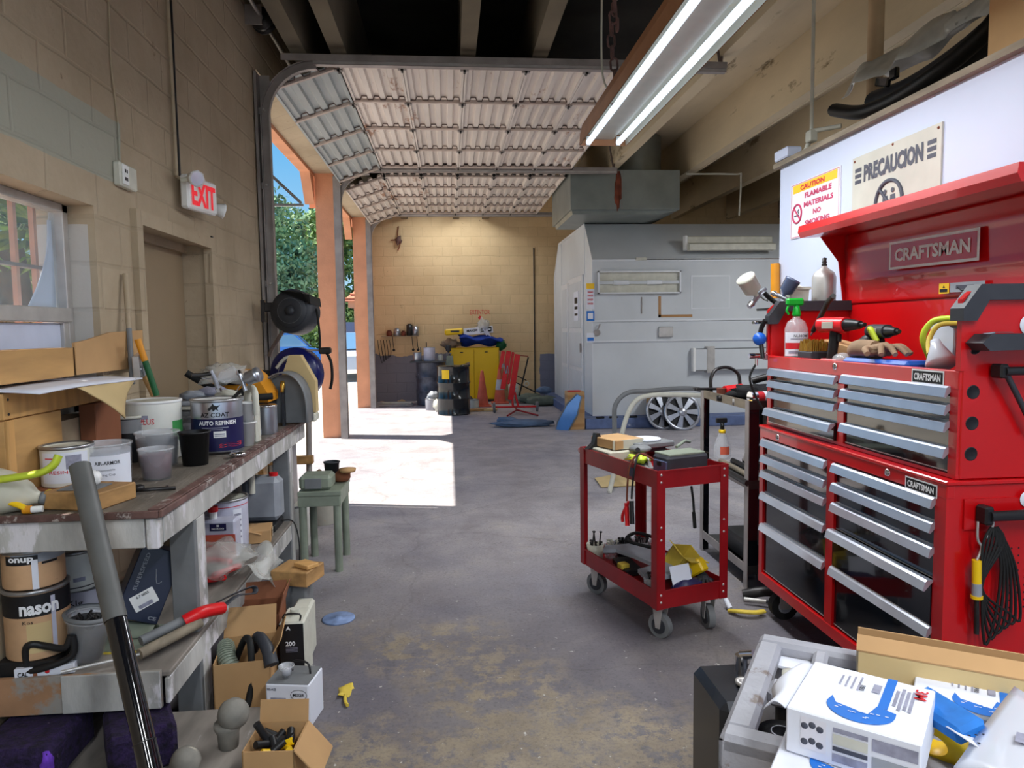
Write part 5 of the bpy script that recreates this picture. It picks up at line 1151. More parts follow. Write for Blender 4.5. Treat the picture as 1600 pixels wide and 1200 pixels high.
b.prism([(0, 0), (.0, .23), (.035, .26), (.035, 0)], (UX, CY0 + .0105, 1.344), (1, 0, 0), (0, 0, 1), -.022, R_); b.prism([(0, 0), (.0, .23), (.035, .26), (.035, 0)], (UX, CY1 + .01, 1.345), (1, 0, 0), (0, 0, 1), -.018, R_)
b.bb(UX + .03, 2.055, CY0 + .03, CY1 - .01, 1.296, 1.304, 'charcoal')
b.build('chest_body', t)
def tr(y0, y1):
    b = MB(); b.prism([(-.012, -.03), (-.012, .01), (.045, .085), (.45, .085), (.45, .035), (.075, .035), (.035, -.03)], (UX, y1, 1.535), (1, 0, 0), (0, 0, 1), (y1 - y0), 'charcoal'); b.build('end_trim', t)
tr(CY0 - .012, CY0 + .05); tr(CY1 - .03, CY1 + .02)
for z in (1.42, 1.276, 1.175, 1.075):
    b = MB(); b.lathe([(0, -.001), (.019, -.001), (.021, .0005), (.023, -.0015)], 'text_black', (UX + .048, CY0 + .0105, z), ax=(0, -1, 0), n=18); b.build('vent_hole', t)
uf = [1.277, 1.218, 1.162, 1.075, 1.003]; un = [1.287, 1.228, 1.172, 1.085, 1.003]
for i in range(4):
    drawer(t, 2.853, CY1 - .032, uf[i + 1] + .003, uf[i], UX + .01, 0, off=.02 if i == 3 else 0)
    drawer(t, CY0 + .058, 2.797, un[i + 1] + .003, un[i], UX + .01, 0)
b = MB(); b.lathe([(0, -.008), (.012, -.006), (.014, 0)], 'chrome', (UX, 2.87, 1.322), ax=(1, 0, 0), n=18); b.build('lock', t)
badge(t, (UX, 2.285, 1.315), (0, -1, 0), ZU, .165, .050, 'text_black')
b = MB(); b.quad((UX, 3.42, 1.325), (0, -1, 0), ZU, .04, .016, 'magenta'); b.build('brand_stamp', t)
for (z, k) in ((1.435, 'charcoal'),):
    b = MB(); b.prism([(0, 0), (.03, .028), (.40, .028), (.40, -.02), (.025, -.024)], (UX + .012, CY0 + .008, z), (1, 0, 0), (0, 0, 1), .075, k); b.build('end_shelf', t)
b = MB(); b.lathe([(.018, .0), (.024, .003), (.030, .0)], 'can_silver', (1.735, CY0 - .03, 1.466), n=20); b.tube([(1.71, CY0 - .03, 1.466), (1.675, CY0 - .025, 1.462)], .004, 'can_silver', n=6); b.build('silver_ring', label='silver ring wrench lying on the end shelf of the tool chest', cat='wrench')
b = MB(); b.box((1.74, CY0 - .02, 1.345), (.03, .05, .045), 'black_plastic', .006); b.tube([(1.74, CY0 - .04, 1.345), (2.03, CY0 - .04, 1.345)], .014, 'black_plastic', n=12); b.build('end_handle', t)
b = MB(); b.tube([(1.755, CY0 - .03, 1.335), (1.80, CY0 - .028, 1.26), (1.875, CY0 - .025, 1.13)], .009, 'charcoal', n=8); b.build('wrench', label='dark combination wrench hanging from the chest end handle', cat='wrench')
# lid
b = MB()
def lidp(u, v):
    y = CY0 + (CY1 + .03 - CY0) * u; z = 1.60 + .355 * v; x = 2.058 - .01 * v
    if v > .2: x -= .004 * math.sin(9 * u) * math.sin(math.pi * v) * (1.6 if u > .6 else .5)
    for c in (.33, .78):
        x -= .006 * math.exp(-((v - c) / .03) ** 2)
    return (x, y, z)
b.sheet(lidp, 36, 26, .012, R_); lid = b.build('lid', t)
b = MB(); b.prism([(0, 0), (-.26, -.015), (-.275, .012), (-.27, .045), (0, .05)], (2.065, CY1 + .03, 1.955), (1, 0, 0), (0, 0, 1), (CY1 + .03 - CY0), R_); b.build('lid_front_rim', lid)
for y in (CY0 + .002, CY1 + .025):
    b = MB(); b.prism([(0, 0), (-.02, 0), (-.05, .22), (-.16, .36), (0, .36)], (2.06, y, 1.60), (1, 0, 0), (0, 0, 1), -.006, R_); b.build('lid_end', lid)
b = MB(); b.T = Matrix.Identity(4); o = Vector((2.028, 2.85, 1.803)); u_, w_ = Vector((0, -1, -.015)), ZU
b.quad(o, u_, w_, .56, .125, 'text_white'); b.quad(o, u_, w_, .535, .102, 'chest_red', lift=.002); b.text('CRAFTSMAN', o, u_, w_, .058, .47, 'text_white', bold=.035, lift=.004); b.quad(o + Vector((.003, 0, 0)), u_, w_, .001, .001, 'magenta', lift=.001); b.build('lid_badge', lid)
b = MB(); o = Vector((2.036, 2.60, 1.640)); b.quad(o + Vector((0, .17, 0)), u_, w_, .06, .042, 'sign_yellow'); b.quad(o + Vector((-.001, .17, -.008)), u_, w_, .045, .012, 'text_black', lift=.002); b.text('\u25B2', o + Vector((0, .17, .008)), u_, w_, .012, .014, 'text_black', lift=.002)
b.quad(o + Vector((0, .04, 0)), u_, w_, .19, .038, 'poly_grey'); b.quad(o + Vector((0, .05, 0)), u_, w_, .10, .015, 'text_grey', lift=.002); b.tube([o + Vector((-.003, .09, 0)), o + Vector((-.003, .07, -.012)), o + Vector((-.003, .03, -.012)), o + Vector((-.003, .01, 0))], .002, 'text_black', n=5); b.build('warning_label', lid)
# signs on the partition
t = thing('safety_sign', 'yellow topped CAUTION FLAMABLE MATERIALS NO SMOKING sign', 'sign', (2.148, 4.03, 2.02))
b = MB(); b.bb(2.143, 2.1495, 3.76, 4.32, 2.03, 2.36, 'sign_white'); b.build('sign_plate', t)
u_ = Vector((0, -1, 0)); X0 = 2.143
b = MB(); b.quad((X0, 4.04, 2.325), u_, ZU, .50, .048, 'sign_yellow'); b.text('CAUTION', (X0, 4.06, 2.323), u_, ZU, .030, .28, 'text_red', bold=.05, lift=.002)
b.text('FLAMABLE', (X0, 3.995, 2.270), u_, ZU, .032, .30, 'magenta', bold=.045); b.text('MATERIALS', (X0, 3.990, 2.215), u_, ZU, .032, .33, 'magenta', bold=.045); b.text('NO', (X0, 4.0, 2.160), u_, ZU, .032, .09, 'magenta', bold=.045); b.text('SMOKING', (X0, 4.0, 2.105), u_, ZU, .032, .28, 'magenta', bold=.045)
for (h0, h1, z0, z1) in ((3.77, 4.31, 2.352, 2.355), (3.77, 4.31, 2.035, 2.038), (4.307, 4.31, 2.035, 2.355), (3.77, 3.773, 2.035, 2.355)): b.quad((X0, (h0 + h1) / 2, (z0 + z1) / 2), u_, ZU, h1 - h0, z1 - z0, 'magenta', lift=.0015)
b.build('lettering', t)
b = MB(); c = Vector((X0 - .002, 4.235, 2.175)); b.tube([c + Vector((0, .055 * math.cos(a), .055 * math.sin(a))) for a in [R(15 * i) for i in range(24)]], .006, 'magenta', n=5, closed=True); b.tube([c + Vector((0, .038, .038)), c + Vector((0, -.038, -.038))], .005, 'magenta', n=5); b.tube([c + Vector((0, .03, -.01)), c + Vector((0, -.025, -.01))], .004, 'text_grey', n=5); b.tube([c + Vector((0, -.02, 0)), c + Vector((0, -.01, .012)), c + Vector((0, -.02, .025))], .003, 'text_grey', n=5); b.build('no_smoking_symbol', t)
t = thing('safety_sign', 'aged grey PRECAUCION sign with a no entry people symbol', 'sign', (2.148, 3.3, 1.85))
b = MB(); b.bb(2.141, 2.1495, 2.96, 3.64, 1.86, 2.365, 'sign_aged'); b.build('sign_plate', t)
X0 = 2.141; b = MB(); b.text('PRECAUCION', (X0, 3.305, 2.268), u_, ZU, .088, .46, 'text_grey', bold=.055)
for i in range(3):
    for y in (3.585, 3.02): b.quad((X0, y, 2.295 - i * .030), u_, ZU, .058, .020, 'text_grey')
b.build('lettering', t)
b = MB(); c = Vector((X0 - .001, 3.32, 2.085)); b.tube([c + Vector((0, .105 * math.cos(a), .105 * math.sin(a))) for a in [R(10 * i) for i in range(36)]], .011, 'text_grey', n=5, closed=True)
b.tube([c + Vector((0, .072, .072)), c + Vector((0, -.072, -.072))], .009, 'text_grey', n=5)
for dy in (.03, -.03):
    p = c + Vector((-.001, dy, 0)); b.lathe([(0, 0), (.012, 0)], 'text_grey', p + Vector((-.002, 0, .055)), ax=(-1, 0, 0), n=14); b.prism([(-.018, .035), (.018, .035), (.022, -.01), (.014, -.01), (.012, -.065), (-.012, -.065), (-.014, -.01), (-.022, -.01)], p, (0, -1, 0), (0, 0, 1), -.002, 'text_grey')
b.build('people_symbol', t)
b = MB()
for y, z in ((3.62, 2.345), (2.98, 2.345), (3.30, 2.355)): b.lathe([(0, -.004), (.006, -.003), (.007, 0)], 'rust', (X0, y, z), ax=(1, 0, 0), n=10)
b.build('screws', t)
b = MB(); b.bb(2.10, 2.145, 4.30, 4.36, 1.88, 2.0, 'yellow', .004) if False else b.cyl((2.12, 4.475, 1.896), (2.12, 4.468, 1.674), .028, 'amber', n=20); b.build('yellow_canister', label='amber yellow cylinder hung at the far edge of the white partition', cat='canister')
# things standing at the far end of the chest
t0 = thing('side_shelf', 'narrow black shelf hooked on the far end of the tool chest', 'shelf', (1.85, 3.6, 1.60))
b = MB(); b.bb(1.66, 2.05, 3.53, 3.72, 1.578, 1.59, 'black_plastic', .003); b.build('shelf_plate', t0)
b = MB(); b.bb(1.66, 1.67, 3.528, 3.54, 1.42, 1.578, 'black_plastic'); b.bb(2.04, 2.05, 3.528, 3.54, 1.42, 1.578, 'black_plastic'); b.build('shelf_bracket', t0)
t = thing('spray_gun_cup', 'tall aluminium paint cup with a threaded neck on the far side shelf', 'paint cup', (2.0, 3.62, 1.59))
c = Vector((1.985, 3.62, 1.592)); b = MB(); b.lathe([(0, 0), (.056, 0), (.060, .01), (.060, .155), (.05, .18), (.018, .205), (.014, .215), (0, .215)], 'steel_pale', c, n=32); b.build('cup_body', t)
b = MB(); b.lathe([(0, .215), (.014, .215), (.014, .225), (.010, .228), (.014, .235), (.010, .240), (.013, .255), (0, .26)], 'steel_dark', c, n=16); b.build('neck', t)
c = Vector((1.83, 3.62, 1.592)); t = thing('plastic_pot', 'white square plastic pot with a flat lid on the far side shelf', 'pot', c)
b = MB(); b.lathe([(0, 0), (.062, 0), (.070, .09), (0, .09)], 'off_white', c, n=4, sm=False, a0=R(45)); b.build('pot_body', t)
b = MB(); b.lathe([(0, .09), (.080, .09), (.078, .105), (.03, .108), (.012, .118), (0, .118)], 'off_white', c, n=4, sm=False, a0=R(45)); b.build('lid', t)
t = spray_gun((1.67, 3.66, 1.60), 'white cupped spray gun hanging off the far end of the tool chest', 200, 'off_white', 1.0, 40)
spray_gun((1.72, 3.60, 1.60), 'blue bodied spray gun beside the white square pot', 150, 'car_grey', .8, -30)
b = MB(); b.lathe([(0, 0), (.030, .0), (.034, .02), (.030, .035), (0, .04)], 'blue', (1.6, 3.546, 1.428), n=20, ax=(-.3, -.9, .1)); b.build('blue_knob', label='round blue knob on the gun rack at the chest far end', cat='knob')
t = thing('pressure_regulator', 'small chrome regulator with a round gauge below the blue knob', 'regulator', (1.6, 3.574, 1.321))
p = Vector((1.6, 3.574, 1.341)); b = MB(); b.cyl(p + Vector((-.04, 0, 0)), p + Vector((.04, 0, 0)), .014, 'chrome', n=12); b.cyl(p, p + Vector((0, 0, -.05)), .008, 'chrome', n=10); b.build('valve_body', t)
b = MB(); b.lathe([(0, -.012), (.022, -.012), (.024, 0), (0, 0)], 'paper', p + Vector((.045, -.01, 0)), ax=(0, 1, 0), n=20); b.build('gauge', t)
b = MB(); b.tube([p + Vector((0, 0, -.04)), p + Vector((-.03, .01, -.11)), p + Vector((.0, .02, -.2)), p + Vector((.05, .0, -.3))], .006, 'black_rubber', n=7, smooth=5); b.build('thin_hose', t)
t = thing('gun_holder', 'black spray gun holder bracket at the far end of the chest', 'bracket', (1.62, 3.6, 1.5))
b = MB(); b.tube([(1.61, 3.497, 1.526), (1.6, 3.532, 1.461), (1.6, 3.498, 1.331)], .012, 'black_plastic', n=8, smooth=3); b.build('arm', t)
b = MB(); b.box((1.6, 3.564, 1.514), (.05, .04, .015), 'chrome', .004); b.build('clip', t)
# contents of the open chest
IZ = 1.306
t = thing('spray_bottle', 'green trigger spray bottle with white and red label in the open chest', 'spray bottle', (1.70, 3.35, IZ))
c = Vector((1.70, 3.35, IZ + .0))
b = MB(); b.lathe([(0, 0), (.050, 0), (.054, .01), (.054, .175), (.04, .21), (.018, .225), (.016, .235), (0, .235)], 'clear_plastic', c, n=30); b.build('bottle', t)
b = MB(); b.lathe([(0, .004), (.047, .004), (.050, .06), (0, .06)], 'green_dark', c, n=26); b.build('liquid', t)
def wrap(b, x, z, w, h, k, lf): b.quad(c + Vector((-math.sin(0) * .054, -.054, z)), XU, ZU, w, h, k, lift=lf, bend=.054)
b = MB(); wrap(b, 0, .10, .17, .115, 'paper', .0012); wrap(b, 0, .092, .165, .03, 'text_red', .002); b.text('NUHOME', c + Vector((0, -.054, .14)), XU, ZU, .014, .07, 'text_grey', bold=.01, lift=.003, bend=.054); wrap(b, -.0, .125, .10, .006, 'label_grey', .002); wrap(b, .0, .06, .12, .012, 'label_grey', .002); b.build('label', t)
b = MB(); b.lathe([(0, .235), (.018, .235), (.022, .245), (.016, .27), (.012, .29), (0, .29)], 'green_bright', c, n=18); b.box(c + Vector((-.01, 0, .305)), (.085, .03, .035), 'green_bright', .008); b.tube([c + Vector((-.04, 0, .29)), c + Vector((-.05, 0, .265)), c + Vector((-.04, 0, .245))], .006, 'green_bright', n=7, smooth=3); b.build('trigger_head', t)
t = thing('screw_tray', 'grey tray of small golden screws beside the green spray bottle', 'tray', (1.71, 3.20, IZ))
b = MB(); b.box((1.71, 3.19, IZ + .035), (.10, .13, .07), 'charcoal', .005); b.build('tray_body', t)
b = MB()
for i in range(90):
    a, e_ = i % 10, i // 10; b.cyl((1.665 + .01 * e_, 3.135 + .0118 * a, IZ + .07), (1.665 + .01 * e_ + random.uniform(-.004, .004), 3.135 + .0118 * a + random.uniform(-.005, .005), IZ + .115 + random.uniform(-.01, .012)), .0042, 'brass', n=6)
o_ = b.build('screws', t); o_['kind'] = 'stuff'
b = MB(); b.box((1.83, 3.13, IZ + .055), (.14, .20, .10), 'cardboard', .003, rz=25, rx=12); b.build('cardboard_box', label='small kraft cardboard box behind the golden screws', cat='cardboard box')
def gun(c, label, k, rz, name='impact_driver', s=1.0, rx=0):
    t = thing(name, label, 'power tool', c, rz, rx=rx); o = ROOTM[t.name] @ Matrix.Scale(s, 4)
    b = MB(); b.T = o; b.tube([(-.10, 0, .19), (-.07, 0, .192), (.03, 0, .19), (.06, 0, .19)], .034, k, n=16, smooth=2); b.box((-.02, -.034, .19), (.07, .004, .03), 'enamel', .001); b.build('motor_housing', t)
    b = MB(); b.T = o; b.cyl((.06, 0, .19), (.14, 0, .19), .028, 'black_plastic', r1=.017, n=16); b.cyl((.14, 0, .19), (.165, 0, .19), .010, 'steel_dark', n=10); b.build('nose', t)
    b = MB(); b.T = o; b.tube([(-.01, 0, .17), (-.02, 0, .10), (-.03, 0, .04)], .021, 'black_rubber', n=12, smooth=3); b.build('grip', t)
    b = MB(); b.T = o; b.box((-.02, 0, .022), (.11, .065, .040), k, .008); b.build('battery', t)
    b = MB(); b.T = o; b.box((.018, 0, .135), (.012, .018, .035), 'black_plastic', .003); b.build('trigger', t)
    return t
gun((1.70, 2.985, IZ), 'red and black cordless drill standing in the open chest', 'bright_red', -80)
gun((1.80, 2.82, IZ), 'dark cordless tool lying behind the brown glove', 'charcoal', -95, s=.85)
gun((1.90, 2.42, IZ), 'black cordless tool at the near end of the open chest', 'charcoal', 80, s=1.0)
def glovem(c, label, k, seed, s=1.0, rz=0):
    t = thing('work_glove', label, 'glove', c, rz); o = ROOTM[t.name] @ Matrix.Scale(s, 4)
    b = MB(); b.T = o; b.sphere((0, 0, .03), .05, k, (1.1, .9, .5), n=18, nz=.5, seed=seed); b.tube([(.03, 0, .03), (.10, .02, .035), (.14, .01, .02)], .035, k, n=12, smooth=4, r1=.03); b.build('palm', t)
    for i, (a, l) in enumerate(((150, .07), (170, .09), (188, .095), (206, .08))):
        b = MB(); b.T = o; d = Vector((math.cos(R(a)), math.sin(R(a)), 0)); b.tube([d * .035 + Vector((0, 0, .032)), d * (.035 + l * .5) + Vector((0, 0, .045)), d * (.035 + l) + Vector((0, 0, .018))], .013, k, n=10, smooth=4, r1=.009); b.build('finger', t)
    b = MB(); b.T = o; b.tube([(.0, .04, .03), (-.03, .075, .035), (-.06, .085, .02)], .013, k, n=10, smooth=4, r1=.01); b.build('thumb', t)
    return t
glovem((1.72, 2.70, IZ + .055), 'tan work glove lying on the blue case in the open chest', 'rag', 5, 1.1, 90)
b = MB(); b.box((1.72, 2.66, IZ + .028), (.12, .40, .052), 'blue', .018, rz=3); b.build('plastic_case', label='bright blue plastic case along the front of the open chest', cat='case')
b = MB(); b.sphere((1.68, 2.895, IZ + .04), .04, 'clear_plastic', (1, 1.3, .8), nz=.3); b.build('plastic_wrap', label='crumpled clear plastic at the far end of the blue case', cat='plastic wrap')
b = MB(); b.tube([(1.74, 2.90, IZ + .03), (1.78, 2.92, IZ + .10), (1.83, 2.90, IZ + .14)], .03, 'black_plastic', n=14, smooth=3); b.build('canister', label='short black canister between the drill and the tan glove', cat='canister')
b = MB(); b.tube([(1.80, 2.83, IZ + .10), (1.78, 2.86, IZ + .16), (1.76, 2.83, IZ + .17), (1.77, 2.80, IZ + .12)], .012, 'lime', n=8, smooth=5); b.build('lime_strap', label='short lime green strap above the tan glove', cat='strap')
b = MB(); b.tube([(1.86, 2.60, IZ + .06), (1.83, 2.60, IZ + .14), (1.85, 2.57, IZ + .20), (1.88, 2.50, IZ + .21)], .012, 'lime', n=8, smooth=5); b.tube([(1.86, 2.43, IZ + .19), (1.80, 2.47, IZ + .185), (1.77, 2.48, IZ + .13), (1.73, 2.42, IZ + .08)], .009, 'yellow_dull', n=8, smooth=5); b.build('looping_tube', label='looping yellow green cord at the near end of the open chest', cat='cord')
b = MB(); b.lathe([(0, .09), (.016, .09), (.02, .07), (.05, .0), (.045, -.012), (0, -.012)], 'car_white', (1.71, 2.33, IZ + .055), ax=(.1, .5, .8), n=24); b.build('funnel', label='small white funnel beside the blue case', cat='funnel')
b = MB(); b.box((1.93, 2.62, IZ + .12), (.02, .12, .16), 'car_white', .006, rz=8); b.build('white_bottle', label='flat white bottle behind the yellow green cord', cat='bottle')
b = MB(); b.tube([(1.76, 3.30, 1.47), (1.72, 3.10, 1.60), (1.70, 3.02, 1.625)], .012, 'steel_dark', n=8); b.tube([(1.765, 3.33, 1.45), (1.76, 3.30, 1.47)], .006, 'chrome', n=6); b.build('scraper', label='long dark scraper leaning up to the lid in the open chest', cat='tool')
b = MB(); b.box((2.035, 2.60, 1.47), (.008, .10, .045), 'magenta', 0); b.quad((2.031, 2.60, 1.47), (0, -1, 0), ZU, .08, .03, 'paper'); b.build('sticker_plate', label='pink bordered sticker on the back panel inside the open chest', cat='sticker')
b = MB(); b.bb(1.66, 1.70, 2.40, 2.55, IZ, IZ + .012, 'chrome', .003); b.build('blade', label='flat steel blade at the chest edge above the badge', cat='blade')
b = MB()
for z, x in ((1.49, 1.86),): b.lathe([(0, -.001), (.032, -.001), (.033, 0)], 'paper', (x, CY0 + .009, z), ax=(0, 1, 0), n=24)
b.build('round_sticker', label='round white sticker on the near end of the top tool chest', cat='sticker')
b = MB(); b.lathe([(0, -.001), (.026, -.001), (.027, 0)], 'paper', (1.865, CY0 - .008, .925), ax=(0, 1, 0), n=24); b.build('round_sticker', label='round white sticker above the roll cabinet side handle', cat='sticker')
b = MB(); b.tube([(1.94, CY0 - .012, .96), (1.90, CY0 - .01, .95)], .003, 'white', n=5); b.bb(1.70, 1.78, 2.50, 2.56, .991, 1.0, 'steel_pale') if False else None; b.build('tape_scrap', label='thin white scrap beside the round sticker', cat='scrap') if False else None
t = thing('inspection_light', 'yellow and grey stick lamp hanging on the roll cabinet side', 'work light', (1.73, 2.07, .5))
p = Vector((1.674, 2.085, 0.739)); q = Vector((1.679, 2.085, 0.613)); e_ = Vector((1.683, 2.085, 0.495)); h_ = Vector((1.673, 2.085, 0.865))
b = MB(); b.tube([p, p.lerp(q, .6)], .014, 'yellow', n=12); b.build('yellow_grip', t)
b = MB(); b.tube([p.lerp(q, .6), q], .015, 'poly_grey', n=12); b.tube([p.lerp(q, .92), q], .018, 'yellow', n=12); b.build('collar', t)
b = MB(); b.tube([q, e_], .008, 'steel_dark', n=10); b.build('shaft', t)
b = MB(); b.tube([p, p + Vector((.015, 0, .04)), p + Vector((.0, 0, .07)), h_], .004, 'steel_pale', n=6, smooth=5); b.build('hanging_loop', t)
for i in range(6):
    b = MB(); x0 = (1.72, 2.085, 0.79)[0] + .004 * i; z0 = (1.72, 2.085, 0.79)[2]
    b.tube([(x0, 2.085, z0 + .055), (x0 - .03 + .01 * i, 2.08, z0), (x0 - .03 - .004 * i, 2.08, z0 - .14), (x0 - .01 + .012 * i, 2.082, z0 - .33 + .02 * i), (x0 + .02 + .014 * i, 2.082, z0 - .25), (x0 + .035 + .006 * i, 2.08, z0 - .08), (x0 + .01, 2.082, z0 + .04)], .0045, 'black_rubber', n=6, smooth=5)
    if i == 0: wt = thing('cable_bundle', 'bundle of thin dark cables looped on the roll cabinet side handle', 'cables', (x0, 2.085, z0))
    b.build('cable', wt)
b = MB(); x0 = (1.714, 2.085, 0.832)[0]; b.tube([(x0, 2.085, .89), (x0 + .012, 2.085, .86), (x0 + .004, 2.085, .835), (x0 - .01, 2.085, .81)], .004, 'steel_pale', n=6, smooth=4); b.build('hook', wt)
# things above the partition
t = thing('bumper_cover', 'black car bumper cover stored on top of the white partition', 'bumper', (2.5, 3.2, 2.55))
P0 = [Vector((2.4, 4.286, 2.813)), Vector((2.4, 4.009, 2.719)), Vector((2.42, 3.714, 2.699)), Vector((2.45, 3.409, 2.742)), Vector((2.5, 3.221, 2.822)), Vector((2.55, 3.15, 2.908))]
b = MB(); b.tube(P0, .05, 'black_plastic', n=12, smooth=6, flat=.8); b.build('lower_lip', t)
b = MB(); b.tube([p + Vector((.10, 0, .055)) for p in P0[1:]], .085, 'charcoal', n=12, smooth=6, flat=.8); b.build('skin', t)
b = MB(); p = Vector((2.44, 3.865, 2.84)); b.box(p, (.03, .12, .05), 'black_gloss', .01, rx=20); b.box(p + Vector((0, -.10, .01)), (.03, .06, .06), 'black_gloss', .01); b.build('lamp_pocket', t)
b = MB(); b.sheet(lambda u, v: wobble(Vector((2.55, 4.483, 3.034)).lerp(Vector((2.62, 3.261, 3.045)), u) + Vector((.30 * v, 0, .10 * math.sin(3.1 * v))) + Vector((0, 0, -.06 + .15 * v)), .09, 5), 26, 12, .004, 'plastic_sheet'); b.build('plastic_sheet', label='wrinkled grey plastic sheet draped over the bumper cover', cat='plastic sheet')
b = MB(); p = Vector((2.35, 2.837, 2.642)); b.bb(2.20, 2.75, p.y - .7, p.y - .05, 2.535, 2.95, 'cardboard', .004); b.build('cardboard_box', label='cardboard box at the top right corner above the partition', cat='cardboard box')
b = MB(); p = (2.5, 4.246, 2.81); b.bb(2.4, 2.7, p[1] - .5, p[1] + .05, 2.535, 2.60, 'cardboard'); b.build('cardboard_scrap', label='flat cardboard piece under the black bumper cover', cat='cardboard box')
t = thing('conduit', 'vertical electrical conduit dropping to the partition corner', 'conduit', (2.3, 4.2, 2.55))
p = Vector((2.22, 4.228, 2.668)); b = MB(); b.tube([p, (p.x, p.y, 4.38)], .011, 'off_white', n=10); b.build('pipe', t)
b = MB(); b.box(p + Vector((0, 0, -.03)), (.05, .06, .07), 'off_white', .006); b.tube([p + Vector((0, 0, -.02)), p + Vector((.0, .03, -.06)), (p.x, p.y + .10, 2.545)], .014, 'off_white', n=10); b.tube([p, p + Vector((.12, -.12, .0))], .014, 'off_white', n=10); b.build('elbow_fitting', t)
p = Vector((2.75, 4.447, 3.105)); b = MB(); b.cyl((p.x, p.y, 2.535), (p.x, p.y, 4.39), .048, 'wood_pale', n=14); b.build('timber_post', label='round timber post rising from the top of the partition', cat='post')

# ------------------------------------------------------------------ red service cart
NX, NY, RZ = .955, 3.185, 17
t = thing('service_cart', 'red two shelf steel service cart on grey casters', 'service cart', (NX, NY, 0), RZ); o = ROOTM[t.name]; cart = t
CW, CL = .40, .76; K = 'cart_red'
for z0, z1, nm in ((.745, .83, 'top_tray'), (.165, .255, 'bottom_tray')):
    b = MB(); b.T = o
    b.bb(0, CW, 0, .004, z0, z1, K); b.bb(0, CW, CL - .004, CL, z0, z1, K); b.bb(0, .004, 0, CL, z0, z1, K); b.bb(CW - .004, CW, 0, CL, z0, z1, K); b.bb(.004, CW - .004, .004, CL - .004, z0 + .025, z0 + .03, K)
    b.bb(0, CW, -.004, .006, z1 - .006, z1, K); b.bb(-.004, .006, 0, CL, z1 - .006, z1, K); b.build(nm, t)
for (x, y, sx, sy) in ((0, 0, 1, 1), (CW, 0, -1, 1), (0, CL, 1, -1), (CW, CL, -1, -1)):
    b = MB(); b.T = o; b.bb(x - .004 * sx, x + .042 * sx, y - .005 * sy, y - .001 * sy, .165, .832, K); b.bb(x - .005 * sx, x - .001 * sx, y - .005 * sy, y + .042 * sy, .165, .832, K); b.build('leg', t)
    b = MB(); b.T = o
    for z in (.20, .235, .50, .56, .775, .81): b.lathe([(0, .003), (.005, .002), (.006, 0)], 'steel_pale', (x + .02 * sx, y - .005 * sy, z), ax=(0, -sy, 0), n=10)
    b.build('bolts', t)
for (x, y, a) in ((.06, .06, 20), (CW - .06, .06, -15), (.06, CL - .07, 25), (CW - .06, CL - .07, -20)):
    b = MB(); b.T = o @ Matrix.Translation((x, y, .06)) @ rotm(0, 0, a + 90).to_4x4(); b.cyl((0, -.016, 0), (0, .016, 0), .06, 'grey_mid', n=28); cs = b.build('caster', t)
    b = MB(); b.T = o @ Matrix.Translation((x, y, .06)) @ rotm(0, 0, a + 90).to_4x4(); b.cyl((0, -.020, 0), (0, .020, 0), .038, 'charcoal', n=22); b.prism([(-.012, -.01), (.012, -.01), (.03, .10), (-.03, .10)], (0, -.022, 0), (1, 0, 0), (0, 0, 1), .004, 'steel_pale'); b.prism([(-.012, -.01), (.012, -.01), (.03, .10), (-.03, .10)], (0, .026, 0), (1, 0, 0), (0, 0, 1), .004, 'steel_pale'); b.bb(-.035, .035, -.03, .03, .097, .104, 'steel_pale'); b.build('fork', cs)
b = MB(); b.T = o; b.tube([(.02, CL, .80), (.02, CL + .06, .80), (CW - .02, CL + .06, .80), (CW - .02, CL, .80)], .013, K, n=10); b.build('push_handle', t)
b = MB(); b.T = o; b.bb(-.006, -.0045, .20, .25, .765, .81, 'can_navy'); b.build('maker_plate', t)
def on(c): return tuple(o @ Vector(c))
TZ = .776
def inl(bm): bm.T = o; return bm
b = inl(MB()); b.T = o; b.bb(.02, .22, .48, .74, TZ, TZ + .065, 'frosted', .006); b.build('storage_box', label='clear plastic storage box at the far end of the red cart', cat='box')
b = inl(MB()); b.box((.15, .62, TZ + .095), (.19, .22, .05), 'cardboard', .003, rz=8); b.bb(.06, .25, .505, .512, TZ + .07, TZ + .12, 'frosted'); b.build('cardboard_tray', label='shallow tan cardboard tray on the clear storage box', cat='tray')
b = inl(MB()); b.prism([(-.06, 0), (.06, 0), (.03, .05), (.015, .085), (-.005, .085), (-.02, .03)], (.05, .70, TZ + .055), (1, 0, 0), (0, 0, 1), .04, 'black_plastic'); b.build('black_clamp', label='black spring clamp at the far left corner of the red cart', cat='clamp')
b = inl(MB()); b.box((.33, .60, TZ + .055), (.15, .18, .03), 'charcoal', .006, rz=-8); b.box((.30, .56, TZ + .085), (.24, .20, .03), 'grey_mid', .006, rz=4); b.lathe([(0, 0), (.08, 0), (.08, .010), (0, .011)], 'paper', (.30, .56, TZ + .102), n=30); b.build('disc_sander', label='grey flat tool with a white sanding disc on the red cart', cat='sander')
t2 = thing('parts_tray', 'long metal tray of yellow clips lying on the red cart', 'tray', on((.14, .36, TZ)))
b = inl(MB()); b.box((.14, .36, TZ + .012), (.11, .24, .006), 'grey_mid', 0, rz=-28); b.box((.088, .34, TZ + .03), (.006, .25, .045), 'steel_pale', 0, rz=-28); b.box((.19, .385, TZ + .03), (.006, .25, .045), 'steel_pale', 0, rz=-28); b.build('tray_body', t2)
b = inl(MB()); b.sphere((.135, .38, TZ + .04), .045, 'lime', (1, 1.5, .4), nz=.9, n=18); o_ = b.build('clips', t2); o_['kind'] = 'stuff'
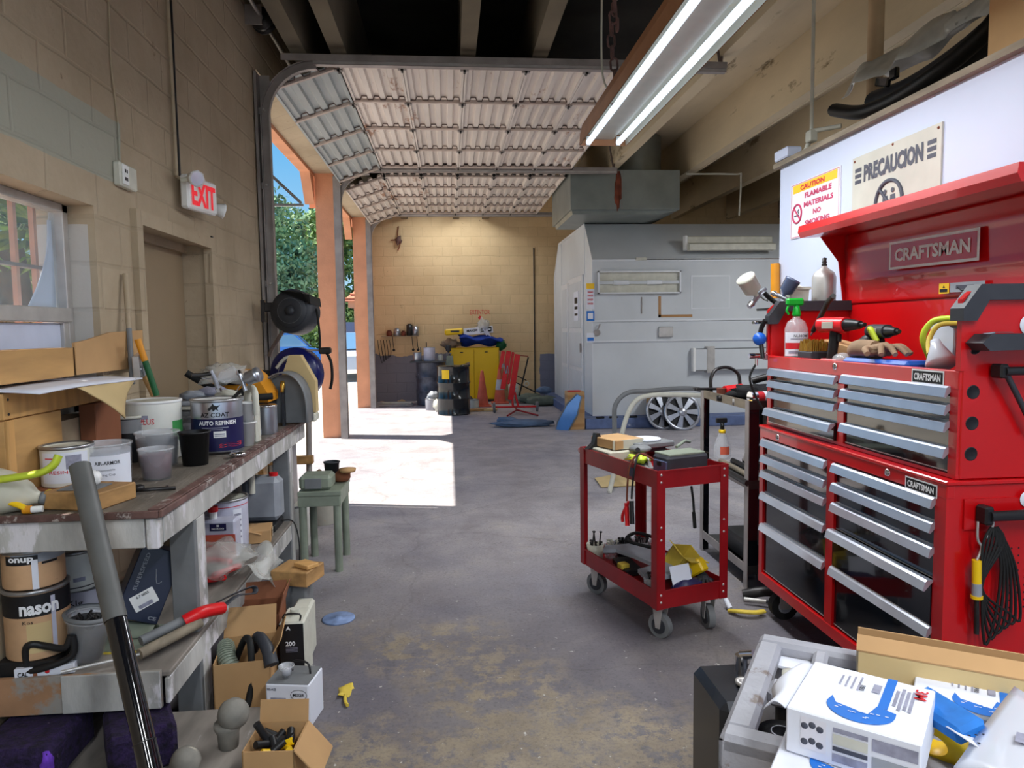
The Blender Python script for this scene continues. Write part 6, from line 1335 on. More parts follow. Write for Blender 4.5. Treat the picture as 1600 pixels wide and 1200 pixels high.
b = inl(MB()); b.sphere((.20, .46, TZ + .075), .06, 'grey_mid', (1, 1, .35), nz=.1); b.tube([(.16, .42, TZ + .08), (.12, .36, TZ + .09)], .012, 'steel_dark', n=8); b.build('oval_mirror', label='grey oval disc between the clip tray and the sander', cat='disc')
t2 = thing('car_battery_pack', 'dark jump starter with a green worn top and blue end on the red cart', 'jump starter', on((.23, .15, TZ)))
b = inl(MB()); b.box((.235, .15, TZ + .05), (.25, .13, .095), 'charcoal', .012, rz=3); b.build('case_body', t2)
b = inl(MB()); b.box((.235, .155, TZ + .10), (.22, .12, .012), 'grey_green', .005, rz=3); b.build('green_top', t2)
b = inl(MB()); b.box((.105, .13, TZ + .045), (.012, .10, .06), 'car_grey', .004, rz=3); b.box((.098, .13, TZ + .06), (.006, .03, .02), 'black_plastic', 0, rz=3); b.build('blue_end', t2)
b = inl(MB()); b.tube([(.26, .22, TZ + .115), (.34, .26, TZ + .135), (.40, .30, TZ + .12)], .008, 'grey_green', n=8); b.build('wand', label='greenish metal rod lying over the jump starter', cat='rod')
for i, (k, dy, dz, lab) in enumerate((('bright_red', .0, 0, 'red handled jumper clamp hanging over the cart side'), ('black_plastic', -.045, .02, 'black handled jumper clamp hanging over the cart side'))):
    t2 = thing('jumper_clamp', lab, 'clamp', on((-.02, .22 + dy, .55)))
    b = inl(MB()); b.tube([(-.022, .235 + dy, .63 + dz), (-.026, .225 + dy, .57 + dz), (-.03, .215 + dy, .52 + dz)], .012, k, n=10, smooth=3); b.tube([(-.022, .215 + dy, .64 + dz), (-.032, .255 + dy, .57 + dz), (-.03, .26 + dy, .53 + dz)], .008, k, n=8, smooth=3) if i == 0 else None; b.build('clamp_handle', t2)
    b = inl(MB()); b.tube([(.12, .19, TZ + .06), (.04, .21, TZ + .10), (-.012, .22 + dy, .82), (-.02, .23 + dy, .72), (-.022, .233 + dy, .64 + dz)], .005, 'rust' if i == 0 else 'black_rubber', n=7, smooth=5); b.build('cable', t2)
b = inl(MB()); b.tube([(.20, .012, TZ - .04), (.225, .03, .66), (.25, .05, .52)], .006, 'black_rubber', n=7); b.tube([(.235, .04, .60), (.25, .05, .52)], .009, 'black_rubber', n=8); b.build('test_probe', label='thin black probe hanging under the top of the red cart', cat='probe')
for i in range(5):
    b = inl(MB()); p = Vector((.10 + .05 * i, .07 + .012 * (i % 2), TZ + .012 + .006 * (i % 3))); b.tube([p, p + Vector((.08, .03 * (-1) ** i, .008))], .008, ('steel_dark', 'bright_red', 'steel_pale', 'black_rubber', 'charcoal')[i], n=8); b.build('hand_tool', label=('short dark steel punch by the near corner of the red cart top', 'red handled screwdriver in front of the jump starter', 'bright steel socket bar in front of the jump starter', 'black rubber grip at the near edge of the red cart top', 'charcoal plier handle at the right edge of the red cart top')[i], cat='hand tool')
# bottom tray
BZ = .196
for i, (x, y, r_, k, lab) in enumerate(((.06, .71, .05, 'frosted', 'white cup of long bolts at the far left of the cart bottom'), (.15, .68, .045, 'clear_plastic', 'clear cup of small plugs next to the cup of long bolts'), (.23, .68, .055, 'charcoal', 'dark tub heaped with screws on the cart bottom'), (.33, .66, .06, 'clear_plastic', 'clear round tub with a raised lid on the cart bottom'), (.06, .12, .05, 'clear_plastic', 'clear cup of dark clips at the near corner of the cart bottom'))):
    h = .085; t2 = thing('parts_cup', lab, 'cup', on((x, y, BZ))); b = inl(MB()); b.lathe([(0, .002), (r_ * .85, .002), (r_, h), (r_ - .003, h), (r_ * .8, .008)], k, (x, y, BZ), n=22); b.build('cup_wall', t2)
    for j in range(7):
        b = inl(MB()); a = j * 2.4; q = Vector((x + r_ * .5 * math.cos(a), y + r_ * .5 * math.sin(a), BZ + h * .55)); e_ = q + Vector((.012 * math.cos(j), .012 * math.sin(j), .05 + .05 * (j % 3 == 0) * (i == 0))); b.cyl(q, e_, .004, 'steel_dark' if i != 1 else 'off_white', n=6); b.sphere(e_, .010, 'steel_dark' if i != 1 else 'off_white', (1, 1, .6), n=8); b.build('bolt', t2)
b = inl(MB()); b.prism([(0, 0), (.26, 0), (.30, .08), (.27, .09), (.24, .32), (.17, .45), (.03, .47), (-.01, .42), (.06, .40), (.10, .30), (.14, .14), (.02, .12)], (.025, .12, BZ + .06), (1, 0, 0), (0, 1, .06), .02, 'poly_grey'); b.build('plastic_bracket', label='big grey moulded bracket across the cart bottom', cat='plastic part')
b = inl(MB()); b.box((.12, .46, BZ + .022), (.10, .22, .035), 'black_plastic', .006, rz=-12); b.box((.07, .42, BZ + .045), (.05, .05, .03), 'yellow_dull', .005); b.build('tape_measure', label='black and yellow tool under the grey bracket on the cart bottom', cat='tool')
b = inl(MB()); b.tube([(.42, .62, BZ + .09), (.30, .66, BZ + .13), (.20, .60, BZ + .115), (.30, .5, BZ + .09), (.38, .5, BZ + .08)], .010, 'black_rubber', n=8, smooth=6); b.build('rubber_hose', label='black hose looping over the far side of the cart bottom', cat='hose')
t2, o2 = openbox('cardboard_box', 'open yellow and tan carton tipped on the cart bottom', on((.29, .26, BZ + .05)), .13, .10, .12, RZ + 10, 'yellow_dull', flaps=(('f', .05, 20), ('l', .05, 30)))
t2.rotation_euler = (R(30), R(12), R(RZ + 10))
b = inl(MB()); b.box((.33, .16, BZ + .075), (.055, .13, .07), 'yellow', .008, rz=20, rx=-35); b.build('yellow_bottle', label='bright yellow packet leaning on the tipped carton', cat='packet')
b = inl(MB()); b.box((.145, .17, BZ + .09), (.004, .13, .13), 'paper', 0, rz=-40, ry=8); b.build('paper_card', label='white paper card standing behind the near cart leg', cat='paper'); 
b = inl(MB()); b.box((.20, .09, BZ + .075), (.12, .003, .11), 'paper', 0, rz=4, rx=-20); b.build('paper_card', label='white folded paper right of the near cart leg', cat='paper')
b = inl(MB()); b.sphere((.22, .06, BZ + .03), .07, 'can_navy', (1.3, .7, .45), nz=.6); b.build('dark_rag', label='dark navy rag under the folded paper', cat='rag')
glovem(on((.345, .10, BZ + .01)), 'grey rubber glove at the right end of the cart bottom', 'charcoal', 9, .8, RZ + 60)
b = inl(MB()); b.sphere((.35, .35, BZ + .07), .06, 'steel_pale', (1, 1.2, .7), nz=1.0, n=18, seed=4); b.build('clip_heap', label='tangle of silver clips behind the yellow packet', cat='clips')

# ------------------------------------------------------------------ black steel rack behind the cart
t = thing('steel_rack', 'dark angle iron rack with worn edges beside the tool chest', 'rack', (1.86, 4.1, 0))
x0, x1, y0, y1 = 1.665, 2.09, 3.80, 4.56
for nm, z in (('rack_top', 1.03), ('middle_shelf', .58), ('lower_shelf', .09)):
    b = MB(); b.bb(x0, x1, y0, y1, z, z + .008, 'steel_dark'); b.bb(x0 - .002, x0 + .004, y0, y1, z, z + .05, 'wood_grey' if z > 1 else 'steel_track'); b.bb(x0, x1, y0 - .002, y0 + .004, z, z + .05, 'steel_dark'); b.build(nm, t)
for x, y, sx, sy in ((x0, y0, 1, 1), (x0, y1, 1, -1), (x1, y0, -1, 1), (x1, y1, -1, -1)):
    b = MB(); b.bb(x - .004 * sx, x + .001 * sx, y, y + .05 * sy, 0, 1.08, 'steel_track'); b.bb(x, x + .055 * sx, y - .001, y + .004 * sy, 0, 1.08, 'black_gloss'); b.build('leg', t)
RT = 1.04
def rk(name, label, cat, f):
    b = MB(); f(b); return b.build(name, label=label, cat=cat)
t2 = thing('c_clamp', 'large rusty C clamp lying on the rack top', 'clamp', (1.75, 4.4, RT))
b = MB(); b.tube([(1.68, 4.42, RT + .03), (1.68, 4.43, RT + .12), (1.72, 4.44, RT + .18), (1.80, 4.44, RT + .19), (1.86, 4.43, RT + .15), (1.87, 4.42, RT + .08)], .018, 'steel_dark', n=10, smooth=5, flat=.6); b.build('frame', t2)
b = MB(); b.cyl((1.56, 4.40, RT + .06), (1.78, 4.41, RT + .055), .009, 'steel_dark', n=10); b.cyl((1.57, 4.36, RT + .06), (1.57, 4.44, RT + .06), .006, 'steel_dark', n=8); b.build('screw', t2)
rk('grinder', 'red and dark angle grinder head on the rack top', 'grinder', lambda b: (b.tube([(1.72, 4.30, RT + .05), (1.84, 4.32, RT + .06)], .034, 'bright_red', n=14), b.cyl((1.70, 4.30, RT + .0), (1.70, 4.30, RT + .07), .030, 'rust', n=14)))
rk('black_rag', 'black glove or rag heaped on the rack top', 'rag', lambda b: b.sphere((1.83, 4.12, RT + .05), .10, 'glove_black', (1.3, 1.0, .5), nz=.8, n=22, seed=6))
rk('hose_coil', 'coiled dark air tool lying at the far edge of the rack', 'air tool', lambda b: b.tube([(1.90, 4.3, RT + .11), (1.98, 4.25, RT + .14), (2.05, 4.2, RT + .15)], .022, 'steel_dark', n=10, smooth=3))
rk('spray_can', 'red white and blue spray can lying on the rack top', 'spray can', lambda b: (b.cyl((1.76, 3.93, RT + .045), (1.96, 3.95, RT + .045), .034, 'text_red', n=20), b.cyl((1.80, 3.934, RT + .045), (1.88, 3.942, RT + .045), .0345, 'paper', n=20), b.cyl((1.72, 3.927, RT + .045), (1.76, 3.93, RT + .045), .036, 'chrome', n=20)))
for i, (x, y, k) in enumerate(((1.68, 4.02, 'steel_pale'), (1.72, 3.92, 'brass'), (1.70, 4.14, 'grey_mid'), (1.78, 3.84, 'steel_pale'), (1.66, 4.22, 'steel_dark'))):
    rk('socket', ('bright steel socket near the middle of the rack edge', 'small brass fitting on the rack top', 'grey socket beside the black rag', 'pale steel bit by the spray can', 'dark socket near the clamp on the rack')[i], 'socket', lambda b: (b.lathe([(0, 0), (.022, 0), (.022, .03), (.014, .032), (.014, .02), (0, .02)], k, (x, y, RT), n=12),))
t2 = thing('spray_bottle', 'clear spray bottle with black trigger and yellow collar on the rack shelf', 'spray bottle', (1.66, 3.95, .64))
c = Vector((1.66, 4.181, 0.688)); 
b = MB(); b.lathe([(0, 0), (.05, 0), (.054, .02), (.05, .08), (.03, .13), (.018, .165), (.016, .18), (0, .18)], 'clear_plastic', c, n=26); b.build('bottle', t2)
b = MB(); b.lathe([(.017, .155), (.021, .16), (.021, .178), (.015, .18)], 'yellow', c, n=18); b.build('collar', t2)
b = MB(); b.lathe([(0, .18), (.013, .18), (.012, .22), (0, .22)], 'black_plastic', c, n=14); b.box(c + Vector((-.005, 0, .235)), (.07, .022, .03), 'black_plastic', .005); b.build('trigger_head', t2)
b = MB(); b.quad(c + Vector((0, -.052, .055)), XU, ZU, .06, .05, 'cone_orange', bend=.052); b.build('label', t2)
b = MB(); b.tube([(1.74, 3.90, 1.02), (1.72, 3.90, .85), (1.69, 3.92, .72)], .012, 'steel_track', n=8); b.tube([(1.80, 3.86, 1.02), (1.80, 3.88, .8), (1.78, 3.9, .6)], .009, 'black_rubber', n=8, smooth=3); b.build('hanging_hoses', label='dark hose and rod hanging between rack top and shelf', cat='hose')
for i in range(4):
    rk('pipe_length', ('dark pipe at the front of the rack middle shelf', 'brown pipe behind the dark pipe on the rack middle shelf', 'grey pipe deeper on the rack middle shelf', 'black pipe at the back of the rack middle shelf')[i], 'pipe', lambda b: b.tube([(1.66 + .08 * i, 3.80, .615), (1.68 + .08 * i, 4.45, .62)], .018, ('steel_dark', 'wood_grey', 'grey_mid', 'black_rubber')[i], n=10))
rk('tool_case', 'black flat case on the rack lower shelf', 'case', lambda b: b.bb(1.72, 2.0, 3.90, 4.35, .10, .22, 'black_plastic', .02))
rk('steel_plank', 'dark channel bar lying across the floor beside the rack', 'bar', lambda b: b.box((1.50, 3.95, .34), (.10, .62, .05), 'steel_dark', .004, rz=80)) if False else None
rk('air_tool', 'dark pneumatic tool on the floor under the rack front', 'air tool', lambda b: (b.tube([(1.58, 3.66, .03), (1.68, 3.62, .06), (1.76, 3.62, .05)], .028, 'steel_dark', n=10, smooth=3), b.tube([(1.56, 3.60, .03), (1.66, 3.55, .03)], .012, 'steel_pale', n=8)))
b = MB(); b.tube([(1.44, 3.50, .012), (1.47, 3.44, .03), (1.54, 3.42, .03), (1.60, 3.45, .02)], .018, 'yellow_dull', n=8, smooth=5, flat=.6); b.tube([(1.45, 3.52, .015), (1.44, 3.56, .05)], .014, 'paper', n=8); b.build('yellow_scraper', label='yellow and white plastic scraper on the floor by the roll cabinet', cat='tool')

# ------------------------------------------------------------------ grey plastic cart in the foreground
t = thing('utility_cart', 'paint spattered grey plastic cart in the right foreground', 'utility cart', (.70, 1.52, 0), -33); o = ROOTM[t.name]; G = 'cart_grey'
L_, W_ = 1.0, .46
b = MB(); b.T = o
def rim(x0, x1, y0, y1, z0=.765, z1=.80): b.bb(x0, x1, y0, y1, z0, z1, G, .010)
rim(0, L_, -.045, 0); rim(0, L_, -W_, -W_ + .05); rim(0, .05, -W_ + .04, -.04); rim(.115, .145, -W_ + .04, -.04); rim(.05, .115, -.265, -.205); b.build('top_frame', t)
b = MB(); b.T = o; b.bb(.145, L_, -W_ + .05, -.045, .755, .762, G); b.bb(.05, .115, -.10, -.05, .77, .775, 'paper'); b.bb(0, L_, -.006, 0, .70, .79, G); b.bb(0, L_, -W_, -W_ + .006, .70, .79, G); b.bb(0, .006, -W_, 0, .70, .79, G); b.build('tray_floor', t)
b = MB(); b.T = o; b.bb(.02, L_, -W_ + .02, -.02, .40, .415, 'charcoal', .004); b.build('middle_shelf', t)
b = MB(); b.T = o; b.bb(.02, L_, -W_ + .02, -.02, .13, .145, G, .004); b.build('lower_shelf', t)
for x, y in ((.03, -.03), (.03, -W_ + .03), (L_ - .03, -.03), (L_ - .03, -W_ + .03)):
    b = MB(); b.T = o; b.bb(x - .025, x + .025, y - .025, y + .025, .10, .77, G, .008); b.build('corner_post', t)
    b = MB(); b.T = o; b.cyl((x, y - .015, .05), (x, y + .015, .05), .05, 'black_rubber', n=20); b.bb(x - .02, x + .02, y - .022, y - .018, .05, .10, 'steel_pale'); b.build('caster', t)
def L2W(x, y, z): return tuple(o @ Vector((x, y, z)))
def bottle(x, y, z, h, r_, label, capk, bodyk='text_black', lab=True):
    t2 = thing('bottle', label, 'bottle', L2W(x, y, z)); b = MB(); b.T = o; b.lathe([(0, 0), (r_, 0), (r_, h * .8), (r_ * .55, h * .88), (0, h * .88)], bodyk, (x, y, z), n=24); b.build('bottle_body', t2)
    b = MB(); b.T = o; b.lathe([(0, h * .86), (r_ * .62, h * .86), (r_ * .6, h), (0, h)], capk, (x, y, z), n=18); b.build('cap', t2)
    if lab:
        b = MB(); b.T = o @ Matrix.Rotation(R(50), 4, 'Z') if False else o; b.quad((x + r_ * .3, y - r_ * .954, z + h * .42), (.954, .3, 0), ZU, r_ * 1.5, h * .55, 'paper', bend=r_, lift=.001)
        for q in range(5): b.quad((x + r_ * .3, y - r_ * .954, z + h * (.25 + .08 * q)), (.954, .3, 0), ZU, r_ * 1.1, .003, 'label_grey', bend=r_, lift=.0018)
        b.build('label', t2)
    return t2
bottle(.082, -.155, .417, .375, .030, 'black bottle with a white label in the grey cart far slot', 'off_white')
bottle(.085, -.355, .417, .30, .028, 'dark bottle with a red cap in the grey cart near slot', 'text_red', 'charcoal', False)
t2 = thing('tape_roll', 'black tape roll behind the red capped bottle in the cart slot', 'tape', L2W(.083, -.295, .417)); b = MB(); b.T = o; b.lathe([(.020, .28), (.042, .28), (.042, .325), (.020, .325), (.020, .28)], 'text_black', (.083, -.300, .417), n=26); b.lathe([(.018, .279), (.020, .279), (.020, .326), (.018, .326)], 'paper', (.083, -.300, .417), n=26); b.build('roll', t2); b = MB(); b.T = o; b.bb(.055, .11, -.33, -.27, .417, .695, 'charcoal', .004); b.build('stand_core', t2)
# 3M disc boxes
def discbox(c, rz, label, w=.185, d=.185, h=.072, flap=True, top=True):
    t = thing('disc_carton', label, 'carton', c, rz); T = ROOTM[t.name]; b = MB(); b.T = T; b.bb(-w / 2, w / 2, -d / 2, d / 2, 0, h, 'paper', .002); b.build('carton_body', t)
    b = MB(); b.T = T; z = h
    b.text('3M', (w * .41, d * .32, z), (-.0, -1, 0), (1, 0, 0), .018, .034, 'text_red', bold=.015, lift=.002)
    b.quad((w * .17, d * .2, z), XU, YU, .014, d * .6, 'print_blue')
    for i, (xx, hh) in enumerate(((.24, .30), (.28, .42), (.32, .36), (.36, .40))): b.quad((w * xx, d * .15, z), XU, YU, .005, d * hh, 'label_grey', lift=.0012)
    c0 = Vector((w * .02, -d * .20, z + .001)); pts = [(.048 * math.cos(R(a)), .048 * math.sin(R(a)) * .9) for a in range(180, 361, 12)] + [(.048, .012), (.02, .020), (.012, -.012), (-.035, .0), (-.044, .020)]
    b.prism(pts, c0, XU, YU, .0006, 'print_blue')
    for i in range(14): a = i * 2.4; rr = .010 + .0022 * i; b.quad(c0 + Vector((rr * math.cos(a), -abs(rr * math.sin(a)) * .85, .0008)), XU, YU, .005, .002, 'paper')
    for i in range(4): b.quad((-w * (.06 + .05 * i), d * .25, z), XU, YU, .003, d * (.28 - .03 * i), 'label_grey', lift=.0012)
    b.quad((w * .08, d * .23, z), XU, YU, .012, .03, 'label_grey', lift=.0015); b.text('P80', (-w * .03, d * .18, z), (0, -1, 0), XU, .008, .02, 'text_grey'); b.build('top_print', t)
    b = MB(); b.T = T; y = -d / 2
    for xx, ww, zz, hh, k in ((-.28, .20, .55, .7, 'sign_white'), (.0, .26, .80, .10, 'label_grey'), (.0, .26, .40, .10, 'text_grey'), (.0, .26, .60, .22, 'off_white'), (.0, .26, .20, .18, 'label_grey'), (.32, .32, .72, .26, 'label_grey'), (.32, .32, .30, .34, 'poly_grey')): b.quad((w * xx, y, h * zz), XU, ZU, w * ww, h * hh, k, lift=.0008 + .0002 * (k == 'text_grey'))
    for i in range(3):
        for zz in (.70, .35): b.lathe([(0, .0015), (.0045, .0015), (.0055, .0008)], 'text_grey', (-w * (.35 - .06 * i), y, h * (zz + (.05 if i == 1 else 0))), ax=(0, -1, 0), n=10)
    b.build('side_print', t)
    if flap:
        b = MB(); b.T = T; b.sheet(lambda u, v: (-w / 2 - .035 * u + .008 * math.sin(7 * v) * u, -d / 2 - .004 + (d - .01 - .05 * u) * v, h - .001 + .012 * math.sin(2.5 * u) - .02 * u * u + .003 * math.sin(9 * v) * u), 6, 8, .0015, 'paper'); b.build('flap', t)
    return t
discbox((.645, 1.035, .833), -41, 'white disc carton with torn flap and blue disc print on the grey cart')
discbox((.600, 1.005, .763), -37, 'lower white carton under the one with the torn flap', h=.068, flap=False)
c = (0.926, 1.156, 0.8); t2 = discbox((c[0] + .02, c[1] - .0, .763), -38, 'white carton lying under the blue foam pad', w=.21, d=.13, h=.06, flap=False)
b = MB(); p = Vector((0.777, 1.079, 0.88)); q = Vector((0.79, 0.989, 0.86)); b.box((p + q) / 2, ((q - p).length + .02, .055, .03), 'blue_foam', .010, rz=math.degrees(math.atan2((q - p).y, (q - p).x)), rx=15); b.build('foam_pad', label='bright blue foam sanding pad leaning between the cartons', cat='foam pad')
b = MB(); p = Vector((0.804, 1.089, 0.8)); b.lathe([(.028, -.015), (.052, -.015), (.052, .015), (.028, .015), (.028, -.015)], 'yellow', p, n=30, ax=(.6, .5, .4)); b.build('tape_roll', label='yellow masking tape roll below the blue foam pad', cat='tape')
b = MB(); c0, c1_, c2_, c3 = Vector((0.713, 0.917, 0.86)), Vector((0.94, 1.075, 0.88)), Vector((0.9, 0.908, 0.92)), Vector((0.725, 0.787, 0.9)); b.sheet(lambda u, v: c0.lerp(c1_, v).lerp(c3.lerp(c2_, v), u) + Vector((0, 0, .006 * math.sin(3 * u + 2 * v))), 8, 8, .002, 'car_white'); b.quad(c0.lerp(c2_, .55) + Vector((0, 0, .006)), (.6, .6, 0), (-.6, .6, 0), .03, .02, 'label_grey'); b.build('paper_sheet', label='large pale blue white sheet at the bottom right corner', cat='paper')
b = MB(); c0 = Vector((0.757, 0.994, 0.875)); b.sheet(lambda u, v: c0 + Vector((.05 * u + .015 * v, -.10 * v + .02 * u, .0 - .02 * u)), 4, 4, .0015, 'paper')
for i in range(6): b.lathe([(0, .002), (.0025, .002)], 'text_black', c0 + Vector((.015 + .012 * (i % 3), -.03 - .02 * (i // 3), .0)), n=8)
b.build('perforated_sheet', label='small white perforated sheet with dark holes by the blue foam', cat='paper')
# long cardboard carton leaning at the cart far side
t2 = thing('long_carton', 'long open cardboard carton standing on the grey cart far edge', 'carton', L2W(.30, -.09, .77)); b = MB(); b.T = o
b.bb(.20, .90, -.135, -.131, .763, .853, 'cardboard_pale'); b.bb(.20, .90, -.05, -.046, .763, .868, 'cardboard'); b.bb(.20, .204, -.135, -.046, .763, .853, 'poly_grey'); b.bb(.20, .90, -.13, -.05, .763, .768, 'cardboard'); b.build('carton_body', t2)
b = MB(); b.T = o; b.prism([(0, 0), (.040, .016), (.040, .012), (0, -.004)], (.20, -.135, .856), (0, 1, 0), (0, 0, 1), .70, 'cardboard'); b.build('top_flap', t2)
# black bin behind the grey cart
t2 = thing('parts_washer', 'black glossy metal bin beside the grey cart', 'bin', (.88, 1.86, 0))
b = MB(); b.bb(.70, 1.10, 1.745, 1.985, .0, .50, 'bin_metal', .02); b.build('bin_body', t2)
b = MB(); b.lathe([(0, .505), (.010, .505), (.010, .515), (.024, .515), (.024, .508), (.018, .503)], 'steel_pale', (.80, 1.84, 0), n=18); b.build('washer_ring', t2)
b = MB(); b.cyl((.83, 1.93, .50), (.83, 1.93, .545), .018, 'chrome', n=14); b.cyl((.83, 1.93, .545), (.855, 1.90, .56), .014, 'chrome', n=12); b.build('fitting', t2)

# ================================================================== back of the shop
# spray booth
BF, BX = 10.6, 2.18
t = thing('spray_booth', 'big white panelled spray booth with a sloped upper front', 'spray booth', (4.0, 12.5, 0)); W = 'booth_white'
b = MB()
prof = [(0, .155), (0, 2.50), (.62, 3.13), (3.2, 3.13), (3.85, 2.50), (3.85, .155)]
b.prism(prof, (BX, BF, 0), (0, 1, 0), (0, 0, 1), 3.6, W); b.build('booth_shell', t)
b = MB()
def strip(y0, z0, y1, z1, w=.035, x=BX - .004): 
    d = Vector((0, y1 - y0, z1 - z0)); L = d.length; b.box((x, (y0 + y1) / 2, (z0 + z1) / 2), (.012, w, L), 'booth_trim', 0, rx=-math.degrees(math.atan2(d.y, d.z)))
strip(BF + .02, .155, BF + .02, 2.5); strip(BF, 2.5, BF + .62, 3.13); strip(BF + .62, 3.12, BF + 3.2, 3.12); strip(BF + 3.2, 3.13, BF + 3.85, 2.5); strip(BF + 3.83, .155, BF + 3.83, 2.5); strip(BF + .62, 3.1, BF + .62, 2.3, .02); strip(BF + 2.9, 3.1, BF + 2.9, .2, .02)
b.build('edge_trim', t)
b = MB()
b.bb(BX - .002, 5.78, BF - .012, BF, 2.49, 2.515, 'booth_trim'); b.bb(BX - .002, 5.78, BF - .010, BF, 1.60, 1.612, 'booth_trim'); b.bb(BX, 5.78, BF - .022, BF, 1.585, 1.60, 'booth_trim'); b.bb(BX - .002, 5.78, BF - .010, BF, 1.28, 1.30, 'booth_trim'); b.bb(BX, 5.78, BF - .004, BF, 1.262, 1.268, 'label_grey'); b.build('panel_joint', t)
dr = MB(); dr.bb(BX - .03, BX - .002, BF + .70, BF + 2.0, .20, 2.35, 'booth_trim', .006); door_ = dr.build('booth_door', t)
b = MB(); b.bb(BX - .038, BX - .028, BF + .80, BF + 1.9, 1.50, 2.25, 'booth_white', .004); b.bb(BX - .038, BX - .028, BF + .80, BF + 1.9, .85, 1.42, 'booth_white', .004); b.bb(BX - .038, BX - .028, BF + .80, BF + 1.9, .25, .78, 'booth_white', .004); b.build('door_panels', door_)
b = MB(); b.bb(BX - .05, BX - .04, BF + .95, BF + 1.35, 1.62, 2.10, 'paper'); 
for z, h in ((1.95, .10), (1.83, .05), (1.72, .04)): b.bb(BX - .0505, BX - .0502, BF + 1.0, BF + 1.28, z - h / 2, z + h / 2, 'text_black')
b.build('door_notice', door_)
b = MB(); b.bb(BX - .06, BX - .035, BF + .76, BF + .79, 1.1, 1.25, 'steel_track'); b.build('door_handle', door_)
dr = MB(); dr.bb(BX - .03, BX - .002, BF + 2.1, BF + 2.8, .20, 2.30, 'booth_trim', .006)
for z0, z1 in ((1.5, 2.2), (.85, 1.42), (.25, .78)): dr.bb(BX - .036, BX - .028, BF + 2.2, BF + 2.7, z0, z1, 'booth_white', .004)
dr.build('side_panel', t)
b = MB(); b.cyl((BX + .06, BF - .02, 1.42), (BX + .06, BF + .01, 1.42), .05, 'steel_track', n=18); b.cyl((BX + .06, BF - .05, 1.46), (BX + .10, BF - .05, 1.55), .012, 'steel_track', n=8); b.build('gauge', t)
b = MB(); b.bb(3.70, 4.31, BF - .006, BF - .001, 1.76, 2.27, 'booth_trim'); b.bb(3.72, 4.29, BF - .010, BF - .005, 1.78, 2.25, 'booth_white'); b.build('access_panel', t)
b = MB(); b.bb(3.19, 3.23, BF - .004, BF, 1.64, 1.96, 'tape'); b.bb(3.19, 3.72, BF - .004, BF, 1.64, 1.68, 'tape'); b.build('masking_tape', t, label='brown tape in an L on the booth front')
b = MB(); b.bb(3.19, 3.41, BF - .05, BF, 1.34, 1.50, 'steel_pale', .01); b.build('switch_box', t)
b = MB(); b.bb(2.84, 5.7, BF - .012, BF - .001, 2.505, 2.525, 'steel_track'); b.bb(2.84, 3.0, BF - .03, BF - .001, 2.50, 2.54, 'off_white'); b.build('thin_rail', t)
b = MB(); b.cyl((2.93, BF - .01, 1.95), (2.93, BF - .01, 1.70), .008, 'steel_track', n=6); b.build('hook_rod', t)
def light_box(name, label, x0, x1, z0, z1, y, kind):
    t = thing(name, label, 'light fixture', ((x0 + x1) / 2, y, z0))
    if kind == 'open':
        b = MB(); b.bb(x0, x1, y - .006, y, z0, z1, 'off_white'); 
        for a in ((x0, x1, z0, z0 + .02), (x0, x1, z1 - .02, z1), (x0, x0 + .02, z0, z1), (x1 - .02, x1, z0, z1)): b.bb(a[0], a[1], y - .06, y, a[2], a[3], 'booth_trim')
        b.build('frame', t); b = MB(); zc = (z0 + z1) / 2; b.bb(x0 + .02, x1 - .02, y - .04, y - .006, zc - .025, zc + .02, 'booth_white'); b.build('spine', t)
        for c in (.28, .68): b = MB(); xc = x0 + (x1 - x0) * c; b.bb(xc - .12, xc + .12, y - .055, y - .02, zc - .035, zc + .03, 'booth_trim', .01); b.build('ballast_cover', t)
    else:
        b = MB(); b.bb(x0, x1, y - .10, y, z0, z1, 'booth_white' if kind == 'long' else 'off_white', .015); b.build('housing', t)
        b = MB(); b.bb(x0 - .02, x0 + .02, y - .11, y, z0 - .01, z1 + .01, 'white', .006); b.build('end_cap', t)
        if kind == 'long':
            for z in (z0 + .0, z1 - .01): b = MB(); b.bb(x0 + .03, x1, y - .105, y - .10, z, z + .012, 'grey_mid'); b.build('gasket', t)
            b = MB(); b.bb(x0 + .20, x0 + .32, y - .108, y, z0 - .03, z1 + .03, 'steel_pale'); b.build('clamp_band', t)
        else:
            b = MB(); b.prism([(0, 0), (-.13, 0), (-.13, .09), (-.02, .12)], (x0 + .02, y - .08, z0 - .02), (0, 1, 0), (0, 0, 1), x1 - x0 - .02, 'off_white'); b.build('lens', t)
    return t
light_box('wall_light', 'open rectangular light housing on the upper booth front', 2.25, 3.52, 2.00, 2.34, BF - .014, 'open')
light_box('wall_light', 'long closed light fixture low on the booth front with a clamp band', 3.72, 5.3, .82, 1.16, BF - .002, 'long')
light_box('wall_light', 'pale light fixture on the sloped upper part of the booth', 3.62, 4.98, 2.66, 2.86, BF + .10, 'lens')
t = thing('warning_poster', 'red and yellow printed notice on the booth front corner', 'notice', (BX, BF, 1.9))
b = MB(); b.bb(BX - .10, BX + .02, BF - .016, BF - .013, 1.78, 2.16, 'paper'); b.bb(BX - .10, BX + .02, BF - .018, BF - .015, 2.08, 2.16, 'sign_yellow'); b.build('sheet', t)
b = MB()
for z in (2.03, 1.98, 1.92, 1.86): b.text('WARNING' if z > 2 else 'DANGER', (BX - .04, BF - .0165, z), XU, ZU, .03, .085, 'text_red', bold=.03)
b.build('lettering', t)
b = MB(); b.bb(BX - .10, BX + .02, BF - .016, BF - .013, 1.60, 1.75, 'print_blue'); b.bb(BX - .08, BX, BF - .018, BF - .015, 1.63, 1.72, 'paper'); b.build('poster', label='small blue notice below the red and yellow one on the booth corner', cat='notice')
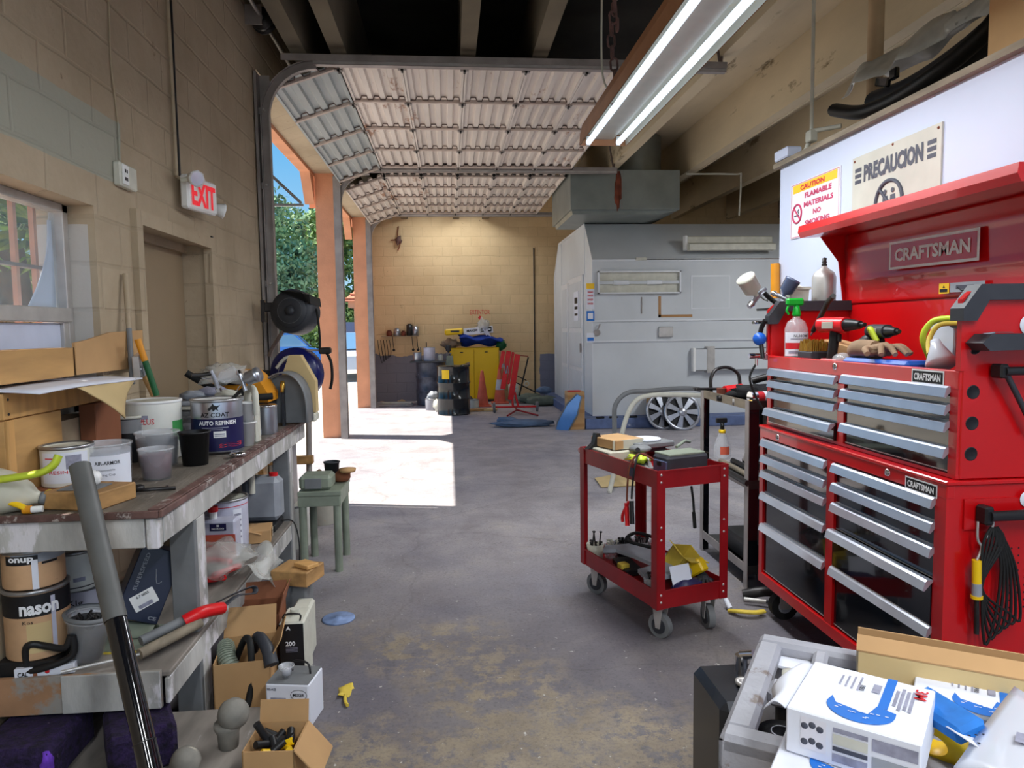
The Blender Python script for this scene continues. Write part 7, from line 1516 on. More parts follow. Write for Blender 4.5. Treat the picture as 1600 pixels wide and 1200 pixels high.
b = MB(); b.bb(BX - .10, BX + .02, BF - .016, BF - .013, 1.28, 1.42, 'paper'); b.bb(BX - .09, BX + .01, BF - .018, BF - .015, 1.30, 1.35, 'print_blue'); b.build('poster', label='lowest white and blue notice on the booth corner', cat='notice')
b = MB(); b.bb(1.995, 6.2, 10.26, 14.7, .001, .155, 'floor_blue', .01); b.build('booth_plinth', label='blue painted concrete plinth under the spray booth', cat='plinth')
# exhaust duct over the booth
t = thing('exhaust_duct', 'large grey sheet metal exhaust duct above the spray booth', 'duct', (2.6, 11.2, 3.14))
b = MB(); b.bb(1.80, 3.42, 10.3, 12.1, 3.205, 3.775, 'duct_steel', .006); b.build('plenum_box', t)
b = MB(); b.prism([(0, 0), (1.3, 0), (1.55, .06), (-.02, .06)], (1.84, 10.34, 3.143), (1, 0, 0), (0, 0, 1), -1.6, 'duct_steel'); b.build('transition', t)
b = MB(); b.cyl((2.93, 11.0, 3.776), (2.93, 11.0, 4.39), .40, 'duct_steel', n=36); b.build('round_riser', t)
b = MB(); b.sphere((2.50, 10.299, 3.48), .25, 'rust', (.22, .006, 1.0), nz=.8); b.bb(2.55, 2.56, 10.295, 10.30, 3.21, 3.77, 'steel_track'); b.build('rust_streak', t, label='rust streak down the front seam')
b = MB(); b.tube([(3.55, 10.4, 3.74), (4.3, 10.4, 3.74), (4.38, 10.4, 3.70), (4.38, 10.45, 3.14)], .013, 'off_white', n=8, smooth=4); b.build('conduit', label='bent conduit run beside the exhaust duct above the booth', cat='conduit')
# paint shelf on the back wall
t = thing('wall_shelf', 'narrow shelf with hanging hooks on the far back wall', 'shelf', (-1.0, 15.0, 1.36))
b = MB(); b.bb(-1.38, -.62, 14.93, 15.09, 1.365, 1.38, 'tan_cloth', .002); b.build('shelf_board', t)
for x in (-1.15, -.75, -.65): b = MB(); b.tube([(x, 14.95, 1.365), (x + .01, 14.94, 1.2), (x + .03, 14.94, 1.08)], .008, 'steel_dark', n=6, smooth=3); b.sphere((x + .02, 14.94, 1.09), .03, 'steel_dark', (1, .6, 1), n=8); b.build('hook', t)
for i, (x, h, r_, k, lab) in enumerate(((-1.22, .10, .06, 'rust', 'rust brown tin at the left of the back wall shelf'), (-1.06, .14, .07, 'can_silver', 'round silver tin on the back wall shelf'), (-.93, .09, .05, 'rust', 'small brown pot on the back wall shelf'), (-.80, .23, .065, 'steel_dark', 'tall dark can on the back wall shelf'), (-.68, .18, .07, 'can_silver', 'silver pot at the right of the back wall shelf'))):
    t2 = thing('tin_pot', lab, 'tin', (x, 15.01, 1.382)); b = MB(); b.lathe([(0, 0), (r_, 0), (r_, h), (0, h)], k, (x, 15.01, 1.382), n=18); b.build('pot_body', t2); b = MB(); b.lathe([(0, h), (r_ * .7, h), (r_ * .6, h + .02), (0, h + .02)], k, (x, 15.01, 1.382), n=14); b.build('lid', t2)
t = thing('hanging_wires', 'tangle of wire hooks hung on the back wall left corner', 'wire', (-1.4, 15.0, 1.0))
for i in range(5): b = MB(); x = -1.47 + .06 * i; b.tube([(x, 15.07, 1.30), (x + .03, 15.05, 1.05), (x + .08 - .02 * i, 15.05, .82 + .03 * i), (x + .12 - .03 * i, 15.06, .98)], .006, 'steel_dark', n=5, smooth=4); b.build('wire', t)
b = MB(); b.text('EXTINTOR', (.68, YB, 1.86), XU, ZU, .10, .42, 'text_red', bold=.0, lift=.004); b.prism([(0, .05), (.045, 0), (0, -.05), (-.045, 0)], (.68, YB - .002, 1.74), XU, ZU, .002, 'text_red'); b.build('wall_lettering', label='red hand painted EXTINTOR lettering on the back wall', cat='lettering')
t = thing('wall_bracket', 'rusty wire hook cluster near the top of the back wall', 'hook', (-.98, 15.0, 3.3))
b = MB(); b.tube([(-.98, 15.08, 3.65), (-1.0, 15.05, 3.45), (-.95, 15.02, 3.30), (-1.0, 15.05, 3.15)], .012, 'rust', n=6, smooth=4); b.sphere((-.98, 15.04, 3.35), .07, 'rust_chain', (1, .6, 1.2), nz=1.0, n=12); b.tube([(-1.15, 15.06, 3.36), (-.95, 15.05, 3.38)], .012, 'rust', n=6); b.build('hook_cluster', t)
b = MB(); b.tube([(1.84, 15.085, 3.2), (1.835, 15.085, .02)], .012, 'steel_dark', n=8); b.build('wall_conduit', label='thin dark pipe running down the back wall by the booth', cat='pipe')
def drum(c, label, k, lid=True):
    t = thing('oil_drum', label, 'drum', c); r_, h = .29, .86; b = MB()
    pr_ = [(0, .012), (r_ - .012, .012), (r_, 0), (r_ + .004, .012), (r_, .02)]
    for z in (.29, .57): pr_ += [(r_, z - .03), (r_ + .014, z - .008), (r_ + .014, z + .008), (r_, z + .03)]
    pr_ += [(r_, h - .02), (r_ + .006, h - .012), (r_ + .004, h), (r_ - .012, h - .012), (0, h - .014)]
    b.lathe(pr_, k, c, n=48); b.build('drum_body', t)
    b = MB(); b.lathe([(0, h - .014), (.03, h - .012), (.03, h - .004), (0, h - .003)], 'steel_pale', (c[0] + .15, c[1], 0), n=14); b.build('bung', t); return t
d1 = drum((.075, 12.62, 0), 'glossy black steel drum with a yellow sticker half in the sun', 'drum_black')
b = MB(); rr = .29; a = R(-28); b.quad((.075 + rr * math.sin(a), 12.62 - rr * math.cos(a), .72), (math.cos(a), math.sin(a), 0), ZU, .14, .16, 'yellow', bend=rr, lift=.003); b.build('yellow_sticker', d1)
b = MB(); b.sheet(lambda u, v: (.20 + .17 * u, 12.50 + .2 * v, .862 + .05 * u * v), 3, 3, .01, 'drum_black'); b.build('bent_lid', d1)
b = MB(); b.prism([(-.07, 0), (.07, 0), (.055, .17), (-.055, .17)], (.02, 12.70, .862), (1, 0, 0), (0, 0, 1), -.1, 'grey_green'); b.build('grey_carton', label='small grey carton standing on the black drum', cat='carton')
d2 = drum((-.36, 14.35, 0), 'paint streaked blue grey drum behind the black one', 'drum_used')
b = MB(); b.bb(-.76, .02, 14.0, 14.65, .862, .885, 'charcoal', .004); b.build('drum_board', label='dark board laid on the paint streaked drum', cat='board')
for i, (x, r_, h, k, lab) in enumerate(((-.62, .085, .17, 'can_silver', 'round silver can at the left of the drum board'), (-.38, .115, .27, 'can_kbody', 'tall pale can on the drum board'), (-.16, .05, .12, 'off_white', 'small off-white pot on the drum board'))):
    t, o = can('paint_can', lab, 'paint can', (x, 14.25, .887), r_, h, k)
b = MB(); b.tube([(-.45, 14.45, .89), (-.44, 14.45, 1.25)], .01, 'steel_dark', n=6); b.tube([(-.55, 14.45, .89), (-.56, 14.45, 1.15)], .012, 'grey_mid', n=6); b.build('stir_stick', label='two thin stirring sticks standing behind the tall pale can', cat='stick')
t = spray_gun((.0, 14.3, .95), 'dark spray gun on a pot at the right of the drum board', 120, 'charcoal', 1.2)
# yellow safety cabinet
t = thing('safety_cabinet', 'bright yellow two door flammables cabinet against the back wall', 'cabinet', (.52, 14.8, 0))
b = MB(); b.bb(.0, 1.04, 14.62, 15.06, .05, 1.12, 'cab_yellow', .01); b.bb(.03, 1.0, 14.65, 15.02, 0, .05, 'charcoal'); b.build('cabinet_body', t)
for x0, x1 in ((.02, .515), (.525, 1.02)):
    b = MB(); b.bb(x0, x1, 14.60, 14.618, .08, 1.09, 'cab_yellow', .006); d_ = b.build('door', t)
    b = MB(); b.bb((x0 + x1) / 2 - .03, (x0 + x1) / 2 + .03, 14.592, 14.60, 1.02, 1.04, 'text_black'); b.bb(x0 + .06 if x0 > .3 else x1 - .08, x0 + .08 if x0 > .3 else x1 - .06, 14.585, 14.60, .5, .62, 'cab_yellow'); b.build('handle', d_)
b = MB(); b.sheet(lambda u, v: (.22 + .88 * u + .03 * math.sin(9 * v), 14.52 + .4 * v, 1.165 + .22 * (1 - u * .3) * math.sin(math.pi * (.15 + .85 * v)) ** .5 + .03 * math.sin(11 * u + 3 * v) - (.0 if v < .1 else 0)), 24, 12, .02, 'blue_cloth'); b.build('blanket', label='folded dark blue moving blanket on the yellow cabinet', cat='blanket')
b = MB(); b.sphere((.05, 14.8, 1.20), .17, 'tan_cloth', (1.1, 1, .6), nz=.6, n=22); b.build('cloth_heap', label='grey brown cloth heap at the left end of the yellow cabinet', cat='cloth')
b = MB(); b.sphere((1.10, 14.8, 1.16), .10, 'green_dark', (1.0, .9, 1.1), nz=.5, n=18); b.build('green_bag', label='dark green bag hanging at the right end of the yellow cabinet', cat='bag')
b = MB(); b.box((.12, 14.65, 1.455), (.38, .20, .13), 'yellow', .03, ry=-4); b.quad((.14, 14.548, 1.46), XU, ZU, .18, .035, 'charcoal'); b.build('yellow_pack', label='yellow plastic pack on the cloth heap', cat='pack')
b = MB(); b.box((.62, 14.68, 1.47), (.60, .16, .14), 'paper', .004, ry=-5); b.text('MAXIM', (.49, 14.598, 1.475), (1, 0, .09), ZU, .05, .22, 'text_black', bold=.04); b.quad((.78, 14.598, 1.49), (1, 0, .09), ZU, .22, .09, 'text_black', lift=.002); b.quad((.78, 14.596, 1.49), (1, 0, .09), ZU, .18, .03, 'paper', lift=.003); b.build('printed_carton', label='white carton with black print lying on the blue blanket', cat='carton')
b = MB(); b.sphere((.72, 14.62, 1.56), .13, 'clear_bag', (.9, .7, 1.1), nz=.7, n=20, seed=5); b.sheet(lambda u, v: (.68 + .10 * u + .10 * v, 14.56, 1.56 - .20 * v + .02 * math.sin(5 * u)), 5, 6, .004, 'can_kbody'); b.build('plastic_bag', label='crumpled pale plastic bag on the printed carton', cat='plastic bag')
# cones
def cone(c, label, k, s=1.0, base=True):
    t = thing('traffic_cone', label, 'cone', c); b = MB()
    if base: b.bb(c[0] - .17 * s, c[0] + .17 * s, c[1] - .17 * s, c[1] + .17 * s, 0, .025, k, .006)
    b.build('cone_base', t) if base else None
    b = MB(); b.lathe([(.125 * s, .024), (.12 * s, .04), (.03 * s, .68 * s), (.022 * s, .70 * s), (.018 * s, .69 * s)], k, c, n=28); b.build('cone_body', t)
    if k == 'cone_orange' and s > 1:
        b = MB(); b.lathe([(.089 * s, .27 * s), (.060 * s, .47 * s)], 'cone_white', c, n=28); b.T = Matrix.Identity(4); b.build('reflective_band', t)
    return t
cone((.64, 13.75, 0), 'slim faded orange cone in front of the yellow cabinet', 'cone_orange', 1.0)
cone((1.02, 14.30, 0), 'faded orange traffic cone with a pale band beside the yellow cabinet', 'cone_orange', 1.02)
r_ = .07; t, o = can('plastic_pail', 'small white lidded pail in front of the slim cone', 'pail', (.47, 13.55, 0), .09, .16, 'off_white', lid=None)
t = thing('caulk_bucket', 'tall white printed tub between the banded cone and the red stand', 'tub', (1.30, 14.35, 0)); b = MB(); b.lathe([(0, 0), (.10, 0), (.105, .38), (0, .38)], 'off_white', (1.30, 14.35, 0), n=22); b.build('tub_body', t)
b = MB(); 
for z in (.12, .18, .24, .30): b.quad((1.30, 14.245, z), XU, ZU, .10, .015, 'label_grey', bend=.105, lift=.004)
b.build('label', t)
b = MB(); b.tube([(1.28, 14.35, .38), (1.20, 14.30, .60), (1.26, 14.2, .80)], .012, 'cone_white', n=8, smooth=3); b.build('strap', t)
# floor clutter by the drums
t, o = can('bucket', 'small grey plastic bucket left of the black drum', 'bucket', (-.32, 13.35, 0), .13, .22, 'cart_grey', lid=None)
b = MB(); b.sphere((-.30, 13.35, .26), .10, 'poly_grey', (1.2, 1, .8), nz=.9, n=16); b.build('rag', label='crumpled grey rag in the small grey bucket', cat='rag')
t = thing('plastic_jug', 'white plastic jug lying against the black drum', 'jug', (-.16, 13.0, 0)); b = MB(); b.sphere((-.16, 13.05, .12), .14, 'off_white', (1.0, .8, 1.0), nz=.25, n=18); b.build('jug_body', t)
b = MB(); b.cyl((-.16, 13.02, .22), (-.13, 12.98, .28), .03, 'white', n=12); b.build('neck', t)
b = MB(); b.box((.50, 12.95, .025), (.36, .16, .04), 'wood', .004, rz=8); b.build('board_offcut', label='reddish wood board lying flat right of the black drum', cat='board')
b = MB(); b.box((.74, 12.97, .022), (.24, .22, .035), 'cardboard_pale', .004, rz=-14); b.build('board_offcut', label='pale board lying flat in front of the slim cone', cat='board')
b = MB(); b.box((-1.07, 14.2, .02), (.66, .22, .03), 'steel_track', .004, rz=6); b.box((-1.05, 14.35, .045), (.6, .10, .03), 'off_white', .004, rz=-4); b.build('metal_strips', label='flat metal strips lying along the foot of the back wall', cat='strips')
b = MB(); b.sphere((.36, 14.0, .10), .11, 'charcoal', (1, 1, .8), nz=.5, n=16); b.build('dark_bag', label='dark bag between the black drum and the yellow cabinet', cat='bag')
for i, (x, y, sx, k, lab) in enumerate(((1.62, 14.15, 1.1, 'bag_green', 'grey green rolled mat on the floor behind the red stand'), (1.80, 13.6, 1.2, 'bag_green', 'green grey canvas roll beside the spray booth'), (1.88, 13.95, .8, 'bag_blue', 'small blue grey roll on top beside the booth'))):
    b = MB(); z = .10 + .17 * (i == 2); b.sphere((x, y, z), .12 if i < 2 else .09, k, (2.6 * sx / 1.2, 1.2, .8), nz=.3, n=24, seed=i); b.build('canvas_roll', label=lab, cat='roll')
# red dolly / panel stand
t = thing('panel_stand', 'red wheeled panel stand holding red painted strips', 'panel stand', (1.18, 12.7, 0))
b = MB(); b.tube([(.82, 12.75, .09), (1.56, 12.70, .09)], .018, 'bright_red', n=8); b.tube([(1.18, 12.72, .09), (1.18, 12.4, .07), (.98, 12.0, .02)], .016, 'cart_red', n=8); b.tube([(1.18, 12.4, .07), (1.50, 11.95, .02)], .016, 'cart_red', n=8); b.tube([(1.14, 12.72, .09), (1.12, 12.75, .5)], .02, 'bright_red', n=8); b.tube([(1.24, 12.72, .09), (1.18, 12.74, .35)], .02, 'bright_red', n=8); b.build('frame', t)
for x in (.80, 1.58): b = MB(); b.cyl((x - .02, 12.72, .09), (x + .02, 12.72, .09), .09, 'grey_mid', n=24); b.build('wheel', t)
b = MB(); b.tube([(1.44, 12.8, .98), (1.26, 12.75, .28)], .014, 'black_rubber', n=8); b.tube([(1.20, 12.8, 1.02), (1.44, 12.8, 1.0)], .008, 'cart_red', n=6); b.tube([(1.20, 12.78, .66), (1.40, 12.78, .56)], .010, 'black_rubber', n=6); b.tube([(1.16, 12.78, .55), (1.55, 12.78, .35)], .012, 'black_rubber', n=6); b.build('adjusting_arm', t)
b = MB(); b.tube([(1.40 + .04 * math.cos(a), 12.77, .50 + .04 * math.sin(a)) for a in [R(30 * i) for i in range(12)]], .009, 'off_white', n=6, closed=True); b.build('hand_wheel', t)
for i, (x0, z0, x1, z1, w) in enumerate(((.98, 1.10, .92, .78, .07), (1.08, 1.10, .96, .42, .09), (1.24, 1.04, 1.10, .22, .10), (1.16, 1.08, 1.06, .5, .05))):
    b = MB(); d = Vector((x1 - x0, 0, z1 - z0)); b.box(((x0 + x1) / 2, 12.68 + .02 * i, (z0 + z1) / 2), (w, .03, d.length), 'bright_red', .008, ry=math.degrees(math.atan2(d.x, d.z))); b.build('painted_strip', t)
b = MB(); b.tube([(.95, 12.66, .8), (.98, 12.66, .88), (1.02, 12.66, .70), (1.05, 12.66, .84)], .012, 'poly_grey', n=6, smooth=3); b.build('masking_wrap', t)
# blue bag, plate, box
b = MB(); b.sphere((1.12, 10.78, .05), .16, 'bag_blue', (2.9, 1.0, .34), nz=.35, n=28, seed=3); b.build('cover_bag', label='long blue grey fabric bag lying on the open floor', cat='bag')
b = MB(); b.sphere((.88, 10.86, .10), .10, 'bag_blue', (1.5, 1, .45), nz=.4, n=22, seed=7); b.build('folded_cloth', label='blue grey folded cloth on the end of the fabric bag', cat='cloth')
t = thing('glass_panel', 'blue tinted glass panel leaning against the cardboard box', 'panel', (1.62, 10.4, 0))
b = MB(); pts = [(.0, 0), (.16, .01), (.24, .30), (.25, .58), (.18, .60), (.08, .42), (0, .12)]
b.T = Matrix.Translation((1.56, 10.33, 0)) @ rotm(0, 12, -32).to_4x4(); b.prism([(p[0] * 1.2, p[1]) for p in pts], (0, 0, 0), (1, 0, 0), (0, 0, 1), -.012, 'mirror_blue'); b.build('glass', t)
b = MB(); b.T = Matrix.Translation((1.56, 10.33, 0)) @ rotm(0, 12, -32).to_4x4(); b.tube([(p[0] * 1.2, -.0, p[1]) for p in pts], .012, 'grey_mid', n=6, closed=True); b.build('edge_seal', t)
t = thing('cardboard_box', 'tall taped cardboard box standing before the spray booth', 'cardboard box', (1.85, 10.4, 0))
b = MB(); b.bb(1.735, 1.985, 10.28, 10.56, 0, .56, 'cardboard', .004); b.build('box_body', t)
b = MB(); b.bb(1.734, 1.986, 10.279, 10.561, .24, .30, 'tape'); b.build('tape_band', t)
b = MB(); b.bb(1.734, 1.986, 10.279, 10.561, .04, .09, 'tape'); b.build('tape_band', t)
b = MB(); b.bb(1.734, 1.986, 10.279, 10.561, .46, .51, 'tape'); b.build('tape_band', t)
b = MB(); b.bb(1.75, 1.93, 10.30, 10.42, .562, .575, 'text_red', .003); b.build('red_strip', label='thin red strip lying on the tall cardboard box', cat='strip')
# items on the plinth
t, o = openbox('cardboard_box', 'plain brown carton on the blue plinth behind the hubcaps', (3.17, 10.44, .158), .36, .22, .28, 0)
t = thing('glue_bottle', 'white bottle with an orange label on the blue plinth', 'bottle', (3.14, 10.30, .158)); b = MB(); b.lathe([(0, 0), (.055, 0), (.06, .02), (.055, .17), (.02, .20), (.018, .23), (0, .23)], 'white', (3.14, 10.29, .158), n=22); b.build('bottle_body', t); b = MB(); b.quad((3.14, 10.232, .25), XU, ZU, .08, .10, 'cone_orange', bend=.058, lift=.003); b.build('label', t)
for i, (x, lab) in enumerate(((2.22, 'small black shoe-like scrap at the left end of the plinth'), (2.42, 'second small black scrap along the plinth'), (2.68, 'longer black rubber strip on the plinth'))): b = MB(); b.box((x, 10.30, .17), (.12 + .08 * (i == 2), .06, .025), 'black_rubber', .008, rz=5); b.build('rubber_scrap', label=lab, cat='scrap')
def hubcap(c, label, tilt, rz, k='can_silver'):
    t = thing('hubcap', label, 'hubcap', c, rz, rx=tilt); T = ROOTM[t.name]; Rr = .265
    b = MB(); b.T = T; b.lathe([(Rr, 0), (Rr * 1.02, .012), (Rr, .025), (Rr * .86, .02), (Rr * .84, 0), (Rr * .86, -.01), (Rr, 0)], k, (0, 0, Rr), n=40, ax=(0, -1, 0)); b.build('outer_ring', t)
    b = MB(); b.T = T; b.lathe([(0, .045), (Rr * .16, .042), (Rr * .24, .03), (Rr * .28, .012)], k, (0, 0, Rr), n=26, ax=(0, -1, 0)); b.build('centre_cap', t)
    for i in range(7):
        a = 2 * math.pi * i / 7; b = MB(); b.T = T; d = Vector((math.cos(a), 0, math.sin(a))); e_ = Vector((-math.sin(a), 0, math.cos(a))); c0 = Vector((0, 0, Rr)); P = [c0 + d * Rr * .2 - e_ * .022 + Vector((0, -.03, 0)), c0 + d * Rr * .2 + e_ * .022 + Vector((0, -.03, 0)), c0 + d * Rr * .88 + e_ * .045 + Vector((0, -.015, 0)), c0 + d * Rr * .88 - e_ * .045 + Vector((0, -.015, 0))]
        b.add(P + [p + Vector((0, .012, 0)) for p in P], [(0, 1, 2, 3), (7, 6, 5, 4), (0, 4, 5, 1), (1, 5, 6, 2), (2, 6, 7, 3), (3, 7, 4, 0)], k); b.build('spoke', t)
    b = MB(); b.T = T; b.lathe([(0, 0), (Rr * .85, 0)], 'text_black', (0, .012, Rr), n=30, ax=(0, -1, 0)); b.build('dark_backing', t)
hubcap((3.36, 9.93, 0), 'front silver wheel cover leaning on the blue plinth', -14, -6)
hubcap((3.12, 10.06, 0), 'second silver wheel cover half hidden behind the front one', -12, 8)
# bent tube trolley handle and cardboard on the floor
t = thing('tube_trolley', 'trolley with two bent grey tube handles behind the red cart', 'trolley', (1.9, 6.3, 0))
a0 = (1.519, 6.3, 0.461); 
b = MB(); b.tube([(1.529, 6.42, 0.381), (1.518, 6.42, 0.621), (1.53, 6.42, 0.788), (1.639, 6.42, 0.892), (1.821, 6.42, 0.906), (2.125, 6.42, 0.924), (2.309, 6.42, 0.914), (2.42, 6.42, 0.863)], .022, 'grey_mid', n=10, smooth=6); b.tube([(1.529, 6.42, 0.381), (1.561, 6.4, 0.264), (1.572, 6.35, 0.183)], .022, 'grey_mid', n=10); b.build('tube_handle', t)
b = MB(); b.tube([(1.429, 6.25, 0.001), (1.484, 6.28, 0.2), (1.542, 6.3, 0.448), (1.596, 6.3, 0.664), (1.68, 6.3, 0.82), (1.816, 6.3, 0.876), (2.085, 6.3, 0.876), (2.417, 6.3, 0.857)], .022, 'off_white', n=10, smooth=6); b.build('tube_handle', t)
b = MB(); q = Vector((1.537, 6.35, 0.464)); b.box(q, (.05, .10, .05), 'steel_dark', .005); b.build('clamp_joint', t)
b = MB(); q = Vector((1.429, 6.25, 0.013)); b.tube([(q.x + .2, 6.35, .35), (q.x + .9, 6.5, .30), (q.x + .9, 6.5, .02)], .02, 'steel_track', n=8); b.tube([q, (q.x, 6.25, .02)], .02, 'steel_track', n=8); b.build('leg_frame', t)
b = MB(); b.prism([(0, 0), (.36, .03), (.40, .42), (.26, .55), (.02, .40)], (1.40, 6.45, .006), (1, 0, 0), (0, 1, 0), .006, 'cardboard_pale'); b.build('cardboard_sheet', label='pale flat cardboard lying on the floor behind the red cart', cat='cardboard')

# ================================================================== outdoors
def leaves(b, c, rad, n, size, k, seed, squash=(1, 1, 1)):
    rnd = random.Random(seed); vs = []; fs = []; cl = []
    for i in range(38): a, z = rnd.uniform(0, 6.28), rnd.uniform(-1, 1); rr = math.sqrt(1 - z * z) * rnd.uniform(.45, .95); cl.append((Vector((rr * math.cos(a), rr * math.sin(a), z * .8)), rnd.uniform(.22, .42)))
    for i in range(n):
        cc, cr = cl[i % len(cl)]; d = Vector((rnd.gauss(0, 1), rnd.gauss(0, 1), rnd.gauss(0, 1))).normalized() * (cr * rnd.uniform(.6, 1.05))
        p = cc + d; p = Vector((p.x * squash[0], p.y * squash[1], p.z * squash[2])) * rad + Vector(c)
        u = Vector((rnd.gauss(0, 1), rnd.gauss(0, 1), rnd.gauss(0, 1))).normalized(); w = u.cross(Vector((rnd.gauss(0, 1), rnd.gauss(0, 1), rnd.gauss(0, 1)))).normalized(); s = size * rnd.uniform(.6, 1.3)
        o = len(vs); vs += [p - u * s, p + w * s * .45, p + u * s, p - w * s * .45]; fs.append((o, o + 1, o + 2, o + 3))
    b.add(vs, fs, k)
def tree(c, h, rad, n, label, k='leaf', seed=1, sq=(1, 1, .9), size=.2):
    t = thing('tree', label, 'tree', c)
    b = MB(); b.tube([c, (c[0] + .2, c[1], h * .35), (c[0] - .1, c[1], h * .6)], .22, 'bark', n=10, smooth=4, r1=.10)
    for i in range(5): a = i * 1.3; b.tube([(c[0] + .1, c[1], h * .35), (c[0] + rad * .5 * math.cos(a), c[1] + rad * .5 * math.sin(a), h * .65)], .07, 'bark', n=6, r1=.03)
    b.build('trunk', t)
    b = MB(); leaves(b, (c[0], c[1], h - rad * .75), rad, n, size, k, seed, sq); b.build('foliage', t); return t
tree((-8.1, 31, 0), 6.3, 2.9, 19000, 'broad green tree seen through the first open bay', 'leaf_blue', 3, (1, 1, 1.05), .14)
tree((-5.2, 41, 0), 7.9, 4.0, 16000, 'darker tree seen between the two peach piers', 'leaf', 5, (1, 1, 1.0), .18)
t = thing('hedge', 'long green hedge far behind the parked cars', 'hedge', (-12, 50, 0))
b = MB()
for i in range(7): leaves(b, (-23 + i * 3.6, 50, 1.9), 2.4, 2200, .22, 'leaf', 20 + i, (1, .6, .9))
b.build('foliage', t)
b = MB()
for i in range(9): b.tube([(-23 + i * 2.7, 50, 0), (-23 + i * 2.7 + .2, 50, 1.6)], .08, 'bark', n=6)
b.build('stems', t)
def palm(c, h, label, seed, n=60):
    rnd = random.Random(seed); t = thing('palm_tree', label, 'palm tree', c)
    b = MB(); b.tube([c, (c[0] + .1, c[1], h * .5), (c[0], c[1], h)], .14, 'bark', n=10, smooth=4); b.build('trunk', t)
    for nm, k, dz, cnt in (('fronds', 'palm', 0, n), ('dry_skirt', 'palm_dry', -.35, n // 2)):
        b = MB()
        for i in range(cnt):
            a = rnd.uniform(0, 6.28); el = rnd.uniform(-.3, 1.2) if nm == 'fronds' else rnd.uniform(-1.2, -.5); L = rnd.uniform(.8, 1.15); o = Vector((c[0], c[1], h + dz)); d = Vector((math.cos(a) * math.cos(el), math.sin(a) * math.cos(el), math.sin(el)))
            q = o + d * L * .45; side = d.cross(ZU).normalized(); up = side.cross(d)
            for j in range(16):
                ph = (j / 15 - .5) * 2.6; e_ = (d * math.cos(ph) + side * math.sin(ph)).normalized(); tip = q + e_ * L * .62 + Vector((0, 0, -.14)); w = up.cross(e_).normalized() * .020
                b.add([q - w * .3, q + w * .3, q + e_ * L * .34 + w, tip, q + e_ * L * .34 - w], [(0, 1, 2, 3, 4)], k)
        b.build(nm, t)
palm((-4.2, 7.3, 0), 2.35, 'fan palm seen through the window bars', 2, 46)
palm((-6.3, 10.4, 0), 2.9, 'taller fan palm farther off beyond the window bars', 6, 46)
def car(c, rz, label, k, name='car', L=4.4, H=1.45, van=False):
    t = thing(name, label, name, c, rz); T = ROOTM[t.name]; Wd = 1.75
    side = [(-L / 2, .35), (-L / 2 + .05, .75), (-L / 2 + .9, .92), (-L * .18, H), (L * .20, H), (L * .42, .98), (L / 2, .90), (L / 2, .35)] if not van else [(-L / 2, .4), (-L / 2, 1.0), (-L / 2 + .7, 1.15), (-L / 2 + 1.2, H), (L / 2 - .1, H), (L / 2, .4)]
    b = MB(); b.T = T; b.prism(side, (0, -Wd / 2, 0), (1, 0, 0), (0, 0, 1), -Wd, k); b.build('body', t)
    b = MB(); b.T = T
    for s in (-1, 1):
        y = s * (Wd / 2 + .004)
        b.prism([(-L * .22 - .25, .95), (-L * .17, H - .06), (L * .18, H - .06), (L * .34, .98)] if not van else [(-L / 2 + .85, 1.2), (-L / 2 + 1.25, H - .12), (L / 2 - .3, H - .12), (L / 2 - .25, 1.2)], (0, y, 0), (1, 0, 0), (0, 0, 1), .006 * -s, 'car_glass')
    if not van: b.prism([(-.75, 0), (.75, 0), (.62, .70), (-.62, .70)], (-L * .18 - .60, 0, .945), (0, -1, 0), (.72, 0, .70), .02, 'car_glass'); b.prism([(-.75, 0), (.75, 0), (.62, .62), (-.62, .62)], (L * .41, 0, 1.0), (0, 1, 0), (-.78, 0, .52), .03, 'car_glass')
    b.build('windows', t)
    for x in (-L * .31, L * .30):
        for s in (-1, 1): b = MB(); b.T = T; b.cyl((x, s * Wd / 2 - .1 * s, .32), (x, s * Wd / 2 + .02 * s, .32), .32, 'black_rubber', n=22); b.cyl((x, s * Wd / 2, .32), (x, s * Wd / 2 + .03 * s, .32), .18, 'can_silver', n=16); b.build('wheel', t)
    return t
car((-6.7, 27.5, 0), 200, 'bright blue car parked under the trees', 'car_blue')
car((-4.35, 34.2, 0), 95, 'grey van parked beyond the second bay', 'car_grey', 'van', 5.0, 1.9, True)
car((-3.15, 23.6, 0), 100, 'white car parked in front of the grey van', 'car_white')
# tiled pavilion
t = thing('pavilion', 'peach building corner with a tiled roof beyond the second bay', 'building', (-2.0, 31, 0))
b = MB(); b.bb(-4.05, 3.0, 29.7, 34, 2.45, 2.72, 'peach'); b.build('fascia', t)
b = MB(); b.add([(-4.25, 29.5, 2.72), (3, 29.5, 2.72), (3, 34.5, 2.72), (-4.25, 34.5, 2.72), (-1.6, 32, 5.2), (3, 32, 5.2)], [(0, 1, 5, 4), (1, 2, 5), (2, 3, 4, 5), (3, 0, 4), (0, 3, 2, 1)], 'roof_tile')
for i in range(14):
    f = (i + .5) / 14; b.tube([(-4.25 + 2.65 * f, 29.5 + 2.5 * f - .03, 2.74 + 2.48 * f), (3, 29.5 + 2.5 * f - .03, 2.74 + 2.48 * f)], .03, 'roof_tile', n=5)
b.build('tiled_roof', t)
b = MB(); b.prism([(-.25, 0), (.25, 0), (.25, 2.2), (.7, 2.46), (-.25, 2.46)], (-3.6, 29.9, 0), (1, 0, 0), (0, 0, 1), -.5, 'peach'); b.build('pillar', t)
b = MB()
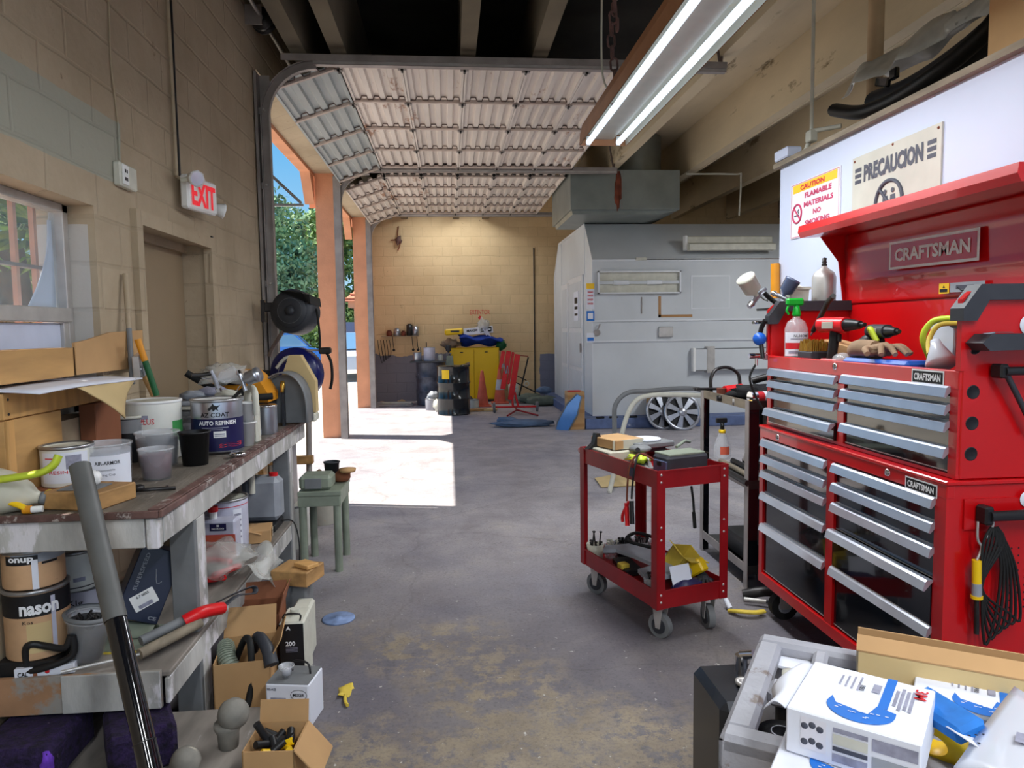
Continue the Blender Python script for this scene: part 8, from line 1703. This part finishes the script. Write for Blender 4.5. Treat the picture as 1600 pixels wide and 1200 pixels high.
for i in range(80):
    a = i * 2.39996; r_ = .14 * i ** .5; b.sphere((-8.5 + r_ * 1.8 * math.cos(a), 35.5 + r_ * math.sin(a), .08), .5, 'bark', (1.3, 1.1, .35), nz=.8, n=8, seed=i)
b.build('leaf_litter', label='brown leaf litter and soil under the trees', cat='leaf litter', kind='stuff')


# ------------------------------------------------------------------ families of repeats share a group
GROUPS = {'mixing_cup': 'mixing cups on the workbench', 'paper_cup': 'white paper cups', 'socket': 'loose sockets on the steel rack', 'pipe_length': 'pipes on the rack middle shelf', 'hand_tool': 'hand tools along the red cart edge',
    'parts_cup': 'cups of fixings on the cart bottom tray', 'jumper_clamp': 'jumper clamps over the cart side', 'hubcap': 'wheel covers by the blue plinth', 'traffic_cone': 'cones by the yellow cabinet', 'oil_drum': 'steel drums at the back wall',
    'tin_pot': 'pots on the back wall shelf', 'overhead_door': 'raised overhead doors', 'door_track': 'overhead door tracks', 'hose_reel': 'hose reels at the wall end', 'fluorescent_fixture': 'fluorescent ceiling fixtures', 'wall_light': 'light fixtures on the spray booth',
    'safety_sign': 'safety signs on the white partition', 'disc_carton': 'white disc cartons on the grey cart', 'filter_globe': 'grey globes under the workbench', 'sanding_block': 'purple foam blocks under the workbench', 'impact_driver': 'cordless tools in the open chest',
    'plywood_crate': 'plywood crates under the window', 'palm_tree': 'fan palms outside the window', 'tree': 'trees outside the open bays', 'canvas_roll': 'canvas rolls on the floor at the back', 'rubber_scrap': 'black scraps on the blue plinth', 'bucket': 'plastic buckets', 'long_tool': 'long handles leaning by the exit door',
    'board_offcut': 'boards on the floor by the drums', 'round_sticker': 'round white stickers on the chest sides', 'filter_cup': 'dishes on the low table', 'paper_card': 'white papers on the cart bottom', 'poster': 'small notices on the booth corner', 'spray_gun': 'paint spray guns'}
for ob in list(scene.objects):
    if ob.parent is None:
        st = ob.name.split('.')[0]
        if st in GROUPS: ob['group'] = GROUPS[st]
        elif st == 'paint_can': ob['group'] = 'paint cans on the drum board' if ob.location.y > 8 else ('paint cans on the workbench' if ob.location.z > .8 else 'paint cans on the lower shelf')
